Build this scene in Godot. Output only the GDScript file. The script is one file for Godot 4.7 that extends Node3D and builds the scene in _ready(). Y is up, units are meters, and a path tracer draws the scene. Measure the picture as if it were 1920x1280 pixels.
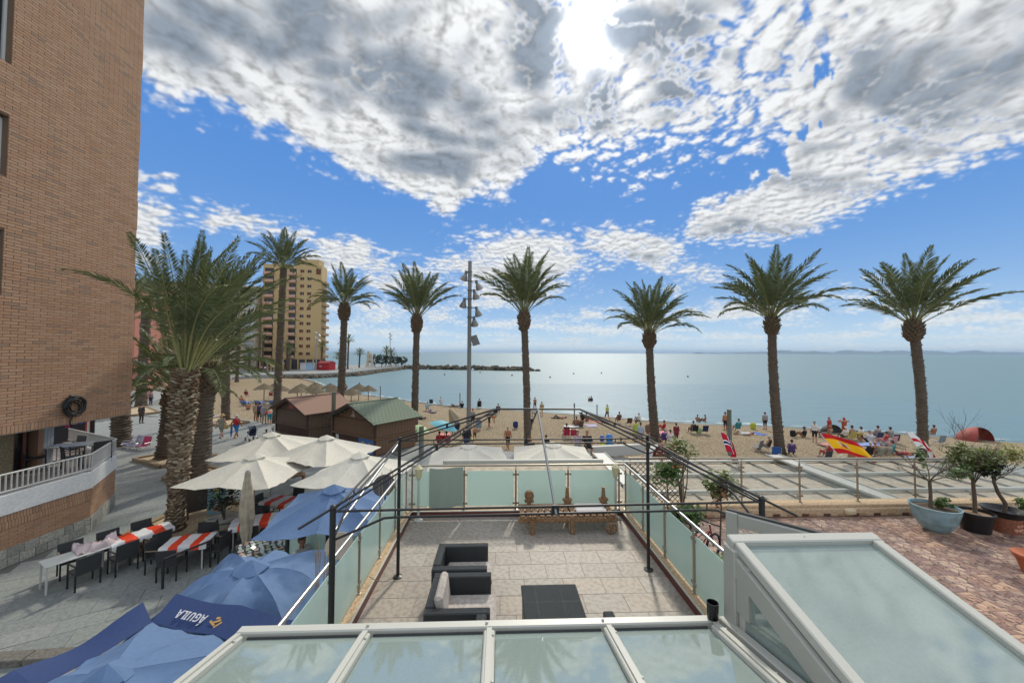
extends Node3D
# Beach promenade seen from a second-floor window. x right, y up, -z towards the sea; pavement at y = 0, roof terraces at 2.8, eye at 6.4.

const EYE := Vector3(0, 6.4, 0)
const TERRACE := 2.8
const SEA := -1.3
var rng := RandomNumberGenerator.new()
var names := {}
var mats := {}
var texs := {}


# ------------------------------------------------------------------ mesh collector
class Shape:
	var v := PackedVector3Array()
	var n := PackedVector3Array()
	var uv := PackedVector2Array()
	var c := PackedColorArray()
	var col := Color(1, 1, 1)
	var colored := false

	func tri(a: Vector3, b: Vector3, d: Vector3) -> void:  # counter-clockwise seen from outside
		var m := (b - a).cross(d - a).normalized()
		tri_n(a, b, d, m, m, m)

	func tri_n(a: Vector3, b: Vector3, d: Vector3, na: Vector3, nb: Vector3, nd: Vector3) -> void:
		v.append(a); v.append(d); v.append(b)
		n.append(na); n.append(nd); n.append(nb)
		uv.append(Vector2.ZERO); uv.append(Vector2.ZERO); uv.append(Vector2.ZERO)
		if colored:
			c.append(col); c.append(col); c.append(col)

	func quad(a: Vector3, b: Vector3, d: Vector3, e: Vector3) -> void:
		var m := (d - a).cross(e - b).normalized()
		tri_n(a, b, d, m, m, m)
		tri_n(a, d, e, m, m, m)
		var k := uv.size()
		uv[k - 6] = Vector2(0, 1); uv[k - 5] = Vector2(1, 0); uv[k - 4] = Vector2(1, 1)
		uv[k - 3] = Vector2(0, 1); uv[k - 2] = Vector2(0, 0); uv[k - 1] = Vector2(1, 0)

	func hexa(p: Array) -> void:  # eight corners: bottom 0-3 counter-clockwise from above, top 4-7
		quad(p[3], p[2], p[1], p[0]); quad(p[4], p[5], p[6], p[7])
		for i in 4:
			var j := (i + 1) % 4
			quad(p[i], p[j], p[4 + j], p[4 + i])

	func box(at: Vector3, size: Vector3, b := Basis.IDENTITY) -> void:
		var h := size / 2.0
		var p := []
		for y in [-h.y, h.y]:
			for q in [[-1, 1], [1, 1], [1, -1], [-1, -1]]:
				p.append(at + b * Vector3(h.x * q[0], y, h.z * q[1]))
		hexa(p)

	func bevel(at: Vector3, size: Vector3, r := 0.01, b := Basis.IDENTITY) -> void:  # a box with chamfered edges
		var h := size / 2.0
		r = minf(r, minf(h.x, minf(h.y, h.z)) * 0.9)
		for ax in 3:
			for s in [-1.0, 1.0]:
				var u := Vector3.ZERO; var w := Vector3.ZERO; var m := Vector3.ZERO
				m[ax] = s; u[(ax + 1) % 3] = 1; w[(ax + 2) % 3] = s
				var o := m * h[ax]
				var du := u * (h[(ax + 1) % 3] - r); var dw := w * (h[(ax + 2) % 3] - r)
				quad(at + b * (o - du - dw), at + b * (o + du - dw), at + b * (o + du + dw), at + b * (o - du + dw))
		for ax in 3:  # twelve edges
			var i := (ax + 1) % 3; var j := (ax + 2) % 3
			for s in [-1.0, 1.0]:
				for t in [-1.0, 1.0]:
					var lo := Vector3.ZERO; var hi := Vector3.ZERO
					lo[i] = s * h[i]; lo[j] = t * (h[j] - r); hi[i] = s * (h[i] - r); hi[j] = t * h[j]
					var e := Vector3.ZERO; e[ax] = h[ax] - r
					var a := lo - e; var d := lo + e; var f := hi + e; var g := hi - e
					if (d - a).cross(f - a).dot(lo + hi) > 0: quad(at + b * a, at + b * d, at + b * f, at + b * g)
					else: quad(at + b * g, at + b * f, at + b * d, at + b * a)
		for s in [-1.0, 1.0]:
			for t in [-1.0, 1.0]:
				for q in [-1.0, 1.0]:
					var a := Vector3(s * h.x, t * (h.y - r), q * (h.z - r)); var d := Vector3(s * (h.x - r), t * h.y, q * (h.z - r)); var e := Vector3(s * (h.x - r), t * (h.y - r), q * h.z)
					if s * t * q > 0: tri(at + b * a, at + b * d, at + b * e)
					else: tri(at + b * e, at + b * d, at + b * a)

	func tube(path: Array, radius, seg := 8, caps := true) -> void:  # radius: a number or one per point
		var rings := []
		var dirs := []
		var last := Vector3.ZERO
		for i in path.size():
			var d: Vector3 = ((path[mini(i + 1, path.size() - 1)] as Vector3) - (path[maxi(i - 1, 0)] as Vector3)).normalized()
			var ref := last
			if i == 0: ref = Vector3.RIGHT if absf(d.y) > 0.9 else Vector3.UP.cross(d)
			var x := (ref - d * ref.dot(d)).normalized()
			last = x
			var y := d.cross(x)
			var r: float = radius if not radius is Array else radius[i]
			var ring := []; var nr := []
			for k in seg:
				var a := TAU * k / seg
				var m := x * cos(a) + y * sin(a)
				nr.append(m); ring.append((path[i] as Vector3) + m * r)
			rings.append(ring); dirs.append(nr)
		for i in path.size() - 1:
			for k in seg:
				var j := (k + 1) % seg
				tri_n(rings[i][k], rings[i][j], rings[i + 1][j], dirs[i][k], dirs[i][j], dirs[i + 1][j])
				tri_n(rings[i][k], rings[i + 1][j], rings[i + 1][k], dirs[i][k], dirs[i + 1][j], dirs[i + 1][k])
		if caps:
			for k in range(1, seg - 1):
				tri(rings[0][0], rings[0][k + 1], rings[0][k])
				tri(rings[-1][0], rings[-1][k], rings[-1][k + 1])

	func lathe(prof: Array, seg := 20, x := Transform3D.IDENTITY) -> void:  # Vector2(radius, height), from the bottom up
		for i in prof.size() - 1:
			var p: Vector2 = prof[i]; var q: Vector2 = prof[i + 1]
			var t := (q - p).normalized()
			for k in seg:
				var a := TAU * k / seg; var e := TAU * (k + 1) / seg
				var ca := Vector3(cos(a), 0, -sin(a)); var ce := Vector3(cos(e), 0, -sin(e))
				var na := x.basis * (ca * t.y - Vector3(0, t.x, 0)); var ne := x.basis * (ce * t.y - Vector3(0, t.x, 0))
				var up := Vector3.UP
				var p0 := x * (ca * p.x + up * p.y); var p1 := x * (ce * p.x + up * p.y); var q1 := x * (ce * q.x + up * q.y); var q0 := x * (ca * q.x + up * q.y)
				if p.x > 0.0001: tri_n(p0, p1, q1, na, ne, ne)
				if q.x > 0.0001: tri_n(p0, q1, q0, na, ne, na)

	func ball(at: Vector3, r: Vector3, seg := 10, rings := 6) -> void:
		for i in rings:
			for k in seg:
				var q := []
				for s in [[i, k], [i, k + 1], [i + 1, k + 1], [i + 1, k]]:
					var la: float = PI * s[0] / rings - PI / 2; var lo: float = TAU * s[1] / seg
					q.append(Vector3(cos(la) * cos(lo), sin(la), -cos(la) * sin(lo)))
				if i > 0: tri_n(at + q[0] * r, at + q[1] * r, at + q[2] * r, (q[0] / r).normalized(), (q[1] / r).normalized(), (q[2] / r).normalized())
				if i < rings - 1: tri_n(at + q[0] * r, at + q[2] * r, at + q[3] * r, (q[0] / r).normalized(), (q[2] / r).normalized(), (q[3] / r).normalized())

	func grid(fn: Callable, nu: int, nv: int, thick := 0.0) -> void:  # fn(u, v) -> point; smooth; thick adds an underside
		var pts := []
		for j in nv + 1:
			for i in nu + 1:
				pts.append(fn.call(float(i) / nu, float(j) / nv))
		var w := nu + 1
		var nm := []
		for j in nv + 1:
			for i in nu + 1:
				var du: Vector3 = pts[j * w + mini(i + 1, nu)] - pts[j * w + maxi(i - 1, 0)]
				var dv: Vector3 = pts[mini(j + 1, nv) * w + i] - pts[maxi(j - 1, 0) * w + i]
				nm.append(du.cross(dv).normalized())
		for j in nv:
			for i in nu:
				var a := j * w + i; var b := a + 1; var d := b + w; var e := a + w
				tri_n(pts[a], pts[b], pts[d], nm[a], nm[b], nm[d]); tri_n(pts[a], pts[d], pts[e], nm[a], nm[d], nm[e])
				var k := uv.size()
				var ua := Vector2(float(i) / nu, float(j) / nv); var ub := ua + Vector2(1.0 / nu, 0); var ud := ua + Vector2(1.0 / nu, 1.0 / nv); var ue := ua + Vector2(0, 1.0 / nv)
				uv[k - 6] = ua; uv[k - 5] = ud; uv[k - 4] = ub; uv[k - 3] = ua; uv[k - 2] = ue; uv[k - 1] = ud
				if thick > 0:
					var oa: Vector3 = pts[a] - nm[a] * thick; var ob: Vector3 = pts[b] - nm[b] * thick; var od: Vector3 = pts[d] - nm[d] * thick; var oe: Vector3 = pts[e] - nm[e] * thick
					tri_n(oa, od, ob, -nm[a], -nm[d], -nm[b]); tri_n(oa, oe, od, -nm[a], -nm[e], -nm[d])

	func slab(poly: PackedVector2Array, y0: float, y1: float, chamfer := 0.0) -> void:  # a flat plate over an x-z outline, sides and top
		var ids := Geometry2D.triangulate_polygon(poly)
		var turn := 1.0 if Geometry2D.is_polygon_clockwise(poly) else -1.0
		var mid := Vector2.ZERO
		for p in poly: mid += p / poly.size()
		var top := PackedVector2Array()
		for p in poly: top.append(p + (mid - p).normalized() * chamfer * 1.4)
		for i in range(0, ids.size(), 3):
			var a := top[ids[i]]; var b := top[ids[i + 1]]; var d := top[ids[i + 2]]
			if (b - a).cross(d - a) > 0: var s := b; b = d; d = s
			tri(Vector3(a.x, y1, a.y), Vector3(b.x, y1, b.y), Vector3(d.x, y1, d.y))
		for i in poly.size():
			var j := (i + 1) % poly.size()
			var a := poly[i]; var b := poly[j]; var ta := top[i]; var tb := top[j]
			if turn > 0: a = poly[j]; b = poly[i]; ta = top[j]; tb = top[i]
			if chamfer > 0:
				quad(Vector3(a.x, y1 - chamfer, a.y), Vector3(b.x, y1 - chamfer, b.y), Vector3(tb.x, y1, tb.y), Vector3(ta.x, y1, ta.y))
			quad(Vector3(a.x, y0, a.y), Vector3(b.x, y0, b.y), Vector3(b.x, y1 - chamfer, b.y), Vector3(a.x, y1 - chamfer, a.y))

	func add(s: Shape, x: Transform3D) -> void:
		for i in s.v.size():
			v.append(x * s.v[i]); n.append((x.basis * s.n[i]).normalized()); uv.append(s.uv[i])
			if colored: c.append(s.c[i] if s.colored else col)

	func into(mesh: ArrayMesh) -> void:
		var a := []
		a.resize(Mesh.ARRAY_MAX)
		a[Mesh.ARRAY_VERTEX] = v; a[Mesh.ARRAY_NORMAL] = n; a[Mesh.ARRAY_TEX_UV] = uv
		if colored: a[Mesh.ARRAY_COLOR] = c
		mesh.add_surface_from_arrays(Mesh.PRIMITIVE_TRIANGLES, a)

	func mesh() -> ArrayMesh:
		var m := ArrayMesh.new()
		into(m)
		return m


# ------------------------------------------------------------------ scene tree helpers
func numbered(called: String) -> String:
	names[called] = names.get(called, -1) + 1
	return called if names[called] == 0 else "%s_%03d" % [called, names[called]]


func tag(o: Node3D, label: String, category := "", group := "") -> Node3D:
	o.set_meta("label", label)
	if category: o.set_meta("category", category)
	if group: o.set_meta("group", group)
	return o


func thing(called: String, label: String, category: String, at := Vector3.ZERO, turn := 0.0, group := "") -> Node3D:
	var o := Node3D.new()
	o.name = numbered(called)
	add_child(o)
	o.position = at
	o.rotation.y = turn
	return tag(o, label, category, group)


func obj(called: String, s, m: Material, parent: Node = null) -> MeshInstance3D:
	var o := MeshInstance3D.new()
	o.mesh = s.mesh() if s is Shape else s
	if m: o.material_override = m
	if parent == null:
		o.name = numbered(called)
		add_child(o)
	else:
		var k := 0
		var key := "%d/%s" % [parent.get_instance_id(), called]
		k = names.get(key, -1) + 1
		names[key] = k
		o.name = called if k == 0 else "%s_%03d" % [called, k]
		parent.add_child(o, true)
	return o


func struct(called: String, s, m: Material) -> MeshInstance3D:
	var o := obj(called, s, m)
	o.set_meta("kind", "structure")
	return o


func stuff(o: Node3D) -> Node3D:
	o.set_meta("kind", "stuff")
	return o


func copy(o: Node3D, label := "", at = null, turn = null) -> Node3D:
	var d: Node3D = o.duplicate()
	d.name = numbered(String(o.name).rstrip("0123456789").rstrip("_"))
	add_child(d)
	if label: d.set_meta("label", label)
	if at != null: d.position = at
	if turn != null: d.rotation.y = turn
	return d


# ------------------------------------------------------------------ materials
func lin(r: float, g: float, b: float, a := 1.0) -> Color:  # a real-world (linear) colour
	var c := Color(r, g, b).linear_to_srgb()
	return Color(c.r, c.g, c.b, a)


func noise_tex(key: String, freq: float, stops: Array, octaves := 4, normal := 0.0, size := 512, kind := FastNoiseLite.TYPE_SIMPLEX_SMOOTH) -> Texture2D:
	if texs.has(key): return texs[key]
	var f := FastNoiseLite.new()
	f.seed = key.hash() & 0xffff
	f.noise_type = kind
	f.frequency = freq
	f.fractal_octaves = octaves
	f.fractal_type = FastNoiseLite.FRACTAL_FBM
	var im := f.get_seamless_image(size, size, false, false, 0.12, true)
	if normal > 0:
		im.bump_map_to_normal_map(normal)
	else:
		im.convert(Image.FORMAT_RGB8)
		var ramp := Gradient.new()
		ramp.offsets = PackedFloat32Array(); ramp.colors = PackedColorArray()
		var offs := PackedFloat32Array(); var cols := PackedColorArray()
		for i in stops.size():
			offs.append(stops[i][0]); cols.append(stops[i][1])
		ramp.offsets = offs; ramp.colors = cols
		var lut := []
		for i in 256: lut.append(ramp.sample(i / 255.0))
		var data := im.get_data()
		for i in range(0, data.size(), 3):
			var q: Color = lut[data[i]]
			data[i] = int(q.r * 255); data[i + 1] = int(q.g * 255); data[i + 2] = int(q.b * 255)
		im = Image.create_from_data(size, size, false, Image.FORMAT_RGB8, data)
	texs[key] = ImageTexture.create_from_image(im)
	return texs[key]


func mat(key: String, c := Color.WHITE, rough := 0.7, metal := 0.0) -> StandardMaterial3D:
	if mats.has(key): return mats[key]
	var m := StandardMaterial3D.new()
	m.albedo_color = c
	m.roughness = rough
	m.metallic = metal
	mats[key] = m
	return m


func tri_mat(key: String, c: Color, rough: float, tex: Texture2D, scale: float, bump: Texture2D = null, bump_by := 1.0, world := true) -> StandardMaterial3D:
	if mats.has(key): return mats[key]
	var m := mat(key, c, rough)
	m.albedo_texture = tex
	m.uv1_triplanar = true
	m.uv1_world_triplanar = world
	m.uv1_scale = Vector3.ONE * scale
	if bump:
		m.normal_enabled = true
		m.normal_texture = bump
		m.normal_scale = bump_by
	return m


func mottle(key: String, amount: float, freq := 0.02) -> Texture2D:  # grey grain and patches to multiply a colour with
	var lo := 1.0 - amount
	return noise_tex("mottle_" + key, freq, [[0.0, Color(lo, lo, lo)], [0.5, Color(1 - amount * 0.4, 1 - amount * 0.4, 1 - amount * 0.45)], [1.0, Color(1, 1, 1)]], 5)


func rnd(a: float, b: float) -> float:
	return rng.randf_range(a, b)


func turned(x: float, y: float, z: float) -> Basis:
	return Basis.from_euler(Vector3(x, y, z))


# ------------------------------------------------------------------ sky
var n_big := FastNoiseLite.new()
var n_mid := FastNoiseLite.new()
var n_puff := FastNoiseLite.new()
var n_soft := FastNoiseLite.new()
var dark_parts := [[0.51, 0.735, 0.075, 0.09, 1.0], [0.29, 0.71, 0.045, 0.09, 0.95], [0.44, 0.9, 0.2, 0.09, 0.95], [0.1, 0.86, 0.085, 0.17, 1.0], [-0.03, 0.62, 0.16, 0.1, 0.7], [-0.3, 0.74, 0.3, 0.12, 0.85], [-0.65, 0.86, 0.4, 0.12, 0.85], [-0.15, 0.52, 0.2, 0.05, 0.6], [0.75, 0.34, 0.26, 0.035, 0.9], [0.34, 0.255, 0.1, 0.03, 0.8], [1.25, 0.78, 0.35, 0.12, 0.8], [1.05, 0.47, 0.4, 0.04, 0.85], [1.2, 0.58, 0.3, 0.03, 0.7], [0.95, 0.66, 0.1, 0.05, 0.55], [0.05, 0.2, 0.12, 0.03, 0.6], [0.2, 0.15, 0.05, 0.02, 0.5]]
var n_streak := FastNoiseLite.new()
var sun_to := Vector3(0.1875, 0.655, -0.732).normalized()
# outlines of the cloud banks, as (tangent of the bearing, tangent of the height) pairs along their lower edges
var bank_left := [Vector2(-3, 0.95), Vector2(-0.96, 0.71), Vector2(-0.76, 0.635), Vector2(-0.59, 0.57), Vector2(-0.447, 0.49), Vector2(-0.304, 0.425), Vector2(-0.19, 0.39), Vector2(-0.076, 0.39), Vector2(0.04, 0.44), Vector2(0.11, 0.50), Vector2(0.2, 0.53), Vector2(0.6, 0.7), Vector2(3, 1.2)]
var bank_right := [Vector2(0.45, 0.6), Vector2(0.48, 0.34), Vector2(0.56, 0.28), Vector2(0.67, 0.28), Vector2(0.81, 0.315), Vector2(0.95, 0.365), Vector2(1.10, 0.42), Vector2(1.24, 0.465), Vector2(1.41, 0.535), Vector2(1.67, 0.63), Vector2(4, 1.3)]
var bank_right_top := [Vector2(0.45, 0.34), Vector2(0.6, 0.395), Vector2(0.7, 0.43), Vector2(0.78, 0.49), Vector2(0.84, 0.57), Vector2(0.86, 0.73), Vector2(0.9, 0.86), Vector2(0.94, 3), Vector2(5, 4)]
var broken := [Vector2(-0.2, 2), Vector2(0.0, 0.53), Vector2(0.1, 0.49), Vector2(0.24, 0.43), Vector2(0.36, 0.37), Vector2(0.45, 0.4), Vector2(0.6, 0.47), Vector2(0.74, 0.52), Vector2(0.87, 0.59), Vector2(1.0, 2)]
var low_clouds := [[0.04, 0.245, 0.2, 0.09, 0.0, 0.9], [0.0, 0.17, 0.22, 0.05, -0.1, 0.75], [0.36, 0.285, 0.15, 0.065, -0.1, 0.95], [-0.42, 0.265, 0.2, 0.045, -0.22, 0.85], [-0.65, 0.33, 0.17, 0.03, -0.25, 0.75], [-0.95, 0.33, 0.1, 0.1, 0.0, 0.8], [-0.93, 0.44, 0.06, 0.03, 0.0, 0.7], [-0.25, 0.19, 0.22, 0.05, -0.15, 0.78], [0.1, 0.33, 0.05, 0.012, 0.0, 0.62], [1.0, 0.17, 0.3, 0.04, 0.1, 0.66], [0.5, 0.2, 0.12, 0.03, 0.1, 0.64], [0.7, 0.115, 0.3, 0.03, 0.03, 0.8], [1.3, 0.1, 0.4, 0.045, 0.02, 0.78], [0.2, 0.09, 0.3, 0.02, 0.0, 0.68], [-0.3, 0.02, 0.4, 0.015, 0.0, 0.55], [-0.36, 0.13, 0.1, 0.012, 0.0, 0.7], [-0.3, 0.105, 0.2, 0.01, 0.02, 0.7], [0.9, 0.05, 0.8, 0.02, 0.0, 0.62]]


func along(line: Array, x: float) -> float:
	for i in line.size() - 1:
		var a: Vector2 = line[i]; var b: Vector2 = line[i + 1]
		if x <= b.x or i == line.size() - 2:
			return lerpf(a.y, b.y, clampf((x - a.x) / (b.x - a.x), 0, 1))
	return 0.0


func heap(q: Vector2) -> float:  # rounded cloud heaps, large and small
	return -0.5 + 1.5 * absf(n_puff.get_noise_2d(q.x * 100, q.y * 100)) + 0.7 * absf(n_puff.get_noise_2d(q.x * 270 + 70, q.y * 270)) + 0.22 * n_puff.get_noise_2d(q.x * 700, q.y * 700 + 90)


func sky_color(d: Vector3) -> Color:
	var h := maxf(d.y, 0.0)
	var apart := rad_to_deg(d.angle_to(sun_to))
	# clear air
	var e := rad_to_deg(asin(clampf(d.y, 0, 1)))
	var air := Vector3(0.066, 0.205, 0.55).lerp(Vector3(0.125, 0.32, 0.66), exp(-e / 16.0)).lerp(Vector3(0.50, 0.67, 0.77), exp(-e / 6.5))
	air += Vector3(0.2, 0.2, 0.18) * exp(-apart / 7.0)
	# where the banks lie
	var cover := 0.74
	var broke := 0.0
	var bank := 0.3
	var front := clampf((-d.z - 0.25) * 6.0, 0, 1)
	var tx := 0.0
	var ty := 0.0
	if front > 0:
		tx = d.x / -d.z; ty = d.y / -d.z
		var c := smoothstep(-0.11, 0.13, ty - along(bank_left, tx) + n_mid.get_noise_2d(tx * 500, ty * 500) * 0.07) * 1.08
		if tx > 0.1: c *= 1.0 - 0.35 * smoothstep(0.1, 0.2, tx)
		var r := smoothstep(-0.07, 0.09, ty - along(bank_right, tx)) * smoothstep(-0.12, 0.04, along(bank_right_top, tx + n_mid.get_noise_2d(tx * 900 + 50, ty * 500) * 0.16) - ty) * smoothstep(0.44, 0.52, tx)
		c = maxf(c, r * 0.93)
		bank = r
		broke = smoothstep(-0.05, 0.1, ty - along(broken, tx)) * (1.0 - smoothstep(0.84, 0.95, tx))
		c = maxf(c, broke * lerpf(0.52, 0.86, smoothstep(0.42, 0.75, ty)))
		var rx := tx + n_mid.get_noise_2d(tx * 700, ty * 1600) * 0.09; var ry := ty + n_mid.get_noise_2d(tx * 800 + 300, ty * 1800) * 0.035
		for q in low_clouds:
			var x: float = rx - q[0]; var y: float = ry - q[1] - q[4] * x
			var k: float = x * x / (q[2] * q[2]) + y * y / (q[3] * q[3])
			if k < 2.2: c = maxf(c, q[5] * exp(-k * 0.55))
		c = maxf(c, 0.56 * smoothstep(0.28, 0.06, ty))
		cover = lerpf(cover, c, front)
	# the cloud layer itself
	var p := Vector2(d.x, d.z) / (h + 0.1)
	var warp := Vector2(n_mid.get_noise_2d(p.x * 130, p.y * 130), n_mid.get_noise_2d(p.x * 130 + 400, p.y * 130)) * 0.035
	var q := p + warp
	var a := n_big.get_noise_2d(q.x * 100, q.y * 100)
	var s := Vector2(sun_to.x, sun_to.z) / (sun_to.y + 0.1)
	var to := (s - p).normalized() * 0.06
	var cells := maxf(broke, bank * 0.8)
	var puff := heap(q)
	var lit := heap(q + to * 0.55) - puff
	var soft := n_soft.get_noise_2d(q.x * 100, q.y * 100)
	var f := cover + a * 0.40 + puff * lerpf(0.26, 0.55, cells)
	if d.y < 0.25:
		f += n_streak.get_noise_2d(atan2(d.x, -d.z) * 90, d.y * 1300) * 0.34 * (1.0 - d.y * 4.0)
	var dens := smoothstep(0.44, 0.84, f)
	var deep := 0.0
	if front > 0:
		for k in dark_parts:
			var x: float = (tx - k[0]) / k[2]; var y: float = (ty - k[1]) / k[3]
			if x * x + y * y < 5.0: deep = maxf(deep, k[4] * exp(-x * x - y * y))
	else:
		deep = 0.2
	var thick := smoothstep(0.2, 0.95, deep * 1.0 + (f - 0.95) * 0.3 + soft * 0.5 + n_mid.get_noise_2d(p.x * 110 + 90, p.y * 110) * 0.5 + 0.12) * smoothstep(0.7, 1.0, f)
	var bright := 0.62 + 0.16 * exp(-apart / 16.0) + 2.2 * exp(-pow(apart / 2.4, 2.0)) + 0.25 * exp(-pow(apart / 6.0, 2.0))
	if front < 1: bright *= lerpf(1.45, 1.0, front)  # sunlit side of the clouds, behind the viewer
	var grey := Vector3(0.20, 0.24, 0.295) * (1.0 + 0.9 * exp(-pow(apart / 5.0, 2.0)))
	var shade := clampf(1.0 - lit * 0.42 + puff * 0.14, 0.55, 1.2)
	var cloud := (Vector3(0.965, 0.985, 1.0) * bright).lerp(grey, thick * 0.95) * lerpf(shade, 1.0, thick * 0.45)
	if d.y < 0.16: cloud = cloud.lerp(Vector3(0.62, 0.69, 0.74), (1.0 - d.y / 0.16) * 0.75)
	air += Vector3(1, 0.97, 0.9) * 1.2 * exp(-pow(apart / 2.6, 2.0))
	var out := air.lerp(cloud, dens)
	out = out.lerp(Vector3(0.60, 0.69, 0.73), exp(-e / 2.2) * 0.75)
	if d.y < 0: out = out.lerp(Vector3(0.22, 0.26, 0.28), clampf(-d.y * 8.0, 0, 1))
	return Color(out.x, out.y, out.z)


func sky_part(width: int, height: int, x0: int, x1: int, y0: int, y1: int) -> Image:
	var rows := []
	rows.resize(y1 - y0)
	var job := func(row: int) -> void:
		var data := PackedFloat32Array()
		data.resize((x1 - x0) * 3)
		var la := PI * (0.5 - (row + y0 + 0.5) / height)
		var k := 0
		for x in range(x0, x1):
			var lo := TAU * (x + 0.5) / width
			var c := sky_color(Vector3(sin(lo) * cos(la), sin(la), -cos(lo) * cos(la)))
			data[k] = c.r; data[k + 1] = c.g; data[k + 2] = c.b
			k += 3
		rows[row] = data
	WorkerThreadPool.wait_for_group_task_completion(WorkerThreadPool.add_group_task(job, y1 - y0))
	var all := PackedFloat32Array()
	for r in rows: all.append_array(r)
	return Image.create_from_data(x1 - x0, y1 - y0, false, Image.FORMAT_RGBF, all.to_byte_array())


func make_sky() -> Texture2D:
	n_big.seed = 11; n_big.frequency = 0.011; n_big.fractal_octaves = 6; n_big.fractal_gain = 0.55
	n_mid.seed = 5; n_mid.frequency = 0.012; n_mid.fractal_octaves = 4
	n_puff.seed = 23; n_puff.noise_type = FastNoiseLite.TYPE_SIMPLEX_SMOOTH; n_puff.frequency = 0.068; n_puff.fractal_octaves = 2; n_puff.fractal_gain = 0.4
	n_soft.seed = 31; n_soft.frequency = 0.04; n_soft.fractal_octaves = 2
	n_streak.seed = 8; n_streak.frequency = 0.02; n_streak.fractal_octaves = 4
	var w := 3072; var h := 1536
	var im := sky_part(512, 256, 0, 512, 0, 256)
	im.resize(w, h, Image.INTERPOLATE_BILINEAR)
	var top := int(h * (0.5 - 50.0 / 180)); var low := int(h * (0.5 + 1.0 / 180))
	var side := int(w * 60.0 / 360)
	# the half of the sky over the sea, finely
	im.blit_rect(sky_part(w, h, 0, side, top, low), Rect2i(0, 0, side, low - top), Vector2i(0, top))
	im.blit_rect(sky_part(w, h, w - side, w, top, low), Rect2i(0, 0, side, low - top), Vector2i(w - side, top))
	return ImageTexture.create_from_image(im)


func set_stage() -> void:
	var cam := Camera3D.new()
	cam.name = "camera"
	cam.position = EYE
	cam.fov = 84.95
	cam.near = 0.05
	cam.far = 60000
	add_child(cam)
	cam.basis = Basis(Vector3.UP, -atan(27.0 / 700.0)) * Basis(Vector3.RIGHT, atan(21.0 / 700.0)) * Basis(Vector3.BACK, deg_to_rad(0.24))
	var env := Environment.new()
	env.background_mode = Environment.BG_SKY
	var sky := Sky.new()
	var pm := PanoramaSkyMaterial.new()
	pm.panorama = make_sky()
	sky.sky_material = pm
	env.sky = sky
	env.tonemap_mode = Environment.TONE_MAPPER_LINEAR
	env.tonemap_exposure = 1.22
	env.sdfgi_enabled = true; env.ssao_enabled = true; env.ssil_enabled = true
	env.fog_enabled = true
	env.fog_density = 0.00004
	env.fog_light_color = Color(0.62, 0.72, 0.82)
	var we := WorldEnvironment.new()
	we.name = "environment"
	we.environment = env
	add_child(we)
	var sun := DirectionalLight3D.new()
	sun.name = "sun"
	sun.light_energy = 0.72
	sun.light_color = Color(1.0, 0.965, 0.9)
	sun.light_angular_distance = 4.0
	sun.shadow_enabled = true
	add_child(sun)
	sun.basis = Basis.looking_at(-sun_to, Vector3.UP)


# ------------------------------------------------------------------ sea, sand, pavement, far coast
var shore := [Vector2(120, -8), Vector2(60, -25), Vector2(46, -31.8), Vector2(40, -35), Vector2(30, -39), Vector2(18.5, -41.8), Vector2(12.7, -46), Vector2(4.8, -49.6), Vector2(-6.2, -53.6), Vector2(-16, -62), Vector2(-22, -67), Vector2(-31, -75), Vector2(-49, -101), Vector2(-57, -111), Vector2(-75, -112), Vector2(-100, -112)]
var edge := PackedVector2Array([Vector2(60, -17.5), Vector2(30, -20.5), Vector2(10, -22.5), Vector2(-3, -25.3), Vector2(-14, -31), Vector2(-30, -40), Vector2(-43, -47.5), Vector2(-58, -75), Vector2(-67, -97), Vector2(-64, -110), Vector2(-54, -112), Vector2(-47, -122), Vector2(-46, -150), Vector2(-43, -179), Vector2(-47, -186), Vector2(-90, -190), Vector2(-260, -190), Vector2(-260, 14), Vector2(60, 14)])


func from_shore(p: Vector2) -> float:
	var best := 1e9
	var side := 1.0
	for i in shore.size() - 1:
		var a: Vector2 = shore[i]; var b: Vector2 = shore[i + 1]
		var q := Geometry2D.get_closest_point_to_segment(p, a, b)
		var d := p.distance_to(q)
		if d < best - 1e-6:
			best = d
			side = 1.0 if (b - a).cross(p - a) < 0 else -1.0
	return best * side


func sand_y(x: float, z: float) -> float:
	return SEA + clampf(0.05 * from_shore(Vector2(x, z)), -1.5, 0.5)


func on_sand(x: float, z: float) -> Vector3:
	return Vector3(x, sand_y(x, z), z)


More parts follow.
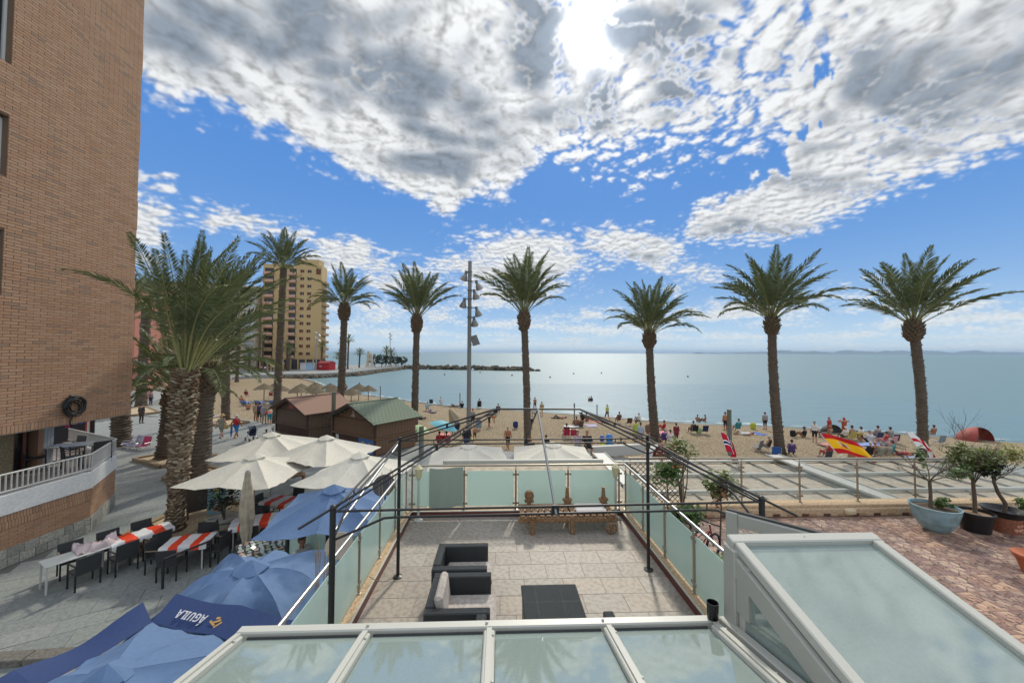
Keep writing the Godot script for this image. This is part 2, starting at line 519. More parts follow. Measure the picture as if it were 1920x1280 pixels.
func make_setting() -> void:
	# sea
	var s := Shape.new()
	var waves := noise_tex("waves", 0.018, [], 5, 5.0, 1024)
	var sea := mat("sea", lin(0.115, 0.205, 0.225), 0.42)
	sea.metallic_specular = 0.5
	sea.uv1_triplanar = true; sea.uv1_world_triplanar = true
	sea.uv1_scale = Vector3(0.085, 0.085, 0.14)
	sea.normal_enabled = true; sea.normal_texture = waves; sea.normal_scale = 0.55
	s.quad(Vector3(-30000, SEA, 60), Vector3(30000, SEA, 60), Vector3(30000, SEA, -40000), Vector3(-30000, SEA, -40000))
	struct("sea", s, sea)
	# low swell near the beach, real relief
	s = Shape.new()
	var nz := FastNoiseLite.new(); nz.seed = 4; nz.frequency = 0.22; nz.fractal_octaves = 3
	s.grid(func(u: float, v: float) -> Vector3:
		var x := lerpf(-52, 66, u); var z := lerpf(-26, -92, pow(v, 1.25))
		return Vector3(x, SEA + 0.012 + 0.045 * (nz.get_noise_2d(x * 0.55, z * 1.3) + 0.5) * smoothstep(0, 0.1, v) * smoothstep(1, 0.9, v), z), 150, 130)
	var near := sea.duplicate() as StandardMaterial3D
	near.roughness = 0.36
	struct("water", s, near)
	# sand
	s = Shape.new(); s.colored = true
	var ns := FastNoiseLite.new(); ns.seed = 9; ns.frequency = 0.5; ns.fractal_octaves = 3
	var fine := func(x0: float, x1: float, z0: float, z1: float, nu: int, nv: int, drop: float) -> void:
		var pts := []
		for j in nv + 1:
			for i in nu + 1:
				var x := lerpf(x0, x1, float(i) / nu); var z := lerpf(z0, z1, float(j) / nv)
				var d := from_shore(Vector2(x, z))
				var churn := smoothstep(1.5, 5, d)
				pts.append([Vector3(x, sand_y(x, z) + (ns.get_noise_2d(x, z) * 0.09 + ns.get_noise_2d(x * 3.1, z * 3.1) * 0.05) * churn - drop, z), smoothstep(0.2, 2.2, d + ns.get_noise_2d(x * 0.5, z * 0.5))])
		var nm := []
		for j in nv + 1:
			for i in nu + 1:
				var w := nu + 1
				nm.append(((pts[j * w + mini(i + 1, nu)][0] - pts[j * w + maxi(i - 1, 0)][0]) as Vector3).cross(pts[mini(j + 1, nv) * w + i][0] - pts[maxi(j - 1, 0) * w + i][0]).normalized())
		for j in nv:
			for i in nu:
				var w := nu + 1
				var k := [j * w + i, j * w + i + 1, (j + 1) * w + i + 1, (j + 1) * w + i]
				for t in [[0, 1, 2], [0, 2, 3]]:
					s.tri_n(pts[k[t[0]]][0], pts[k[t[1]]][0], pts[k[t[2]]][0], nm[k[t[0]]], nm[k[t[1]]], nm[k[t[2]]])
					var m := s.c.size()
					for q in [[3, t[0]], [2, t[2]], [1, t[1]]]:
						s.c[m - q[0]] = Color(0.45, 0.43, 0.4).lerp(Color(1, 1, 1), pts[k[q[1]]][1])
	fine.call(-36.0, 60.0, -16.0, -72.0, 200, 130, 0.0)
	fine.call(-104.0, -36.0, -34.0, -116.0, 90, 110, 0.0)
	fine.call(60.0, 140.0, 10.0, -46.0, 30, 25, 0.0)
	var sand := tri_mat("sand", Color.WHITE, 0.95, noise_tex("sand", 0.035, [[0.0, lin(0.24, 0.18, 0.11)], [0.35, lin(0.37, 0.285, 0.175)], [0.6, lin(0.46, 0.365, 0.235)], [1.0, lin(0.53, 0.43, 0.29)]], 6), 0.21, noise_tex("sand_bump", 0.045, [], 5, 14.0), 2.4)
	sand.vertex_color_use_as_albedo = true
	struct("sand", s, sand)
	# foam where the ripples run out
	s = Shape.new()
	for i in range(1, 13):
		var a: Vector2 = shore[i]; var b: Vector2 = shore[i + 1]
		var n := int(a.distance_to(b) / 0.5)
		for j in n:
			var p := a.lerp(b, float(j) / n); var q := a.lerp(b, float(j + 1) / n)
			var m := (b - a).orthogonal().normalized()
			if from_shore(p + m) > 0: m = -m
			var w := []
			for t in [p, q]:
				w.append([0.25 * ns.get_noise_2d(t.x * 0.6, t.y * 0.6), 0.18 + 0.5 * maxf(0, ns.get_noise_2d(t.x * 0.9 + 50, t.y * 0.9) + 0.2)])
			var y := SEA + 0.075
			var c := [p + m * w[0][0], q + m * w[1][0], q + m * (w[1][0] + w[1][1]), p + m * (w[0][0] + w[0][1])]
			s.quad(Vector3(c[0].x, y, c[0].y), Vector3(c[1].x, y, c[1].y), Vector3(c[2].x, y - 0.02, c[2].y), Vector3(c[3].x, y - 0.02, c[3].y))
	stuff(obj("foam", s, mat("foam", lin(0.75, 0.78, 0.78), 0.6)))
	# far coast
	s = Shape.new()
	var nh := FastNoiseLite.new(); nh.seed = 3; nh.frequency = 0.0011; nh.fractal_octaves = 5
	for row in 2:
		var z := -15500.0 - row * 1400
		var last := []
		for i in 121:
			var x := lerpf(9500, 26000, i / 120.0)
			var t := smoothstep(9500, 14000, x)
			var y := maxf(2.0, (70 + 50.0 * t + 130.0 * nh.get_noise_2d(x * 0.7, row * 5000.0 + 300)) * (0.3 + 0.7 * t) * (0.8 + 0.35 * row))
			var now := [Vector3(x, SEA - 1, z + 300), Vector3(x, y * 0.55, z - 60), Vector3(x, y, z - 500), Vector3(x, SEA - 1, z - 1100)]
			if last:
				for k in 3: s.quad(last[k], now[k], now[k + 1], last[k + 1])
			last = now
	struct("hills", s, mat("hills", lin(0.10, 0.13, 0.12), 0.95))
	# pavement
	s = Shape.new()
	s.slab(edge, -1.9, -0.035)
	var stone := noise_tex("paving", 0.03, [[0.0, lin(0.18, 0.192, 0.187)], [0.5, lin(0.25, 0.265, 0.258)], [1.0, lin(0.30, 0.313, 0.304)]], 6)
	var bump := noise_tex("grain_bump", 0.09, [], 4, 3.0)
	var joint := mat("paving_joint", lin(0.10, 0.105, 0.10), 0.95)
	var far_paving := tri_mat("far_paving", Color.WHITE, 0.85, stone, 0.3)
	var pavement := struct("pavement", s, far_paving)
	var tones := []
	for i in 5:
		var m := tri_mat("paving_%d" % i, [Color(0.96, 0.975, 0.97), Color(1, 1, 1), Color(0.94, 0.96, 0.95), Color(0.98, 0.99, 0.97), Color(0.92, 0.935, 0.94)][i], 0.78, stone, 0.55, bump, 0.5)
		tones.append(m)
	var bed := Shape.new()
	bed.slab(PackedVector2Array([Vector2(-40, -6), Vector2(-2.2, -6), Vector2(-2.2, -23.5), Vector2(-14, -29.5), Vector2(-28, -37), Vector2(-40, -40)]), -0.034, -0.009)
	obj("bedding", bed, joint, pavement)
	var sl := Shape.new()
	sl.bevel(Vector3(0, -0.02, 0), Vector3(0.89, 0.04, 0.59), 0.004)
	var slab := sl.mesh()
	var turn := 0.51
	var rot := Basis(Vector3.UP, turn)
	var cells := []
	for j in range(-80, 81):
		for i in range(-60, 61):
			var p := rot * Vector3((i + (0.5 if j & 1 else 0.0)) * 0.9, 0, j * 0.6) + Vector3(-14, 0, -16)
			if p.x > -2.6 or p.z > -7 or p.x < -36 or p.z < -38: continue
			if p.x > -4.6 and p.z > -10: continue
			var ok := Geometry2D.is_point_in_polygon(Vector2(p.x, p.z), edge) and Geometry2D.is_point_in_polygon(Vector2(p.x, p.z - 0.7), edge)
			if not ok: continue
			# behind the balcony wall nothing shows
			if p.z > -16 and p.x < -15.6: continue
			if p.z > -14 and p.x < -14.3: continue
			if absf(p.x / p.z) > 1.45: continue
			cells.append([EYE.distance_to(p), p])
	cells.sort_custom(func(a, b) -> bool: return a[0] < b[0])
	var rest := Shape.new(); rest.colored = true
	for k in cells.size():
		var x := Transform3D(rot * turned(rnd(-0.004, 0.004), 0, rnd(-0.004, 0.004)), cells[k][1] + Vector3(0, rnd(-0.003, 0.003), 0))
		if k < 300:
			var o := obj("paving_slab", slab, tones[rng.randi() % 5], pavement)
			o.transform = x
		else:
			var t := rnd(0.9, 1.0)
			rest.col = Color(t, t, t * 0.99)
			rest.quad(x * Vector3(-0.446, 0, 0.296), x * Vector3(0.446, 0, 0.296), x * Vector3(0.446, 0, -0.296), x * Vector3(-0.446, 0, -0.296))
	var pm := tri_mat("paving_rest", Color.WHITE, 0.78, stone, 0.55, bump, 0.5)
	pm.vertex_color_use_as_albedo = true
	stuff(obj("paving_slabs", rest, pm, pavement))
	# kerb and sandy strip at the lower left corner of the pavement
	s = Shape.new()
	for i in 9:
		s.bevel(Vector3(-13.2 + i * 1.02, 0.06, -8.05 - i * 0.06), Vector3(0.99, 0.16, 0.3), 0.015, turned(0, 0.06, 0))
	struct("kerb", s, tri_mat("kerb_stone", lin(0.2, 0.19, 0.17), 0.9, mottle("stone", 0.35, 0.03), 0.8))
	# rocks of the far shore and the breakwater
	var rock := Shape.new()
	var blob := func(sh: Shape, at: Vector3, r: float) -> void:
		var b := turned(rnd(0, 6), rnd(0, 6), rnd(0, 6)).scaled(Vector3(r, r * rnd(0.6, 0.9), r * rnd(0.7, 1.2)))
		var t := Shape.new()
		t.ball(Vector3.ZERO, Vector3.ONE, 6, 4)
		for i in t.v.size():
			var h := float((t.v[i] * 3.3).snapped(Vector3.ONE * 0.5).x * 12.9 + t.v[i].y * 7.7 + at.x)
			t.v[i] *= 0.85 + 0.3 * absf(sin(h * 3.1))
		sh.add(t, Transform3D(b, at))
	for i in range(9, 14):
		var a := edge[i]; var b := edge[i + 1]
		var n := int(a.distance_to(b) / 1.1)
		for j in n:
			for k in 2:
				var p := a.lerp(b, (j + rnd(0, 1)) / n) + (b - a).orthogonal().normalized() * rnd(-0.4, -2.0) * 0.0
				var off := Vector2(1.0 + k * 1.1, 0.6 + k * 0.6) if i > 10 else Vector2(0.3, 1.2 + k * 0.8)
				blob.call(rock, Vector3(p.x + off.x + rnd(-0.4, 0.4), SEA + 0.3 - k * 0.35 + rnd(0, 0.3), p.y + off.y), rnd(0.5, 0.95))
	var grit := tri_mat("rock", lin(0.2, 0.17, 0.13), 0.95, mottle("rock", 0.55, 0.04), 0.3)
	stuff(obj("shore_rocks", rock, grit))
	var bw := thing("breakwater", "low dark stone breakwater running out across the water from the far promenade", "breakwater", Vector3(-40, SEA, -168))
	rock = Shape.new()
	for i in 260:
		var t := rnd(0, 1)
		blob.call(rock, Vector3(lerpf(-4, 57, t), rnd(-0.2, 1.25) * (1.0 - smoothstep(0.93, 1.0, t)) + rnd(-0.1, 0.35), lerpf(-8, 11, t) + rnd(-2.2, 2.2)), rnd(0.6, 1.25))
	stuff(obj("rocks", rock, grit, bw))


# ------------------------------------------------------------------ brick apartment house on the left
const WALL_X := -15.2


func brick_row(o: Node3D, cells: Array, mesh_of: Callable, ms: Array, called := "brick", rest_called := "bricks") -> void:
	# cells: [distance, transform, size]; the nearest 300 are parts of their own, the others one joined part
	cells.sort_custom(func(a, b) -> bool: return a[0] < b[0])
	var rest := []
	for m in ms: rest.append(Shape.new())
	for k in cells.size():
		var t := rng.randi() % ms.size()
		if k < 300:
			var b := obj(called, mesh_of.call(cells[k][2]), ms[t], o)
			b.transform = cells[k][1]
		else:
			rest[t].box(Vector3.ZERO, Vector3.ONE)
			var sh: Shape = rest[t]
			for i in range(sh.v.size() - 36, sh.v.size()):
				sh.v[i] = cells[k][1] * (sh.v[i] * cells[k][2])
				sh.n[i] = cells[k][1].basis * sh.n[i]
	var all := ArrayMesh.new()
	var n := 0
	for t in ms.size():
		if rest[t].v.size():
			rest[t].into(all); all.surface_set_material(n, ms[t]); n += 1
	if n: stuff(obj(rest_called, all, null, o))


var size_cache := {}
func sized(s: Vector3) -> ArrayMesh:
	var key := "%.3f/%.3f/%.3f" % [s.x, s.y, s.z]
	if not size_cache.has(key):
		var b := Shape.new()
		b.bevel(Vector3.ZERO, s, 0.005)
		size_cache[key] = b.mesh()
	return size_cache[key]


func make_brick_house() -> void:
	var grain := mottle("brick", 0.3, 0.05)
	var bump := noise_tex("brick_bump", 0.12, [], 3, 3.0)
	var ms := []
	var tones := [lin(0.56, 0.33, 0.205), lin(0.53, 0.305, 0.185), lin(0.59, 0.36, 0.23), lin(0.49, 0.29, 0.19), lin(0.55, 0.34, 0.22), lin(0.41, 0.27, 0.19)]
	for i in 6:
		ms.append(tri_mat("brick_%d" % i, tones[i], 0.88, grain, 1.7, bump, 0.6))
	var all_ms := [ms[0], ms[0], ms[0], ms[0], ms[1], ms[1], ms[1], ms[2], ms[2], ms[4], ms[4], ms[4], ms[0], ms[1], ms[3], ms[3], ms[2], ms[4], ms[5]]
	var mortar := tri_mat("mortar", lin(0.27, 0.18, 0.125), 0.95, grain, 0.9)
	var o := thing("brick_house", "tall brown brick apartment house with a railed ground-floor balcony, cut by the left edge", "building")
	# body, with recessed window openings left open at their near side
	var wins := [[15.3, 18.2], [11.8, 13.65], [8.1, 10.1], [4.9, 6.65]]
	var wz := -11.95
	var s := Shape.new()
	var back := Vector3(-27, 0, 6)
	s.box(Vector3((WALL_X - 27) / 2 - 0.012, (3.8 + 24) / 2, (-16.1 + wz) / 2), Vector3(27 + WALL_X, 24 - 3.8, 16.1 + wz))
	var ys := [3.8]
	for k in [3, 2, 1, 0]: ys.append(wins[k][0]); ys.append(wins[k][1])
	ys.append(24.0)
	for k in range(0, ys.size(), 2):
		s.box(Vector3((WALL_X - 27) / 2 - 0.012, (ys[k] + ys[k + 1]) / 2, wz + 0.9), Vector3(27 + WALL_X, ys[k + 1] - ys[k], 1.796))
	s.box(Vector3((WALL_X - 27) / 2 - 0.3, (3.8 + 24) / 2, wz + 4.8), Vector3(27 + WALL_X - 0.6, 24 - 3.8, 6.0))
	for w in wins: s.box(Vector3((WALL_X - 27.6) / 2, (w[0] + w[1]) / 2, wz + 0.9), Vector3(27 + WALL_X - 0.6, w[1] - w[0], 1.79))
	obj("wall", s, mortar, o)
	var cells := []
	var zc := -16.1
	for r in 210:
		var y := 4.06 + r * 0.0985
		if y > 23.9: break
		var z := zc + 0.004 + (0.0 if r & 1 else 0.186) - 0.186
		while z < -10.2:
			var a := maxf(z, zc); var e := minf(z + 0.36, -10.1)
			var hit := false
			for w in wins:
				if y + 0.088 > w[0] - 0.01 and y < w[1] and e > wz: hit = true
			if hit: e = minf(e, wz - 0.002)
			if e - a > 0.05:
				var p := Vector3(WALL_X + 0.002 + rnd(-0.0025, 0.0025), y + 0.044, (a + e) / 2)
				cells.append([EYE.distance_to(p), Transform3D(Basis.IDENTITY, p), Vector3(0.03, 0.086, e - a)])
			z += 0.372
	# soldier course along the bottom
	var z := zc
	while z < -10.2:
		var p := Vector3(WALL_X + 0.004, 3.93, z + 0.05)
		cells.append([EYE.distance_to(p), Transform3D(Basis.IDENTITY, p), Vector3(0.034, 0.24, 0.088)])
		z += 0.1
	brick_row(o, cells, sized, all_ms)
	var white := mat("window_white", lin(0.62, 0.62, 0.6), 0.5)
	var glass := mat("dark_glass", lin(0.03, 0.035, 0.04), 0.08)
	for w in wins:
		s = Shape.new()
		var x := WALL_X - 0.22
		for q in [[w[0] + 0.03, w[0] + 0.1], [w[1] - 0.1, w[1] - 0.03]]: s.box(Vector3(x, (q[0] + q[1]) / 2, wz + 0.9), Vector3(0.07, q[1] - q[0], 1.7))
		for q in [wz + 0.04, wz + 0.9, wz + 1.72]: s.box(Vector3(x - 0.003, (w[0] + w[1]) / 2, q), Vector3(0.07, w[1] - w[0] - 0.1, 0.07))
		var win := obj("window", s, white, o)
		s = Shape.new(); s.box(Vector3(x - 0.02, (w[0] + w[1]) / 2, wz + 0.9), Vector3(0.012, w[1] - w[0] - 0.16, 1.62))
		obj("pane", s, glass, win)
		if w[0] > 15 or w[0] < 5:
			s = Shape.new()
			for i in 12: s.bevel(Vector3(x + 0.045, w[1] - 0.1 - i * 0.055, wz + 0.9), Vector3(0.012, 0.05, 1.58), 0.004)
			obj("shutter", s, white, win)
	# white rain pipe at the far corner, and the ledges of the sea front that just show
	s = Shape.new(); s.tube([Vector3(WALL_X - 0.2, 3.8, -16.22), Vector3(WALL_X - 0.2, 7.5, -16.22)], 0.05, 8)
	obj("rain_pipe", s, white, o)
	for k in 5:
		s = Shape.new(); s.bevel(Vector3(WALL_X - 1.6, 5.3 + k * 3.4, -16.13), Vector3(3.15, 1.25, 0.1), 0.01)
		obj("balcony_front", s, ms[2], o)
	# soffit and the set-back ground floor
	s = Shape.new(); s.box(Vector3(-21.4, 3.76, -11.9), Vector3(11.8, 0.06, 8.2))
	obj("soffit", s, mat("soffit", lin(0.45, 0.43, 0.4), 0.9), o)
	var rubble := tri_mat("rubble", lin(0.55, 0.49, 0.38), 0.95, noise_tex("rubble", 0.05, [[0, lin(0.25, 0.21, 0.15)], [0.5, lin(0.6, 0.55, 0.44)], [1, lin(0.95, 0.9, 0.78)]], 4, 0, 512, FastNoiseLite.TYPE_CELLULAR), 0.8, noise_tex("rubble_bump", 0.05, [], 4, 8.0, 512, FastNoiseLite.TYPE_CELLULAR), 1.0)
	s = Shape.new()
	s.box(Vector3(-17.4, 2.0, -11.5), Vector3(0.5, 3.5, 5.0))
	obj("stone_pillar", s, rubble, o)
	s = Shape.new(); s.box(Vector3(-17.42, 2.87, -14.85), Vector3(0.4, 1.75, 0.16))
	s.box(Vector3(-22.6, 1.0, -15.75), Vector3(7.6, 5.5, 0.2))
	obj("brick_pier", s, ms[3], o)
	s = Shape.new()
	s.box(Vector3(-17.35, 2.85, -14.1), Vector3(0.06, 1.8, 0.14)); s.box(Vector3(-17.35, 2.85, -14.45), Vector3(0.06, 1.8, 0.1))
	var door := obj("door", s, mat("door_red", lin(0.13, 0.04, 0.025), 0.5), o)
	s = Shape.new(); s.box(Vector3(-17.6, 2.85, -14.3), Vector3(0.02, 1.8, 1.0)); obj("pane", s, glass, door)
	s = Shape.new(); s.box(Vector3(-17.33, 2.85, -15.12), Vector3(0.05, 1.7, 0.42))
	for i in 4: s.bevel(Vector3(-17.295, 2.85, -14.96 - i * 0.105), Vector3(0.02, 1.66, 0.095), 0.006)
	obj("shutter", s, mat("shutter_grey", lin(0.42, 0.45, 0.47), 0.6), o)
	# balcony
	var line := [Vector2(-14.75, -7.0), Vector2(-14.55, -11.0), Vector2(-14.37, -13.9), Vector2(-15.8, -16.2), Vector2(-20.1, -18.4)]
	s = Shape.new()
	s.slab(PackedVector2Array([line[0], line[1], line[2], line[3], line[4], Vector2(-21, -15.9), Vector2(-17.3, -15.9), Vector2(-17.3, -7)]), 1.75, 1.96)
	obj("balcony_floor", s, tri_mat("balcony_tile", lin(0.42, 0.36, 0.32), 0.6, mottle("tile", 0.3, 0.02), 0.6), o)
	var plaster := tri_mat("plaster_white", lin(0.80, 0.81, 0.80), 0.9, mottle("plaster_w", 0.12, 0.03), 0.5)
	var base_stone := []
	for i in 3: base_stone.append(tri_mat("base_stone_%d" % i, [lin(0.44, 0.43, 0.39), lin(0.35, 0.35, 0.32), lin(0.52, 0.5, 0.45)][i], 0.9, mottle("stone", 0.35, 0.03), 0.8))
	var bricks := []
	var stones := []
	var band := Shape.new(); var core := Shape.new(); var rails := Shape.new()
	var steel := mat("rail_paint", lin(0.58, 0.58, 0.55), 0.45)
	for i in 4:
		var a: Vector2 = line[i]; var b: Vector2 = line[i + 1]
		var d := (b - a).normalized(); var len := a.distance_to(b)
		var yaw := -atan2(d.y, d.x)
		var bs := Basis(Vector3.UP, yaw)  # local x runs along the wall, local z points out (towards the camera side)
		var out := Vector2(-d.y, d.x)
		var c := (a + b) / 2 - out * 0.15
		core.box(Vector3(c.x, 0.78, c.y), Vector3(len - 0.02, 1.56, 0.26), bs)
		c = (a + b) / 2 - out * 0.06
		band.bevel(Vector3(c.x, 1.845, c.y), Vector3(len + (0.1 if i > 0 else 0.0), 0.6, 0.2), 0.015, bs)
		if i < 3:
			for r in range(0, 12):
				var upright := r >= 10
				var x := (-0.03 if r & 1 else -0.07) if upright else (-0.1 if r & 1 else -0.29)
				while x < len:
					var w := 0.062 if upright else 0.36
					var x0 := maxf(x, 0.004); var x1 := minf(x + w, len - 0.004)
					if x1 - x0 > 0.03:
						var p := a + d * (x0 + x1) / 2
						var q := Vector3(p.x, 0.545 + r * 0.0565 + 0.026, p.y)
						var sz := Vector3(x1 - x0, 0.048, 0.03)
						if upright: sz = Vector3(x1 - x0, 0.2, 0.034); q.y = 1.222 + (r - 10) * 0.21
						bricks.append([EYE.distance_to(q), Transform3D(bs, q), sz])
					x += w + 0.01
			var x := 0.0
			for r in 2:
				x = -rnd(0, 0.2)
				while x < len:
					var w := rnd(0.22, 0.42)
					var x0 := maxf(x, 0.003); var x1 := minf(x + w, len - 0.003)
					if x1 - x0 > 0.05:
						var p := a + d * (x0 + x1) / 2 + out * rnd(0.0, 0.014)
						var q := Vector3(p.x, 0.135 + r * 0.27, p.y)
						stones.append([EYE.distance_to(q), Transform3D(bs, q), Vector3(snappedf(x1 - x0, 0.02), 0.262, 0.07)])
					x += w + 0.01
		# railing
		for y in [2.24, 2.75]:
			var p := Vector3(a.x, y, a.y); var q := Vector3(b.x, y, b.y)
			var r := Shape.new()
			r.bevel((p + q) / 2, Vector3(len + 0.05, 0.045, 0.055), 0.01, bs)
			obj("rail", r, steel, o)
	obj("balcony_wall", core, mortar, o)
	obj("white_band", band, plaster, o)
	brick_row(o, bricks, sized, all_ms)
	brick_row(o, stones, sized, base_stone, "base_stone", "base_stones")
	var bal := Shape.new(); bal.box(Vector3.ZERO, Vector3(0.02, 0.47, 0.045))
	var bm := bal.mesh()
	for i in range(1, 4):
		var a: Vector2 = line[i]; var b: Vector2 = line[i + 1]
		var n := int(a.distance_to(b) / 0.125)
		for j in n:
			var p := a.lerp(b, (j + 0.5) / n)
			var q := obj("baluster", bm, steel, o)
			q.transform = Transform3D(Basis(Vector3.UP, -atan2(b.y - a.y, b.x - a.x)), Vector3(p.x, 2.495, p.y))
	for t in [0.2, 0.5, 0.85]:
		var p: Vector2 = (line[2] as Vector2).lerp(line[3], t)
		var r := Shape.new(); r.box(Vector3.ZERO, Vector3(0.16, 0.22, 0.03))
		var q := obj("scupper", r, mat("scupper", lin(0.2, 0.21, 0.21), 0.8), o)
		q.transform = Transform3D(Basis(Vector3.UP, -atan2(-2.3, -1.43)), Vector3(p.x + 0.035, 2.0, p.y + 0.02))
	# coiled cable on the wall
	s = Shape.new()
	for k in 9:
		var c := Vector3(WALL_X + 0.06 + rnd(0, 0.1), 4.42 + rnd(-0.06, 0.06), -13.95 + rnd(-0.08, 0.08))
		var r := rnd(0.2, 0.38)
		var path := []
		for i in 19:
			var t := TAU * i / 18
			path.append(c + Vector3(rnd(-0.01, 0.01), sin(t) * r * rnd(0.9, 1.05), cos(t) * r * rnd(0.9, 1.05)))
		s.tube(path, 0.022, 5)
	s.tube([Vector3(WALL_X + 0.08, 4.1, -13.95), Vector3(WALL_X + 0.05, 3.9, -13.9), Vector3(WALL_X + 0.03, 3.78, -13.92)], 0.02, 5)
	s.bevel(Vector3(WALL_X + 0.06, 4.78, -13.9), Vector3(0.12, 0.08, 0.1), 0.01)
	tag(obj("cable_coil", s, mat("black_cable", lin(0.012, 0.012, 0.013), 0.4)), "black coil of cable hanging on the brick wall above the balcony", "cable")


# ------------------------------------------------------------------ far buildings
func facade(o: Node3D, at: Vector3, u: Vector3, width: float, floors: int, fh: float, base: float, cols: Array, wall: Material, glass: Material, trim: Material, slab_m: Material, cap := 1.0, deep := 9.0) -> void:
	# cols: [from, to, sill, head, kind]; kind 0 window, 1 balcony, 2 shuttered
	var n := u.cross(Vector3.UP)
	var b := Basis(u, Vector3.UP, n)
	var sh := Shape.new()
	var put := func(x0: float, x1: float, y0: float, y1: float, z0: float, z1: float, s: Shape) -> void:
		s.box(at + b * Vector3((x0 + x1) / 2, (y0 + y1) / 2, (z0 + z1) / 2), Vector3(x1 - x0, y1 - y0, z1 - z0), b)
	put.call(0, width, 0, base + floors * fh + cap, -deep, -0.6, sh)
	put.call(0, width, base + floors * fh, base + floors * fh + cap, -0.598, 0, sh)
	put.call(0, width, base - 0.6, base, -0.598, 0, sh)
	for f in floors:
		var y: float = base + f * fh
		var x := 0.0
		for c in cols:
			if c[0] > x: put.call(x, c[0], y, y + fh, -0.598, 0, sh)
			put.call(c[0], c[1], y, y + c[2], -0.6, 0, sh)
			put.call(c[0], c[1], y + c[3], y + fh, -0.6, 0, sh)
			x = c[1]
			var w := Shape.new()
			put.call(c[0] + 0.02, c[1] - 0.02, y + c[2] + 0.02, y + c[3] - 0.02, -0.45, -0.36 if c[4] == 2 else -0.4, w)
			var shut := rng.randf() < 0.45
			if c[4] == 1:
				var s := Shape.new()
				put.call(c[0] - 0.15, c[1] + 0.15, y - 0.12, y + 0.02, 0.002, 1.1, s)
				put.call(c[0] - 0.15, c[1] + 0.15, y + 0.021, y + 0.85, 1.0, 1.1, s)
				obj("balcony", s, slab_m, o)
			var p := obj("window", w, trim if c[4] == 2 or (c[4] == 0 and shut) else glass, o)
			if c[4] == 0:
				var s := Shape.new()
				for q in [[c[0], c[1], y + c[2] - 0.12, y + c[2] + 0.0], [c[0], c[1], y + c[3] - 0.1, y + c[3]]]: put.call(q[0], q[1], q[2] + 0.002, q[3], -0.3, 0.06, s)
				put.call((c[0] + c[1]) / 2 - 0.05, (c[0] + c[1]) / 2 + 0.05, y + c[2], y + c[3] - 0.1, -0.36, -0.3, s)
				obj("frame", s, slab_m, p)
		if x < width: put.call(x, width, y, y + fh, -0.598, 0, sh)
	obj("wall", sh, wall, o)


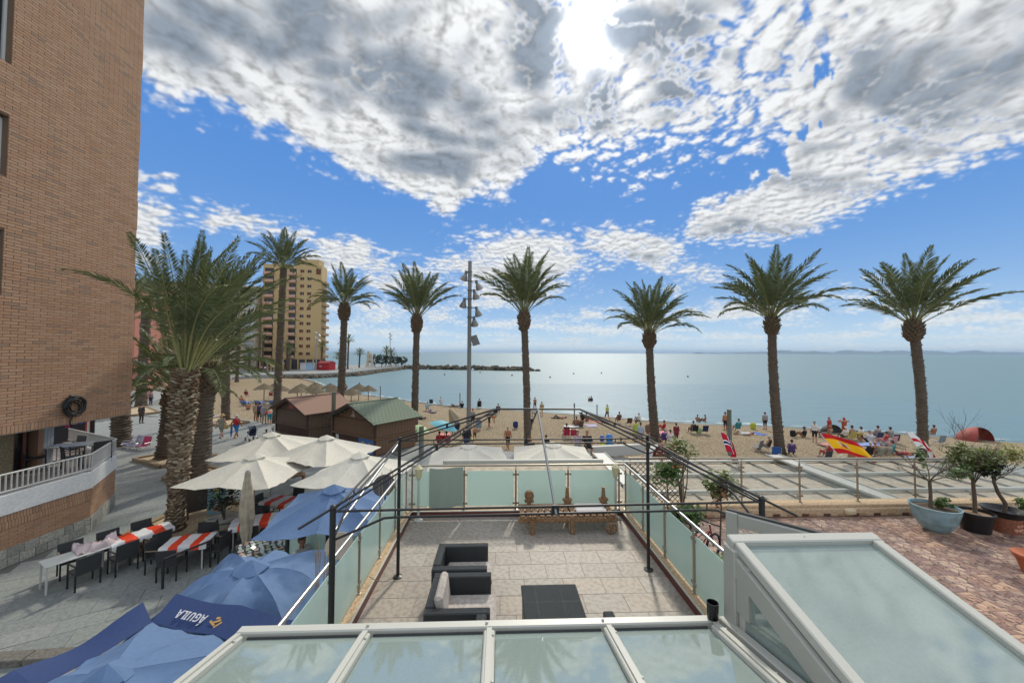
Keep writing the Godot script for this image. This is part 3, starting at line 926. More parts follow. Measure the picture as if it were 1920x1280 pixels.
func make_far_buildings() -> void:
	var glass := mat("far_glass", lin(0.035, 0.035, 0.04), 0.15)
	var brown := mat("shutter_brown", lin(0.16, 0.06, 0.035), 0.7)
	var pale := mat("blind", lin(0.52, 0.38, 0.22), 0.8)
	var pink := mat("balcony_pink", lin(0.55, 0.33, 0.24), 0.85)
	var white := mat("far_white", lin(0.6, 0.6, 0.58), 0.8)
	var ochre := tri_mat("ochre", lin(0.59, 0.425, 0.21), 0.9, mottle("plaster_w", 0.12, 0.03), 0.3)
	var o := thing("apartment_tower", "tall ochre apartment tower with rows of brown windows at the end of the bay", "building")
	var u := Vector3(1, 0, -0.10).normalized()
	facade(o, Vector3(-85.9, 0, -139), u, 20.2, 12, 2.78, 4.2, [[0.5, 3.7, 0.1, 2.3, 1], [5.6, 7.4, 0.95, 2.1, 0], [8.9, 11.4, 0.1, 2.35, 1], [12.7, 14.1, 0.95, 2.1, 0], [15.2, 16.6, 0.95, 2.1, 0], [18.2, 19.9, 0.25, 2.6, 2]], ochre, glass, brown, pink, 1.0, 5.6)
	facade(o, Vector3(-65.8, 0, -141.05), Vector3(-0.1, 0, -1).normalized(), 5.6, 11, 2.78, 4.2, [[0.4, 5.2, 0.1, 2.2, 1]], ochre, glass, pale, mat("tower_slab", lin(0.3, 0.2, 0.13), 0.9), 0.4, 2.0)
	var s := Shape.new(); s.box(Vector3(-71.1, 39.4, -143.5), Vector3(8, 3.0, 4)); s.box(Vector3(-76.6, 39.9, -143), Vector3(0.2, 3, 0.2)); obj("penthouse", s, ochre, o)
	s = Shape.new(); s.box(Vector3(-75, 1.8, -139.2), Vector3(24, 3.6, 0.3)); obj("shop_front", s, mat("shop_dark", lin(0.05, 0.05, 0.06), 0.4), o)
	for i in 9:
		s = Shape.new(); s.box(Vector3(-86 + i * 2.7, 1.8, -138.6), Vector3(0.4, 3.6, 0.4)); obj("column", s, ochre, o)
	var cream := tri_mat("cream", lin(0.56, 0.48, 0.36), 0.9, mottle("plaster_w", 0.12, 0.03), 0.3)
	o = thing("gallery_block", "cream apartment block with white glazed galleries left of the ochre tower", "building")
	facade(o, Vector3(-96.5, 0, -136), u, 9.6, 7, 3.6, 3.8, [[0.6, 1.9, 0.9, 2.3, 0], [3.2, 4.4, 0.9, 2.3, 0], [5.8, 9.3, 0.15, 2.9, 2]], cream, glass, mat("gallery_glass", lin(0.42, 0.47, 0.5), 0.15), white)
	o = thing("orange_block", "orange plastered block behind the palms left of the cream gallery building", "building")
	facade(o, Vector3(-98, 0, -112), u, 14.0, 4, 3.1, 3.6, [[1, 2.4, 0.9, 2.2, 0], [4, 6.6, 0.1, 2.3, 1], [8.4, 9.8, 0.9, 2.2, 0], [11, 13.2, 0.1, 2.3, 1]], tri_mat("orange_wall", lin(0.60, 0.36, 0.16), 0.9, mottle("plaster_w", 0.12, 0.03), 0.3), glass, brown, white)
	o = thing("tan_block", "tan block with a stepped top seen through the fronds of the nearest palm", "building")
	facade(o, Vector3(-79, 0, -80), u, 17.0, 5, 3.3, 3.6, [[1, 2.5, 0.9, 2.2, 0], [4, 7.0, 0.1, 2.3, 1], [9, 10.5, 0.9, 2.2, 0], [12, 15.4, 0.1, 2.3, 1]], tri_mat("tan_wall", lin(0.48, 0.36, 0.24), 0.9, mottle("plaster_w", 0.12, 0.03), 0.3), glass, brown, pink)
	o = thing("red_block", "salmon red house beside the brick wall, behind the left palms", "building")
	facade(o, Vector3(-68, 0, -62), u, 9.0, 4, 3.2, 3.6, [[1, 2.4, 0.9, 2.2, 0], [3.8, 6.0, 0.1, 2.3, 1], [7.0, 8.4, 0.9, 2.2, 0]], tri_mat("red_wall", lin(0.52, 0.22, 0.16), 0.9, mottle("plaster_w", 0.12, 0.03), 0.3), glass, white, white)
	# shops at the foot of the tower
	o = thing("white_awning", "long white shop awning over the crowd on the far promenade", "awning", Vector3(-86, 0, -118))
	s = Shape.new(); s.hexa([Vector3(-9, 2.5, 1.6), Vector3(7, 2.5, 1.6), Vector3(7, 3.3, -2), Vector3(-9, 3.3, -2), Vector3(-9, 2.58, 1.6), Vector3(7, 2.58, 1.6), Vector3(7, 3.38, -2), Vector3(-9, 3.38, -2)]); obj("canopy", s, mat("awning_white", lin(0.6, 0.57, 0.5), 0.9), o)
	for i in 5:
		s = Shape.new(); s.tube([Vector3(-8.8 + i * 3.9, 0, 1.5), Vector3(-8.8 + i * 3.9, 2.55, 1.5)], 0.06, 6); obj("post", s, white, o)
	o = thing("yellow_kiosk", "yellow kiosk on the far promenade beside a palm trunk", "kiosk", Vector3(-75.5, 0, -131))
	s = Shape.new(); s.box(Vector3(0, 1.2, 0), Vector3(3.4, 2.4, 2.2)); obj("wall", s, mat("kiosk_yellow", lin(0.62, 0.38, 0.09), 0.8), o)
	s = Shape.new(); s.box(Vector3(0, 2.48, 0.2), Vector3(3.8, 0.14, 2.8)); obj("roof", s, white, o)
	s = Shape.new(); s.box(Vector3(0.6, 1.0, 1.1), Vector3(0.8, 1.9, 0.05)); obj("door", s, glass, o)
	o = thing("blue_hut", "pale blue and white striped changing hut on the sea wall", "hut", Vector3(-66.2, 0, -132.4), 0.2)
	s = Shape.new(); s.box(Vector3(0, 1.25, -0.8), Vector3(4.4, 2.5, 1.9)); obj("wall", s, white, o)
	for i in 7:
		s = Shape.new(); s.bevel(Vector3(-1.9 + i * 0.63, 1.2, 0.17), Vector3(0.45, 2.3, 0.05), 0.01); obj("door", s, mat("hut_blue", lin(0.27, 0.45, 0.62), 0.7) if i > 2 else white, o)
	s = Shape.new(); s.box(Vector3(0, 2.58, -0.7), Vector3(4.8, 0.14, 2.4)); obj("roof", s, mat("hut_roof_grey", lin(0.3, 0.31, 0.33), 0.8), o)
	o = thing("red_hut", "bright red wooden lifeguard hut on the far sea wall", "hut", Vector3(-60.9, 0, -135.5), -0.35)
	var red := mat("hut_red", lin(0.42, 0.02, 0.03), 0.6)
	s = Shape.new(); s.box(Vector3(0, 1.2, 0), Vector3(5.0, 2.4, 3.0))
	for i in 12: s.box(Vector3(-2.4 + i * 0.436, 1.2, 1.52), Vector3(0.4, 2.36, 0.04))
	obj("wall", s, red, o)
	s = Shape.new(); s.hexa([Vector3(-2.7, 2.41, 1.9), Vector3(2.7, 2.41, 1.9), Vector3(2.7, 2.41, -1.9), Vector3(-2.7, 2.41, -1.9), Vector3(-2.7, 3.2, 0.05), Vector3(2.7, 3.2, 0.05), Vector3(2.7, 3.2, -0.05), Vector3(-2.7, 3.2, -0.05)]); obj("roof", s, mat("hut_roof_red", lin(0.3, 0.05, 0.05), 0.8), o)
	s = Shape.new(); s.box(Vector3(-1.2, 1.35, 1.56), Vector3(1.0, 0.8, 0.05)); obj("window", s, mat("hut_sign", lin(0.5, 0.25, 0.25), 0.6), o)
	# white balustrade along the far promenade
	o = thing("promenade_balustrade", "low white balustrade on the far promenade before the dark trees", "balustrade", Vector3(-47.3, 0, -124))
	var bl := Shape.new(); bl.bevel(Vector3(0, 0.45, 0), Vector3(0.3, 0.9, 0.3), 0.02); var bmesh := bl.mesh()
	for i in 22:
		var p := obj("post", bmesh, white, o); p.position = Vector3(0.9 * i / 22.0, 0, -i * 2.5)
	s = Shape.new(); s.box(Vector3(0.45, 0.98, -26.4), Vector3(0.2, 0.12, 53.5), turned(0, -0.018, 0)); obj("handrail", s, white, o)
	o = thing("monument", "tall pale stone monument between the far dark trees", "monument", Vector3(-54, 0, -160))
	s = Shape.new(); s.bevel(Vector3(-0.8, 3.4, 0), Vector3(0.9, 6.8, 0.9), 0.05, turned(0, 0, -0.08)); s.bevel(Vector3(0.8, 2.9, 0), Vector3(0.8, 5.8, 0.9), 0.05, turned(0, 0, 0.1)); obj("pillar", s, mat("pale_stone", lin(0.55, 0.48, 0.38), 0.9), o)
	s = Shape.new(); s.bevel(Vector3(0, 0.3, 0), Vector3(3.4, 0.6, 2.2), 0.04); obj("plinth", s, mat("pale_stone", lin(0.55, 0.48, 0.38), 0.9), o)


# ------------------------------------------------------------------ palms
var leaf_m: StandardMaterial3D
var stalk_m: StandardMaterial3D
var trunk_m: StandardMaterial3D
var boot_ms := []
var fronds := {}


func palm_materials() -> void:
	var tex := noise_tex("leaf", 0.02, [[0, lin(0.085, 0.11, 0.042)], [0.5, lin(0.145, 0.175, 0.07)], [1, lin(0.235, 0.25, 0.13)]], 3)
	leaf_m = tri_mat("leaf", Color(1, 1, 1), 0.45, tex, 1.3)
	leaf_m.backlight_enabled = true; leaf_m.backlight = lin(0.17, 0.2, 0.07)
	leaf_m.cull_mode = BaseMaterial3D.CULL_DISABLED
	stalk_m = tri_mat("stalk", lin(0.42, 0.41, 0.17), 0.5, mottle("stalk", 0.35, 0.02), 1.0)
	trunk_m = tri_mat("trunk", Color.WHITE, 0.95, noise_tex("trunk", 0.05, [[0, lin(0.045, 0.032, 0.024)], [0.5, lin(0.13, 0.098, 0.07)], [1, lin(0.26, 0.21, 0.155)]], 5), 0.9, noise_tex("trunk_bump", 0.08, [], 4, 8.0), 1.2)
	boot_ms = []
	for i in 4:
		boot_ms.append(tri_mat("boot_%d" % i, [lin(0.42, 0.32, 0.22), lin(0.27, 0.19, 0.125), lin(0.54, 0.45, 0.34), lin(0.27, 0.16, 0.10)][i], 0.95, mottle("boot", 0.5, 0.05), 2.2))


func frond_mesh(kind: String, variant: int) -> ArrayMesh:
	var key := "%s%d" % [kind, variant]
	if fronds.has(key): return fronds[key]
	# kind: near 5 m, mid 4 m, far 3 m with fewer leaflets
	var len: float = {"near": 5.2, "mid": 3.9, "far": 3.4}[kind]
	var pairs: int = {"near": 84, "mid": 58, "far": 28}[kind]
	var leaf_len: float = {"near": 0.54, "mid": 0.66, "far": 0.66}[kind]
	var wide: float = {"near": 0.017, "mid": 0.026, "far": 0.05}[kind]
	var bend: float = [0.25, 0.5, 0.75, 1.0, 1.3, 1.6][variant % 6]
	var path := []
	var p := Vector3.ZERO
	var n := 14
	var dirs := []
	for i in n + 1:
		var t := float(i) / n
		var a := bend * pow(t, 1.7)
		var d := Vector3(0.02 * sin(t * 5 + variant), cos(a), sin(a)).normalized()
		path.append(p); dirs.append(d)
		p += d * len / n
	var radii := []
	for i in n + 1: radii.append(lerpf(0.05 if kind == "near" else 0.036, 0.006, pow(float(i) / n, 0.7)))
	var st := Shape.new(); st.tube(path, radii, 5, false)
	var lf := Shape.new()
	var pet := 0.34 if kind == "near" else 0.24
	for k in pairs:
		var t := lerpf(pet, 0.995, (k + rnd(-0.3, 0.3)) / pairs)
		var i := clampi(int(t * n), 0, n - 1)
		var at: Vector3 = (path[i] as Vector3).lerp(path[i + 1], t * n - i)
		var d: Vector3 = (dirs[i] as Vector3).lerp(dirs[i + 1], t * n - i).normalized()
		var up := Vector3(0, -d.z, d.y)  # away from the ground side of the arc
		up = -up if up.z > 0 else up
		var w := (t - pet) / (1 - pet)
		var l := leaf_len * (0.35 + 0.65 * sin(PI * clampf(w * 0.8 + 0.2, 0, 1))) * (1.0 - 0.45 * pow(w, 4)) * rnd(0.8, 1.15)
		if w < 0.06: l *= 0.5
		for s in [-1.0, 1.0]:
			var fan := rnd(-0.2, 0.75)
			var dir: Vector3 = (d * lerpf(0.55, 1.3, w) + Vector3.RIGHT * s * 0.85 + up * fan * 0.7).normalized()
			var tip: Vector3 = at + dir * l - up * l * rnd(0.02, 0.2)
			var mid: Vector3 = at + dir * l * 0.45
			var side: Vector3 = dir.cross(up).normalized().rotated(dir, rnd(-0.7, 0.7)) * wide
			lf.tri(at, mid + side, tip); lf.tri(at, tip, mid - side)
	var m := ArrayMesh.new()
	lf.into(m); m.surface_set_material(0, leaf_m)
	st.into(m); m.surface_set_material(1, stalk_m)
	fronds[key] = m
	return m


func trunk_shape(base: Vector3, top: Vector3, r0: float, r1: float, sway: Vector3, ring := 0.17, rough := 0.11) -> Shape:
	var s := Shape.new()
	var h := base.distance_to(top)
	var n := int(h / ring)
	var seg := 12
	var rings := []
	for i in n + 1:
		var t := float(i) / n
		var c := base.lerp(top, t) + sway * sin(PI * t)
		var r := lerpf(r0, r1, t) * (1.0 + 0.35 * exp(-t * h / 0.35))
		for q in 2:
			var row := []
			for k in seg:
				var a := TAU * k / seg + 0.26 * (i % 2)
				var rr := r * (1.0 - rough * 0.4 if q == 0 else 1.0 + rough * 2.6 * pow(rng.randf(), 1.6))
				row.append(c + Vector3(cos(a) * rr, q * ring * 0.72 + (rnd(-0.3, 0.3) if q else rnd(-0.12, 0.12)) * ring, -sin(a) * rr))
			rings.append(row)
	for i in rings.size() - 1:
		for k in seg:
			var j := (k + 1) % seg
			s.quad(rings[i][k], rings[i][j], rings[i + 1][j], rings[i + 1][k])
	return s


func boot_shape(w: float, l: float, th: float) -> Shape:  # a cut leaf base: a wedge that leans out and up, +y up, +z out
	var s := Shape.new()
	s.hexa([Vector3(-w, -l * 0.35, 0.02), Vector3(w, -l * 0.35, 0.02), Vector3(w, -l * 0.35, -th), Vector3(-w, -l * 0.35, -th), Vector3(-w * 0.62, l, th * 1.9), Vector3(w * 0.62, l, th * 1.9), Vector3(w * 0.55, l * 1.12, th * 0.9), Vector3(-w * 0.55, l * 1.12, th * 0.9)])
	return s


func palm(label: String, base: Vector3, top: Vector3, r0: float, r1: float, kind: String, count: int, spread: float, lift: float, wind: Vector3, size := 1.0, knob := 0.52, sway := Vector3.ZERO, group := "palms along the beach") -> Node3D:
	var o := thing("palm_tree", label, "palm", base, 0, group)
	var rel := top - base
	obj("trunk", trunk_shape(Vector3(0, -0.3, 0), rel, r0, r1, sway), trunk_m, o)
	if knob > 0:
		var s := Shape.new()
		s.lathe([Vector2(r1, -0.95), Vector2(knob * 0.8, -0.5), Vector2(knob * 0.82, -0.05), Vector2(knob * 0.55, 0.35), Vector2(0.12, 0.75)], 10, Transform3D(Basis.IDENTITY, rel))
		var bt := boot_shape(0.085, 0.17, 0.05)
		var nb := 110 if kind != "far" else 30
		for i in nb:
			var t := float(i) / nb
			var a := i * 2.399
			var y := lerpf(-1.0, 0.45, t)
			var r := lerpf(r1, knob, smoothstep(-1.05, -0.45, y)) * (1.0 if y < 0 else 1.0 - 0.55 * y / 0.45)
			s.add(bt, Transform3D(Basis(Vector3.UP, a) * turned(lerpf(0.55, -0.1, t) + rnd(-0.2, 0.3), rnd(-0.3, 0.3), 0) * rnd(0.8, 1.3), rel + Vector3(sin(a) * r * 0.9, y, cos(a) * r * 0.9)))
		stuff(obj("leaf_bases", s, boot_ms[1], o))
	crown(o, rel + Vector3(0, 0.25, 0), kind, count, spread, lift, wind, size)
	return o


func crown(o: Node3D, at: Vector3, kind: String, count: int, spread: float, lift: float, wind: Vector3, size: float) -> void:
	for i in count:
		var t := (i + 0.5) / count
		var az := i * 2.39996 + rnd(-0.2, 0.2)
		var tilt := lerpf(0.06, spread, pow(t, 0.75)) + rnd(-0.08, 0.08)
		var hd := Vector3(sin(az), 0, cos(az))
		var d := (hd * sin(tilt) + Vector3.UP * cos(tilt) + wind * 0.3).normalized()
		var g := (Vector3.DOWN * lerpf(0.35, 1.0, t) + hd * 0.7 + wind)
		g = (g - d * g.dot(d)).normalized()
		var v := clampi(int(lerpf(0.0, 4.5, t) * lift + rnd(0, 1.4)), 0, 5)
		var f := obj("frond", frond_mesh(kind, v + 6 * (i % 2)), null, o)
		var x := d.cross(g).normalized()
		f.transform = Transform3D(Basis(x, d, g) * Basis.from_scale(Vector3.ONE * size * rnd(0.82, 1.08)), at + hd * 0.1 * sin(tilt) - Vector3(0, 0.25 * t, 0))


func make_palms() -> void:
	palm_materials()
	# the row along the edge of the sand, from right to left
	palm("rightmost palm of the beach row, before the sea, behind the potted trees", Vector3(29.1, -0.85, -24.6), Vector3(28.7, 8.3, -24.6), 0.27, 0.27, "mid", 30, 0.92, 0.605, Vector3(0.1, 0, 0.05), 1.311, 0.52, Vector3(0.2, 0, 0))
	palm("second palm from the right, its trunk bent and thick-scarred, right of the dark post", Vector3(20.5, -0.85, -26.4), Vector3(20.0, 8.75, -26.4), 0.33, 0.26, "mid", 35, 1, 1.045, Vector3(0.06, 0, 0), 1.292, 0.46, Vector3(-0.15, 0, 0))
	palm("third palm from the right, shorter and wind-blown, over the red beach tent", Vector3(13.1, -0.85, -30.5), Vector3(12.6, 7.8, -30.5), 0.36, 0.27, "mid", 35, 0.95, 1.045, Vector3(0.3, 0, 0), 1.235, 0.5, Vector3(-0.1, 0, 0))
	palm("palm right of the floodlight mast, straight trunk rising behind the black pergola frame", Vector3(2.2, -0.85, -26.9), Vector3(1.9, 9.0, -26.9), 0.25, 0.24, "mid", 29, 0.72, 0.935, Vector3(0.16, 0, 0), 1.197, 0.4, Vector3(0.05, 0, 0))
	palm("palm left of the floodlight mast beside the green-roofed kiosk, upright crown", Vector3(-6.7, -0.85, -30.6), Vector3(-6.6, 9.0, -30.6), 0.28, 0.24, "mid", 29, 0.72, 0.66, Vector3(0.0, 0, 0), 1.14, 0.42)
	palm("palm between the two kiosks with a drooping crown", Vector3(-13.6, -0.7, -32.5), Vector3(-13.2, 10.1, -32.5), 0.32, 0.25, "mid", 29, 1.05, 1.43, Vector3(0.1, 0, 0), 0.931, 0.44, Vector3(0.1, 0, 0))
	palm("tallest palm, its ragged crown standing against the ochre tower and the sky", Vector3(-20.2, -0.7, -35), Vector3(-19.8, 13.9, -35), 0.32, 0.27, "mid", 30, 1, 1.265, Vector3(0.2, 0, 0), 0.931, 0)
	palm("palm standing in the raised bed by the walkers, crown behind the nearest palm", Vector3(-25.0, 0, -35.5), Vector3(-25.2, 11.5, -35.5), 0.34, 0.28, "mid", 25, 1.05, 1.21, Vector3(0.1, 0, 0), 0.95, 0)
	palm("palm behind the nearest trunk, low crown spreading right over the pavement", Vector3(-14.9, 0, -19.3), Vector3(-14.5, 5.3, -19.3), 0.36, 0.36, "mid", 30, 1.35, 1.265, Vector3(0.25, 0, 0), 0.95, 0.44)
	palm("short palm in the stone-edged bed left of the nearest trunk", Vector3(-19.7, 0, -23.0), Vector3(-19.3, 3.8, -23.0), 0.4, 0.38, "mid", 29, 1.25, 1.21, Vector3(-0.1, 0, 0), 1.0925, 0.46)
	palm("palm beside the corner of the balcony, its crown hidden by the brick house", Vector3(-25.5, 0, -26.5), Vector3(-25.8, 8.3, -26.5), 0.5, 0.4, "mid", 22, 1.3, 1.21, Vector3(0.05, 0, 0), 0.95, 0)
	palm("palm beside the brick corner, by the couple seen from behind", Vector3(-41.2, 0, -44.9), Vector3(-40.9, 12.3, -44.9), 0.5, 0.4, "mid", 25, 1.35, 1.43, Vector3(0.1, 0, 0), 1.045, 0.0)
	# the nearest palm, with its leaf bases one by one
	var base := Vector3(-11.35, 0, -13.75)
	var top := Vector3(-11.1, 5.75, -13.75)
	var o := thing("palm_tree", "nearest palm, thick shaggy trunk and huge crown beside the restaurant tables", "palm", base, 0, "palms along the beach")
	var rad := func(y: float) -> float: return 0.18 + 0.05 * smoothstep(1.2, 2.6, y) + 0.08 * smoothstep(2.8, 4.2, y) - 0.06 * smoothstep(4.9, 5.7, y) + 0.14 * exp(-y / 0.3)
	var s := Shape.new()
	var ring := []
	for i in 44:
		var y := -0.2 + i * 0.139
		var r: float = rad.call(y) - 0.05
		var row := []
		for k in 14:
			var a := TAU * k / 14
			var rr := r * (1.0 + rnd(-0.04, 0.04))
			row.append(Vector3(0.25 * y / 5.75 + cos(a) * rr, y, -sin(a) * rr))
		ring.append(row)
	for i in ring.size() - 1:
		for k in 14: s.quad(ring[i][k], ring[i][(k + 1) % 14], ring[i + 1][(k + 1) % 14], ring[i + 1][k])
	obj("trunk", s, trunk_m, o)
	var bm := []
	for i in 3: bm.append(boot_shape([0.1, 0.08, 0.12][i], [0.13, 0.16, 0.12][i], [0.06, 0.07, 0.05][i]).mesh())
	var rest := Shape.new()
	var n := 620
	var near_ones := 0
	for i in n:
		var y := lerpf(0.1, 5.75, float(i) / n)
		var a := i * 2.39996
		var r: float = rad.call(y) - 0.03
		var b := Basis(Vector3.UP, a) * turned(lerpf(0.2, 0.45, smoothstep(2, 5, y)) + rnd(-0.3, 0.35), rnd(-0.4, 0.4), rnd(-0.25, 0.25)) * (rnd(0.8, 1.15) * (0.8 if y < 1.6 else 1.05))
		var x := Transform3D(b, Vector3(0.25 * y / 5.75 + sin(a) * r, y, cos(a) * r))
		var towards := Vector3(11.3, 0, 13.7).normalized().dot(Vector3(sin(a), 0, cos(a)))
		if towards > 0.12 and near_ones < 299 and y > 0.2:
			near_ones += 1
			var q := obj("leaf_base", bm[i % 3], boot_ms[rng.randi() % 4 if y > 4.6 else rng.randi() % 3], o)
			q.transform = x
		else:
			rest.add(boot_shape(0.1, 0.13, 0.055), x)
	stuff(obj("leaf_bases", rest, boot_ms[1], o))
	crown(o, Vector3(0.25, 5.55, 0), "near", 38, 0.48, 0.95, Vector3(0.85, 0, 0.0), 1.03)
	# far palms round the bay
	var far := [[-83, -128, 5.5, 2], [-79.0, -128.5, 9.8, 1], [-71.5, -129.5, 7.6, 1], [-70.2, -128.5, 6.2, 1], [-63.5, -137.0, 8.0, 1], [-61.2, -150.0, 9.6, 1], [-61.0, -146.0, 4.2, 2], [-56.5, -143, 10.5, 1], [-55.5, -152.0, 5.6, 1], [-62, -66, 9.0, 2], [-57, -84, 7.5, 2], [-73, -104, 8.6, 1], [-50.5, -171, 6.5, 1], [-47.0, -166, 5.2, 2]]
	var far_labels := ["palm before the white galleries across the bay", "slim palm before the left half of the ochre tower", "taller of two palms crossing before the ochre tower", "shorter palm of the crossing pair before the ochre tower", "palm behind the red hut, against the tower's dark corner", "palm with a high crown just right of the ochre tower", "bushy low palm at the right foot of the ochre tower", "palm peeping out behind the trunk between the kiosks", "lone dark palm on the far promenade left of the monument", "palm before the salmon house beyond the left pavement", "palm before the tan block beyond the beach", "palm before the orange block at the head of the bay", "palm rising from the dark trees at the far point", "low palm at the seaward end of the far trees"]
	for i in far.size():
		var f = far[i]
		palm(far_labels[i], Vector3(f[0], 0, f[1]), Vector3(f[0] + 0.2, f[2], f[1]), 0.32, 0.28, "far", 22, 1.45, 1.3, Vector3(0.05, 0, 0), 0.85 if f[3] == 1 else 1.0, 0.4, Vector3.ZERO, "palms across the bay")
	# dark round trees at the point
	for i in 5:
		var at := Vector3(-53.0 + i * 1.9, 0, -163 - i * 4.0)
		var t := thing("round_tree", ["dark bushy tree left in the clump on the far point", "dark bushy tree second in the clump on the far point", "dark bushy tree in the middle of the clump on the far point", "dark bushy tree fourth in the clump on the far point", "dark bushy tree nearest the sea in the clump on the far point"][i], "tree", at, 0, "trees on the far point")
		s = Shape.new(); s.tube([Vector3.ZERO, Vector3(0.1, 2.2, 0)], [0.3, 0.2], 6); obj("trunk", s, trunk_m, t)
		s = Shape.new()
		for k in 420:
			var p := Vector3(rnd(-1, 1), rnd(-1, 1), rnd(-1, 1))
			if p.length() > 1: continue
			p = p.normalized() * pow(p.length(), 0.4) * Vector3(2.7, 2.1 - 0.15 * i, 2.7) + Vector3(0, 3.4 - 0.2 * i, 0)
			var b := turned(rnd(0, 6), rnd(0, 6), 0)
			s.tri(p + b * Vector3(-0.4, 0, 0), p + b * Vector3(0.4, 0, 0), p + b * Vector3(0, 0.1, 0.7))
		obj("crown", s, mat("dark_foliage", lin(0.03, 0.045, 0.025), 0.8), t)


# ------------------------------------------------------------------ roof terraces
func tile_parts(o: Node3D, called: String, x0: float, x1: float, z0: float, z1: float, w: float, d: float, y: float, ms: Array, gap: float, keep: Callable, running := true) -> void:
	var row := 0
	var z := z0
	while z > z1 + 0.02:
		var zb := maxf(z - d, z1)
		var x := x0 - (fmod(row * 0.37, 1.0) * w if running else 0.0)
		while x < x1 - 0.01:
			var a := maxf(x, x0); var b := minf(x + w, x1)
			if b - a > 0.03 and keep.call((a + b) / 2, (z + zb) / 2):
				var q := obj(called, sized(Vector3(snappedf(b - a - gap, 0.001), 0.03, snappedf(z - zb - gap, 0.001))), ms[rng.randi() % ms.size()], o)
				q.position = Vector3((a + b) / 2, y - 0.015 + rnd(-0.0012, 0.0012), (z + zb) / 2)
			x += w
		z -= d
		row += 1


func steel_rail(o: Node3D, a: Vector3, b: Vector3, m: Material, r := 0.024) -> void:
	var s := Shape.new(); s.tube([a, b], r, 12); obj("handrail", s, m, o)


func rail_post(o: Node3D, at: Vector3, top: float, m: Material, along_x: bool) -> void:
	var s := Shape.new()
	s.tube([at, at + Vector3(0, top - at.y - 0.1, 0)], 0.021, 10)
	s.tube([at + Vector3(0, top - at.y - 0.1, 0), Vector3(at.x, top - 0.015, at.z)], 0.008, 6)
	s.lathe([Vector2(0.0, 0), Vector2(0.045, 0), Vector2(0.045, 0.012), Vector2(0.022, 0.016)], 12, Transform3D(Basis.IDENTITY, at))
	var p := obj("post", s, m, o)
	s = Shape.new()
	for y in [0.14, top - at.y - 0.2]:
		for k in [-1.0, 1.0]:
			s.bevel(at + Vector3(0, y, 0) + (Vector3(k * 0.045, 0, 0) if along_x else Vector3(0, 0, k * 0.045)), Vector3(0.05, 0.045, 0.03) if along_x else Vector3(0.03, 0.045, 0.05), 0.005)
	obj("clamp", s, m, p)


func leafy(o: Node3D, called: String, at: Vector3, r: Vector3, n: int, size: float, m: Material, hollow := 0.5) -> MeshInstance3D:
	var s := Shape.new()
	var lumps := []
	for i in 9: lumps.append(Vector3(rnd(-1, 1), rnd(-0.8, 1), rnd(-1, 1)).normalized() * rnd(0.35, 0.75))
	for i in n:
		var c: Vector3 = lumps[rng.randi() % 9]
		var p := c + Vector3(rnd(-1, 1), rnd(-1, 1), rnd(-1, 1)).normalized() * pow(rng.randf(), hollow) * 0.45
		var b := turned(rnd(-0.9, 0.5), rnd(0, TAU), rnd(-0.5, 0.5)) * (size * rnd(0.6, 1.25))
		var q := at + p * r
		var u := b * Vector3(0.28, 0.06, 0); var w := b * Vector3(0, 0, 0.5); var e := b * Vector3(-0.28, 0.06, 0)
		s.tri(q - w, q + u, q + w); s.tri(q - w, q + w, q + e)
	return obj(called, s, m, o)


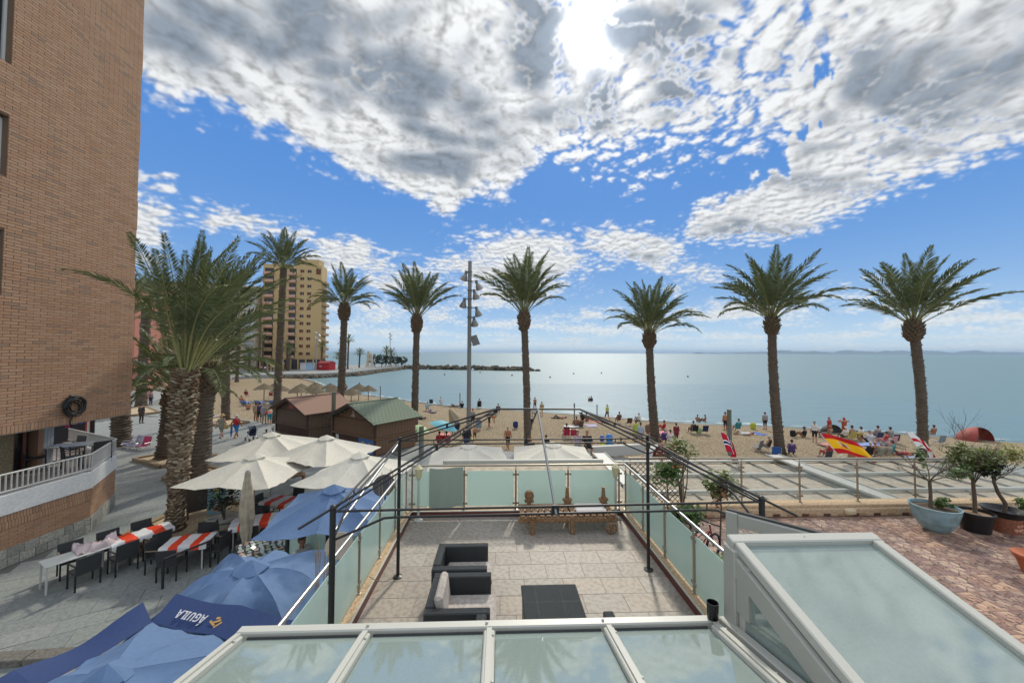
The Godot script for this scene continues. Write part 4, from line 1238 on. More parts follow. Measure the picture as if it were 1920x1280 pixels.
func make_terrace() -> void:
	var steel := mat("steel", lin(0.5, 0.5, 0.49), 0.34, 0.9)
	var brass := mat("aged_steel", lin(0.40, 0.36, 0.29), 0.35, 0.85)
	var black := mat("black_iron", lin(0.018, 0.018, 0.02), 0.42)
	var alu := tri_mat("white_alu", lin(0.53, 0.53, 0.475), 0.42, mottle("alu", 0.08, 0.12), 2.0)
	var grey_alu := tri_mat("grey_alu", lin(0.43, 0.43, 0.39), 0.4, mottle("alu", 0.08, 0.12), 2.0)
	var travertine := noise_tex("travertine", 0.012, [[0, lin(0.235, 0.19, 0.15)], [0.3, lin(0.30, 0.262, 0.218)], [0.52, lin(0.345, 0.31, 0.268)], [0.75, lin(0.375, 0.343, 0.30)], [1, lin(0.315, 0.288, 0.255)]], 6, 0, 1024)
	var trav := []
	for i in 5:
		var m := tri_mat("travertine_%d" % i, [Color(1, 1, 1), Color(0.96, 0.96, 0.955), Color(1, 0.98, 0.96), Color(0.94, 0.93, 0.92), Color(0.97, 0.96, 0.97)][i], 0.6, travertine, 0.8)
		m.uv1_offset = Vector3(i * 0.31, i * 0.17, i * 0.23)
		trav.append(m)
	# body of the ground floor under the terraces
	var s := Shape.new()
	s.box(Vector3(0.4, 1.36, -5.2), Vector3(4.9, 2.72, 6.4))
	s.box(Vector3(8.2, 1.36, -5.2), Vector3(10.6, 2.72, 6.5))
	var block := struct("terrace_block", s, tri_mat("render_wall", lin(0.5, 0.47, 0.42), 0.9, mottle("plaster", 0.22, 0.012), 0.35))
	s = Shape.new(); s.box(Vector3(0.445, 2.757, -5.2), Vector3(4.63, 0.079, 6.3))
	var floor := struct("terrace_floor", s, mat("grout", lin(0.27, 0.24, 0.205), 0.9))
	tile_parts(floor, "floor_tile", -1.87, 2.76, -3.2, -8.3, 0.61, 0.405, TERRACE, trav, 0.002, func(_x, _z): return true)
	# ledges round the terrace: brown skirting, pale edge, sandstone top
	var sandstone := tri_mat("sandstone", Color.WHITE, 0.9, noise_tex("sandstone", 0.03, [[0, lin(0.32, 0.20, 0.10)], [0.5, lin(0.50, 0.36, 0.22)], [1, lin(0.58, 0.47, 0.33)]], 5), 0.9, noise_tex("grain_bump", 0.09, [], 4, 3.0), 0.8)
	var skirt := mat("skirting", lin(0.13, 0.035, 0.025), 0.45)
	for q in [[-1.975, -5.2, 0.21, 6.44], [2.865, -5.2, 0.21, 6.44], [0.445, -8.42, 4.63, 0.22]]:
		s = Shape.new(); s.bevel(Vector3(q[0], 2.87, q[1]), Vector3(q[2], 0.13, q[3]), 0.012)
		struct("terrace_ledge", s, sandstone)
	for q in [[-1.862, -5.2, 0.016, 6.2, 0], [2.752, -5.2, 0.016, 6.2, 0], [0.445, -8.303, 4.6, 0.016, 0]]:
		s = Shape.new(); s.box(Vector3(q[0], 2.86, q[1]), Vector3(q[2], 0.115, q[3]))
		struct("skirting", s, skirt)
		s = Shape.new(); s.box(Vector3(q[0], 2.929, q[1]), Vector3(q[2] + 0.006, 0.018, q[3] + 0.006))
		struct("ledge_trim", s, alu)
	# glass balustrades
	var frost := mat("frosted_glass", Color(0.77, 0.87, 0.835, 0.74), 0.15)
	frost.transparency = BaseMaterial3D.TRANSPARENCY_ALPHA
	frost.backlight_enabled = true; frost.backlight = lin(0.3, 0.36, 0.33)
	for side in 2:
		var x: float = [-1.98, 2.87][side]
		var o := thing("glass_balustrade", ["frosted glass balustrade along the street side of the tiled terrace, bright steel handrail", "frosted glass balustrade between the tiled terrace and the potted shrubs on its right"][side], "balustrade")
		var zs: Array = [[-8.3, -7.42, -6.48, -5.54, -4.6, -3.66, -2.7], [-8.3, -7.3, -6.35, -5.4, -4.45, -3.5, -2.6]][side]
		steel_rail(o, Vector3(x, 3.9, -8.36), Vector3(x, 3.9, -2.4), steel)
		for k in zs.size():
			rail_post(o, Vector3(x, 2.935, zs[k]), 3.9, brass, false)
			if k:
				s = Shape.new(); s.bevel(Vector3(x, 3.37, (zs[k] + zs[k - 1]) / 2), Vector3(0.012, 0.8, absf(zs[k] - zs[k - 1]) - 0.1), 0.003)
				obj("pane", s, frost, o)
	var o := thing("glass_balustrade", "frosted glass balustrade across the sea end of the tiled terrace behind the wooden bench", "balustrade")
	steel_rail(o, Vector3(-1.98, 3.9, -8.36), Vector3(2.87, 3.9, -8.36), brass)
	var xs := [-1.86, -0.72, 0.42, 1.59, 2.74]
	for k in xs.size():
		rail_post(o, Vector3(xs[k], 2.935, -8.36), 3.9, brass, true)
		if k:
			s = Shape.new(); s.bevel(Vector3((xs[k] + xs[k - 1]) / 2, 3.4, -8.36), Vector3(xs[k] - xs[k - 1] - 0.1, 0.76, 0.012), 0.003)
			obj("pane", s, frost, o)
	s = Shape.new()
	s.grid(func(u: float, v: float) -> Vector3: return Vector3(-1.48 + u * 0.74, 3.86 - v * 0.85 - 0.02 * sin(u * 5), -8.315 + 0.012 * sin(u * 17 + v * 3) * v), 16, 12, 0.004)
	tag(obj("cloth", s, mat("olive_cloth", lin(0.30, 0.36, 0.30), 0.9)), "olive cloth hung over the second pane of the sea-end balustrade", "cloth")
	# two lanterns on pale posts in the corners
	for k in 2:
		o = thing("lantern", ["pale lantern post in the far left corner of the tiled terrace", "pale lantern post in the far right corner of the tiled terrace beside the bench"][k], "lantern", Vector3([-1.68, 2.6][k], TERRACE, -8.16), 0, "lanterns in the terrace corners")
		s = Shape.new(); s.lathe([Vector2(0.1, 0), Vector2(0.1, 0.02), Vector2(0.03, 0.05), Vector2(0.024, 0.85), Vector2(0.05, 0.9)], 12); obj("post", s, alu, o)
		s = Shape.new(); s.lathe([Vector2(0.05, 0.9), Vector2(0.085, 1.08), Vector2(0.095, 1.1), Vector2(0.02, 1.17), Vector2(0, 1.18)], 8); obj("lamp_head", s, mat("lantern_cream", lin(0.55, 0.5, 0.3), 0.5), o)
	# black pergola frame
	o = thing("pergola_frame", "bare black iron pergola frame standing on the tiled terrace", "pergola")
	var feet := [Vector3(-1.47, TERRACE, -3.45), Vector3(2.56, TERRACE, -3.55), Vector3(2.53, TERRACE, -6.22), Vector3(-1.58, TERRACE, -6.15)]
	var rl := Vector3(-0.02, 5.67, -4.85); var rr := Vector3(1.07, 5.67, -4.83)
	for f in feet:
		s = Shape.new(); s.tube([f, f + Vector3(0, 2.2, 0)], 0.027, 10); s.lathe([Vector2(0.075, 0), Vector2(0.075, 0.012), Vector2(0.03, 0.03)], 14, Transform3D(Basis.IDENTITY, f + Vector3(0, 0.002, 0))); s.ball(f + Vector3(0, 2.2, 0), Vector3.ONE * 0.03, 8, 6)
		obj("post", s, black, o)
	for k in 4:
		var a: Vector3 = feet[k] + Vector3(0, 2.17, 0); var b: Vector3 = feet[(k + 1) % 4] + Vector3(0, 2.17, 0)
		s = Shape.new()
		s.tube([a, b], 0.0115, 8)
		var d := (b - a).normalized(); var dn := Vector3(0, -0.065, 0)
		s.tube([a + Vector3(0, -0.26, 0), a + d * 0.25 + dn * 2.4, a + d * 0.45 + dn * 1.1, a + d * 0.55 + dn, b - d * 0.55 + dn, b - d * 0.45 + dn * 1.1, b - d * 0.25 + dn * 2.4, b + Vector3(0, -0.26, 0)], 0.0115, 8)
		for t in [a + d * 0.55, b - d * 0.55]: s.tube([t, t + dn], 0.007, 6)
		obj("beam", s, black, o)
		var corner: Vector3 = feet[k] + Vector3(0, 2.2, 0)
		var top: Vector3 = rl if k == 0 or k == 3 else rr
		var e := corner + (corner - top) * 0.14
		s = Shape.new(); s.tube([top, e], 0.0115, 8); s.tube([top + Vector3(0, -0.05, 0), corner + Vector3(0, -0.05, 0)], 0.0095, 8)
		var mid := top.lerp(corner, 0.45); s.bevel(mid + Vector3(0, -0.025, 0), Vector3(0.03, 0.075, 0.03), 0.004)
		obj("rafter", s, black, o)
	s = Shape.new(); s.tube([rl, rr], 0.012, 8); obj("ridge_bar", s, black, o)
	var fm: Vector3 = (feet[0] + feet[1]) / 2 + Vector3(0, 2.17, 0)
	var bmid: Vector3 = (feet[2] + feet[3]) / 2 + Vector3(0, 2.17, 0)
	s = Shape.new(); s.bevel(fm + Vector3(0, -0.032, 0), Vector3(0.07, 0.09, 0.03), 0.006); s.bevel(bmid + Vector3(0, -0.032, 0), Vector3(0.06, 0.09, 0.03), 0.006); obj("bracket", s, black, o)
	s = Shape.new(); s.tube([(rl + rr) / 2, fm + Vector3(0, -0.05, 0.06)], 0.013, 8); obj("brace", s, mat("galvanised", lin(0.25, 0.26, 0.27), 0.4, 0.6), o)
	s = Shape.new(); s.tube([(rl + rr) / 2, bmid], 0.01, 8); obj("brace", s, black, o)
	s = Shape.new()
	var cord := []
	for i in 9: cord.append(Vector3(-1.9, 3.05, -5.75).lerp(Vector3(-1.6, 2.86, -6.1), i / 8.0) + Vector3(0, -0.09 * sin(PI * i / 8.0), 0))
	s.tube(cord, 0.006, 5)
	tag(obj("tie_rope", s, mat("rope", lin(0.25, 0.22, 0.18), 0.9)), "grey rope tying the pergola foot to the street-side balustrade", "rope")
	# poles, dishes and canes outside the street-side rail
	for k in 2:
		s = Shape.new(); s.tube([[Vector3(-2.16, 4.42, -8.5), Vector3(-2.18, 3.98, -5.05)], [Vector3(-2.22, 4.3, -8.3), Vector3(-2.24, 4.1, -6.5)]][k], 0.02, 10)
		tag(obj("awning_pole", s, mat("galvanised_bright", lin(0.36, 0.37, 0.38), 0.35, 0.6)), ["longer galvanised pole running up outside the street-side handrail", "shorter galvanised pole beside the long one outside the street-side handrail"][k], "pole")
	o = thing("round_dish", "dark round dish outside the handrail by the cream parasol", "dish", Vector3(-2.3, 3.66, -7.8), 0.5)
	s = Shape.new(); s.lathe([Vector2(0, 0), Vector2(0.12, 0.02), Vector2(0.22, 0.07), Vector2(0.21, 0.075), Vector2(0, 0.02)], 24, Transform3D(turned(0.9, 0, 0.3), Vector3.ZERO)); obj("bowl", s, mat("dish_dark", lin(0.05, 0.05, 0.055), 0.6), o)
	s = Shape.new(); s.tube([Vector3(0, 0, 0), Vector3(0.05, -0.7, 0)], 0.015, 6); obj("stem", s, black, o)
	o = thing("round_dish", "beige round dish beside the front pergola post, outside the glass", "dish", Vector3(-2.33, 3.52, -5.7), -0.3)
	s = Shape.new(); s.lathe([Vector2(0, 0), Vector2(0.1, 0.02), Vector2(0.19, 0.06), Vector2(0.18, 0.065), Vector2(0, 0.02)], 24, Transform3D(turned(0.8, 0, -0.5), Vector3.ZERO)); obj("bowl", s, mat("dish_beige", lin(0.42, 0.35, 0.27), 0.7), o)
	s = Shape.new(); s.tube([Vector3(0, 0, 0), Vector3(0.0, -0.6, 0)], 0.015, 6); obj("stem", s, black, o)
	for k in 2:
		s = Shape.new()
		var c: Vector3 = [Vector3(-2.35, 2.5, -5.1), Vector3(-2.15, 2.9, -7.2)][k]
		for i in 9: s.tube([c + Vector3(rnd(-0.05, 0.05), 0, rnd(-0.05, 0.05)), c + Vector3(rnd(-0.2, 0.16) + 0.05, [1.25, 1.15][k] + rnd(-0.2, 0.1), rnd(-0.3, 0.0))], 0.006, 4)
		tag(obj("cane_bundle", s, mat("cane", lin(0.33, 0.23, 0.14), 0.8)), ["bundle of thin dry canes outside the glass by the front pergola post", "bundle of thin dry canes leaning by the dark round dish"][k], "canes")
	make_terrace_furniture(black)
	make_roof(alu, grey_alu)
	make_right_terrace(alu, brass, sandstone)


func make_terrace_furniture(black: Material) -> void:
	var weave := tri_mat("wicker", lin(0.06, 0.066, 0.072), 0.32, mottle("wicker", 0.4, 0.2), 3.0, noise_tex("weave", 0.25, [], 1, 6.0, 256, FastNoiseLite.TYPE_CELLULAR), 1.2)
	var cushion := tri_mat("cushion", lin(0.52, 0.47, 0.43), 0.95, mottle("plaster", 0.22, 0.012), 2.0)
	for k in 2:
		var z: float = [-4.755, -5.575][k]
		var x: float = [-0.45, -0.51][k]
		var o := thing("wicker_armchair", ["nearer black wicker armchair with pale back and seat cushions on the tiled terrace", "farther black wicker armchair behind the other one, seat cushion only"][k], "armchair", Vector3(x, TERRACE, z), 0, "black wicker armchairs")
		var w := 0.76; var d := 0.81 if k == 0 else 0.72
		var s := Shape.new(); s.bevel(Vector3(0, 0.33, d / 2 - 0.055), Vector3(w, 0.6, 0.11), 0.012); obj("arm", s, weave, o)
		s = Shape.new(); s.bevel(Vector3(0, 0.33, -d / 2 + 0.055), Vector3(w, 0.6, 0.11), 0.012); obj("arm", s, weave, o)
		s = Shape.new(); s.bevel(Vector3(-w / 2 + 0.055, 0.335, 0), Vector3(0.11, 0.61, d - 0.222), 0.012); obj("backrest", s, weave, o)
		s = Shape.new(); s.bevel(Vector3(0.055, 0.18, 0), Vector3(w - 0.114, 0.26, d - 0.224), 0.01); obj("seat", s, weave, o)
		s = Shape.new(); s.bevel(Vector3(0.11, 0.365, 0), Vector3(w - 0.08, 0.11, d - 0.24), 0.03); obj("seat_cushion", s, cushion, o)
		if k == 0:
			s = Shape.new(); s.bevel(Vector3(-w / 2 + 0.165, 0.56, 0), Vector3(0.1, 0.34, d - 0.25), 0.03, turned(0, 0, 0.12)); obj("back_cushion", s, cushion, o)
		for q in [[-1, -1], [-1, 1], [1, -1], [1, 1]]:
			s = Shape.new(); s.box(Vector3(q[0] * (w / 2 - 0.05), 0.015, q[1] * (d / 2 - 0.05)), Vector3(0.05, 0.03, 0.05)); obj("foot", s, black, o)
	var o := thing("wicker_table", "low square black wicker table on the tiled terrace", "table", Vector3(0.71, TERRACE, -4.83))
	var s := Shape.new(); s.bevel(Vector3(0, 0.415, 0), Vector3(0.75, 0.05, 0.68), 0.01); obj("tabletop", s, weave, o)
	s = Shape.new(); s.bevel(Vector3(0, 0.2, 0), Vector3(0.72, 0.376, 0.65), 0.01); obj("base", s, weave, o)
	o = thing("wicker_sofa", "black wicker sofa facing the sea, only its arm tops showing over the glass roof", "sofa", Vector3(0.56, TERRACE, -3.9))
	for k in 2:
		s = Shape.new(); s.bevel(Vector3([-0.73, 0.73][k], 0.33, 0), Vector3(0.12, 0.6, 0.9), 0.012); obj("arm", s, weave, o)
	s = Shape.new(); s.bevel(Vector3(0, 0.36, 0.39), Vector3(1.336, 0.66, 0.12), 0.012); obj("backrest", s, weave, o)
	s = Shape.new(); s.bevel(Vector3(0, 0.18, -0.06), Vector3(1.336, 0.26, 0.78), 0.012); obj("seat", s, weave, o)
	s = Shape.new(); s.bevel(Vector3(0, 0.365, -0.07), Vector3(1.3, 0.11, 0.76), 0.03); obj("seat_cushion", s, cushion, o)
	# rustic bench
	var wood := tri_mat("bench_wood", Color.WHITE, 0.6, noise_tex("wood", 0.02, [[0, lin(0.13, 0.065, 0.03)], [0.5, lin(0.26, 0.145, 0.07)], [1, lin(0.40, 0.26, 0.14)]], 5), 1.6)
	o = thing("wooden_bench", "rustic carved wooden bench with wheel ornaments against the sea-end balustrade", "bench", Vector3(1.43, TERRACE, -7.78))
	s = Shape.new(); s.bevel(Vector3(0, 0.27, 0.27), Vector3(2.0, 0.11, 0.07), 0.02); obj("front_rail", s, wood, o)
	s = Shape.new(); s.bevel(Vector3(0, 0.33, -0.24), Vector3(1.95, 0.09, 0.06), 0.015); obj("back_rail", s, wood, o)
	for i in 15:
		s = Shape.new(); s.bevel(Vector3(-0.91 + i * 0.13, 0.345, 0.02), Vector3(0.1, 0.03, 0.56), 0.008); var q := obj("slat", s, wood, o); q.position.y = rnd(-0.003, 0.003)
	for x in [-0.72, 0.08]:
		s = Shape.new(); s.tube([Vector3(x, 0, 0.3), Vector3(x, 0.14, 0.29), Vector3(x, 0.34, 0.27)], [0.05, 0.045, 0.06], 10); obj("leg", s, wood, o)
	for x in [-0.74, 0.08, 0.86]:
		s = Shape.new(); s.tube([Vector3(x, 0, -0.24), Vector3(x, 0.42, -0.25)], 0.045, 10); obj("leg", s, wood, o)
		s = Shape.new()
		if x < -0.5:
			s.tube([Vector3(x, 0.56, -0.28), Vector3(x, 0.56, -0.2)], 0.1, 18); s.bevel(Vector3(x, 0.44, -0.25), Vector3(0.2, 0.06, 0.08), 0.015); s.tube([Vector3(x, 0.56, -0.2), Vector3(x, 0.56, -0.17)], 0.05, 12)
		else:
			s.tube([Vector3(x, 0.4, -0.25), Vector3(x, 0.5, -0.25), Vector3(x, 0.72, -0.25)], [0.08, 0.05, 0.032], 10); s.bevel(Vector3(x, 0.46, -0.25), Vector3(0.2, 0.07, 0.09), 0.02)
		obj("back_post", s, wood, o)
	for q in [[0.86, 0.11, 0.34, 0.115], [-0.72, 0.36, 0.34, 0.1], [0.86, 0.31, 0.3, 0.07]]:
		s = Shape.new()
		var path := []
		for i in 25: path.append(Vector3(q[0] + cos(TAU * i / 24) * q[3] * 0.85, q[1] + sin(TAU * i / 24) * q[3] * 0.85, q[2]))
		s.tube(path, q[3] * 0.17, 6)
		for i in 3: s.bevel(Vector3(q[0], q[1], q[2]), Vector3(q[3] * 1.7, q[3] * 0.24, 0.03), 0.004, turned(0, 0, PI * i / 3))
		s.tube([Vector3(q[0], q[1], q[2] - 0.05), Vector3(q[0], q[1], q[2] + 0.04)], q[3] * 0.3, 10)
		obj("wheel", s, wood, o)
	s = Shape.new(); s.bevel(Vector3(0.5, 0.385, 0.02), Vector3(0.62, 0.045, 0.44), 0.018)
	tag(obj("seat_pad", s, mat("pad_white", lin(0.6, 0.56, 0.55), 0.9)), "pale pad lying on the right half of the wooden bench", "cushion").position = Vector3(1.43, TERRACE, -7.78)


func make_roof(alu: Material, grey_alu: Material) -> void:
	var pane := tri_mat("roof_glass", lin(0.30, 0.37, 0.345), 0.035, mottle("dust", 0.06, 0.06), 1.6)
	pane.metallic = 0.16
	pane.metallic_specular = 0.8
	# sunroom roof
	var o := thing("glass_roof", "white-framed frosted glass sunroom roof along the bottom edge, sloping to the terrace", "glass roof", Vector3(0, 4.92, -2.05))
	var slope := turned(-atan(0.2), 0, 0)  # local -z runs down to the eave at the origin
	var bars := [-1.315, -0.675, -0.035, 0.595, 1.175]
	var len := 1.7
	for k in bars.size():
		var s := Shape.new()
		s.bevel(Vector3(0, 0.0, len / 2 + 0.06), Vector3(0.056, 0.046, len), 0.006)
		s.box(Vector3(0, 0.027, len / 2 + 0.06), Vector3(0.026, 0.012, len))
		for i in 5: s.lathe([Vector2(0.008, 0.0), Vector2(0.006, 0.005), Vector2(0, 0.006)], 6, Transform3D(Basis.IDENTITY, Vector3(0.02, 0.025, 0.12 + i * 0.36)))
		var b := obj("glazing_bar", s, alu, o); b.basis = slope; b.position.x = bars[k]
		if k:
			s = Shape.new(); s.box(Vector3(0, -0.012, len / 2 + 0.05), Vector3(bars[k] - bars[k - 1] - 0.062, 0.01, len + 0.03))
			var p := obj("pane", s, pane, o); p.basis = slope; p.position.x = (bars[k] + bars[k - 1]) / 2
			s = Shape.new()
			for q in [[0, 0.034, bars[k] - bars[k - 1] - 0.07, 0.008]]: s.box(Vector3(q[0], -0.004, q[1] + 0.004), Vector3(q[2], 0.012, q[3]))
			var g := obj("seal", s, mat("rubber", lin(0.05, 0.05, 0.05), 0.7), o); g.basis = slope; g.position.x = (bars[k] + bars[k - 1]) / 2
	var s := Shape.new()
	s.bevel(Vector3(-0.07, -0.002, 0), Vector3(2.56, 0.06, 0.055), 0.006)
	for i in 3: s.lathe([Vector2(0.009, 0.0), Vector2(0.007, 0.005), Vector2(0, 0.006)], 6, Transform3D(Basis.IDENTITY, Vector3(-0.68 + i * 0.63, 0.033, 0.0)))
	obj("eave_beam", s, alu, o)
	s = Shape.new(); s.box(Vector3(-0.07, -1.08, 0.03), Vector3(2.5, 2.06, 0.02)); obj("front_glass", s, pane, o)
	for x in [-1.31, -0.07, 1.17]:
		s = Shape.new(); s.bevel(Vector3(x, -1.06, 0.0), Vector3(0.07, 2.08, 0.06), 0.006); obj("post", s, alu, o)
	s = Shape.new(); s.box(Vector3(-1.31, -1.06, 0.87), Vector3(0.03, 2.06, 1.6)); obj("side_glass", s, pane, o)
	# stair hatch beside it
	o = thing("glass_hatch", "tall aluminium-framed frosted glass hatch at the lower right, its lid sloping towards the camera", "glass hatch", Vector3(1.27, 5.38, -2.05))
	var lid := turned(atan(0.254), 0, 0)
	s = Shape.new(); s.box(Vector3(0.42, -0.008, 1.0), Vector3(0.76, 0.012, 1.96)); obj("lid_glass", s, pane, o).basis = lid
	for x in [0.035, 0.805]:
		s = Shape.new(); s.bevel(Vector3(x, 0, 1.03), Vector3(0.052, 0.05, 1.94), 0.006); obj("lid_bar", s, alu, o).basis = lid
	s = Shape.new(); s.bevel(Vector3(0.42, 0.0, 0.03), Vector3(0.84, 0.052, 0.062), 0.006); s.box(Vector3(0.42, 0.0275, 0.03), Vector3(0.006, 0.004, 0.006)); obj("lid_bar", s, alu, o).basis = lid
	s = Shape.new(); s.bevel(Vector3(0.016, -0.085, 1.03), Vector3(0.05, 0.105, 1.94), 0.006); obj("side_beam", s, grey_alu, o).basis = lid
	s = Shape.new(); s.bevel(Vector3(0.012, -1.3, 0.045), Vector3(0.054, 2.55, 0.1), 0.006); s.box(Vector3(0.013, -0.2, 0.14), Vector3(0.034, 0.26, 0.1)); obj("corner_post", s, grey_alu, o)
	s = Shape.new(); s.bevel(Vector3(0.81, -1.32, 0.04), Vector3(0.06, 2.5, 0.08), 0.006); obj("corner_post", s, grey_alu, o)
	s = Shape.new(); s.bevel(Vector3(0.02, -0.42, 0.12), Vector3(0.03, 0.56, 0.045), 0.004); obj("sash", s, alu, o)
	s = Shape.new()
	s.hexa([Vector3(0.012, -2.55, 1.7), Vector3(0.024, -2.55, 1.7), Vector3(0.024, -2.55, 0.14), Vector3(0.012, -2.55, 0.14), Vector3(0.012, -0.56, 1.7), Vector3(0.024, -0.56, 1.7), Vector3(0.024, -0.16, 0.14), Vector3(0.012, -0.16, 0.14)])
	obj("side_glass", s, pane, o)
	s = Shape.new(); s.bevel(Vector3(-0.02, 0.045, 0.9), Vector3(0.05, 0.05, 1.8), 0.006, Basis.IDENTITY); var sill := obj("sill", s, alu, o); sill.basis = slope; sill.position = Vector3(0, -0.5, 0)
	s = Shape.new(); s.box(Vector3(0.42, -1.33, 0.02), Vector3(0.74, 2.46, 0.012)); obj("front_glass", s, pane, o)
	s = Shape.new(); s.hexa([Vector3(0.806, -2.55, 1.9), Vector3(0.818, -2.55, 1.9), Vector3(0.818, -2.55, 0.1), Vector3(0.806, -2.55, 0.1), Vector3(0.806, -0.56, 1.9), Vector3(0.818, -0.56, 1.9), Vector3(0.818, -0.1, 0.1), Vector3(0.806, -0.1, 0.1)]); obj("side_glass", s, pane, o)
	# open glass door behind the hatch
	o = thing("glass_door", "open grey-framed glass door leaf with a black top seal, standing ajar behind the hatch", "door", Vector3(1.88, 2.84, -3.02), -PI / 4)
	var clear := mat("clear_glass", Color(0.75, 0.82, 0.8, 0.14), 0.03)
	clear.transparency = BaseMaterial3D.TRANSPARENCY_ALPHA
	for x in [0.04, 0.86]:
		s = Shape.new(); s.bevel(Vector3(x, 1.14, 0), Vector3(0.085, 2.28, 0.05), 0.006); obj("stile", s, grey_alu, o)
	for y in [0.06, 2.225]:
		s = Shape.new(); s.bevel(Vector3(0.45, y, 0), Vector3(0.732, 0.1, 0.05), 0.006); obj("frame_rail", s, grey_alu, o)
	s = Shape.new(); s.box(Vector3(0.24, 1.14, -0.012), Vector3(0.03, 2.06, 0.02)); obj("glazing_bar", s, grey_alu, o)
	s = Shape.new(); s.box(Vector3(0.45, 1.14, 0), Vector3(0.734, 2.07, 0.008)); obj("pane", s, clear, o)
	s = Shape.new(); s.box(Vector3(0.45, 2.286, -0.012), Vector3(0.9, 0.012, 0.03)); obj("seal", s, mat("rubber", lin(0.05, 0.05, 0.05), 0.7), o)
	# black cup on the corner of the roof
	o = thing("cup", "small black cup standing on the right corner of the glass roof frame", "cup", Vector3(1.185, 4.954, -2.04))
	s = Shape.new(); s.lathe([Vector2(0, 0), Vector2(0.028, 0), Vector2(0.031, 0.085), Vector2(0.027, 0.085), Vector2(0.025, 0.03), Vector2(0, 0.03)], 20); obj("bowl", s, mat("cup_black", lin(0.008, 0.008, 0.009), 0.2), o)


func stone_print(key: String) -> Texture2D:  # irregular little stones printed on a floor tile
	if texs.has(key): return texs[key]
	var r := RandomNumberGenerator.new(); r.seed = key.hash()
	var n := 128
	var seeds := []
	for i in 34: seeds.append([Vector2(r.randf() * n, r.randf() * n * 0.999), [lin(0.33, 0.20, 0.15), lin(0.42, 0.285, 0.215), lin(0.27, 0.16, 0.13), lin(0.50, 0.36, 0.26), lin(0.35, 0.23, 0.20)][r.randi() % 5]])
	var im := Image.create(n, n, false, Image.FORMAT_RGB8)
	for y in n:
		for x in n:
			var a := 1e9; var b := 1e9; var c := Color.BLACK
			for s in seeds:
				var d: float = Vector2((s[0].x - x) * 0.62, s[0].y - y).length()
				if d < a: b = a; a = d; c = s[1]
				elif d < b: b = d
			var k := smoothstep(0.6, 2.6, b - a) * 0.55 + 0.45
			k *= 0.93 + 0.14 * r.randf()
			im.set_pixel(x, y, Color(c.r * k, c.g * k, c.b * k))
	texs[key] = ImageTexture.create_from_image(im)
	return texs[key]


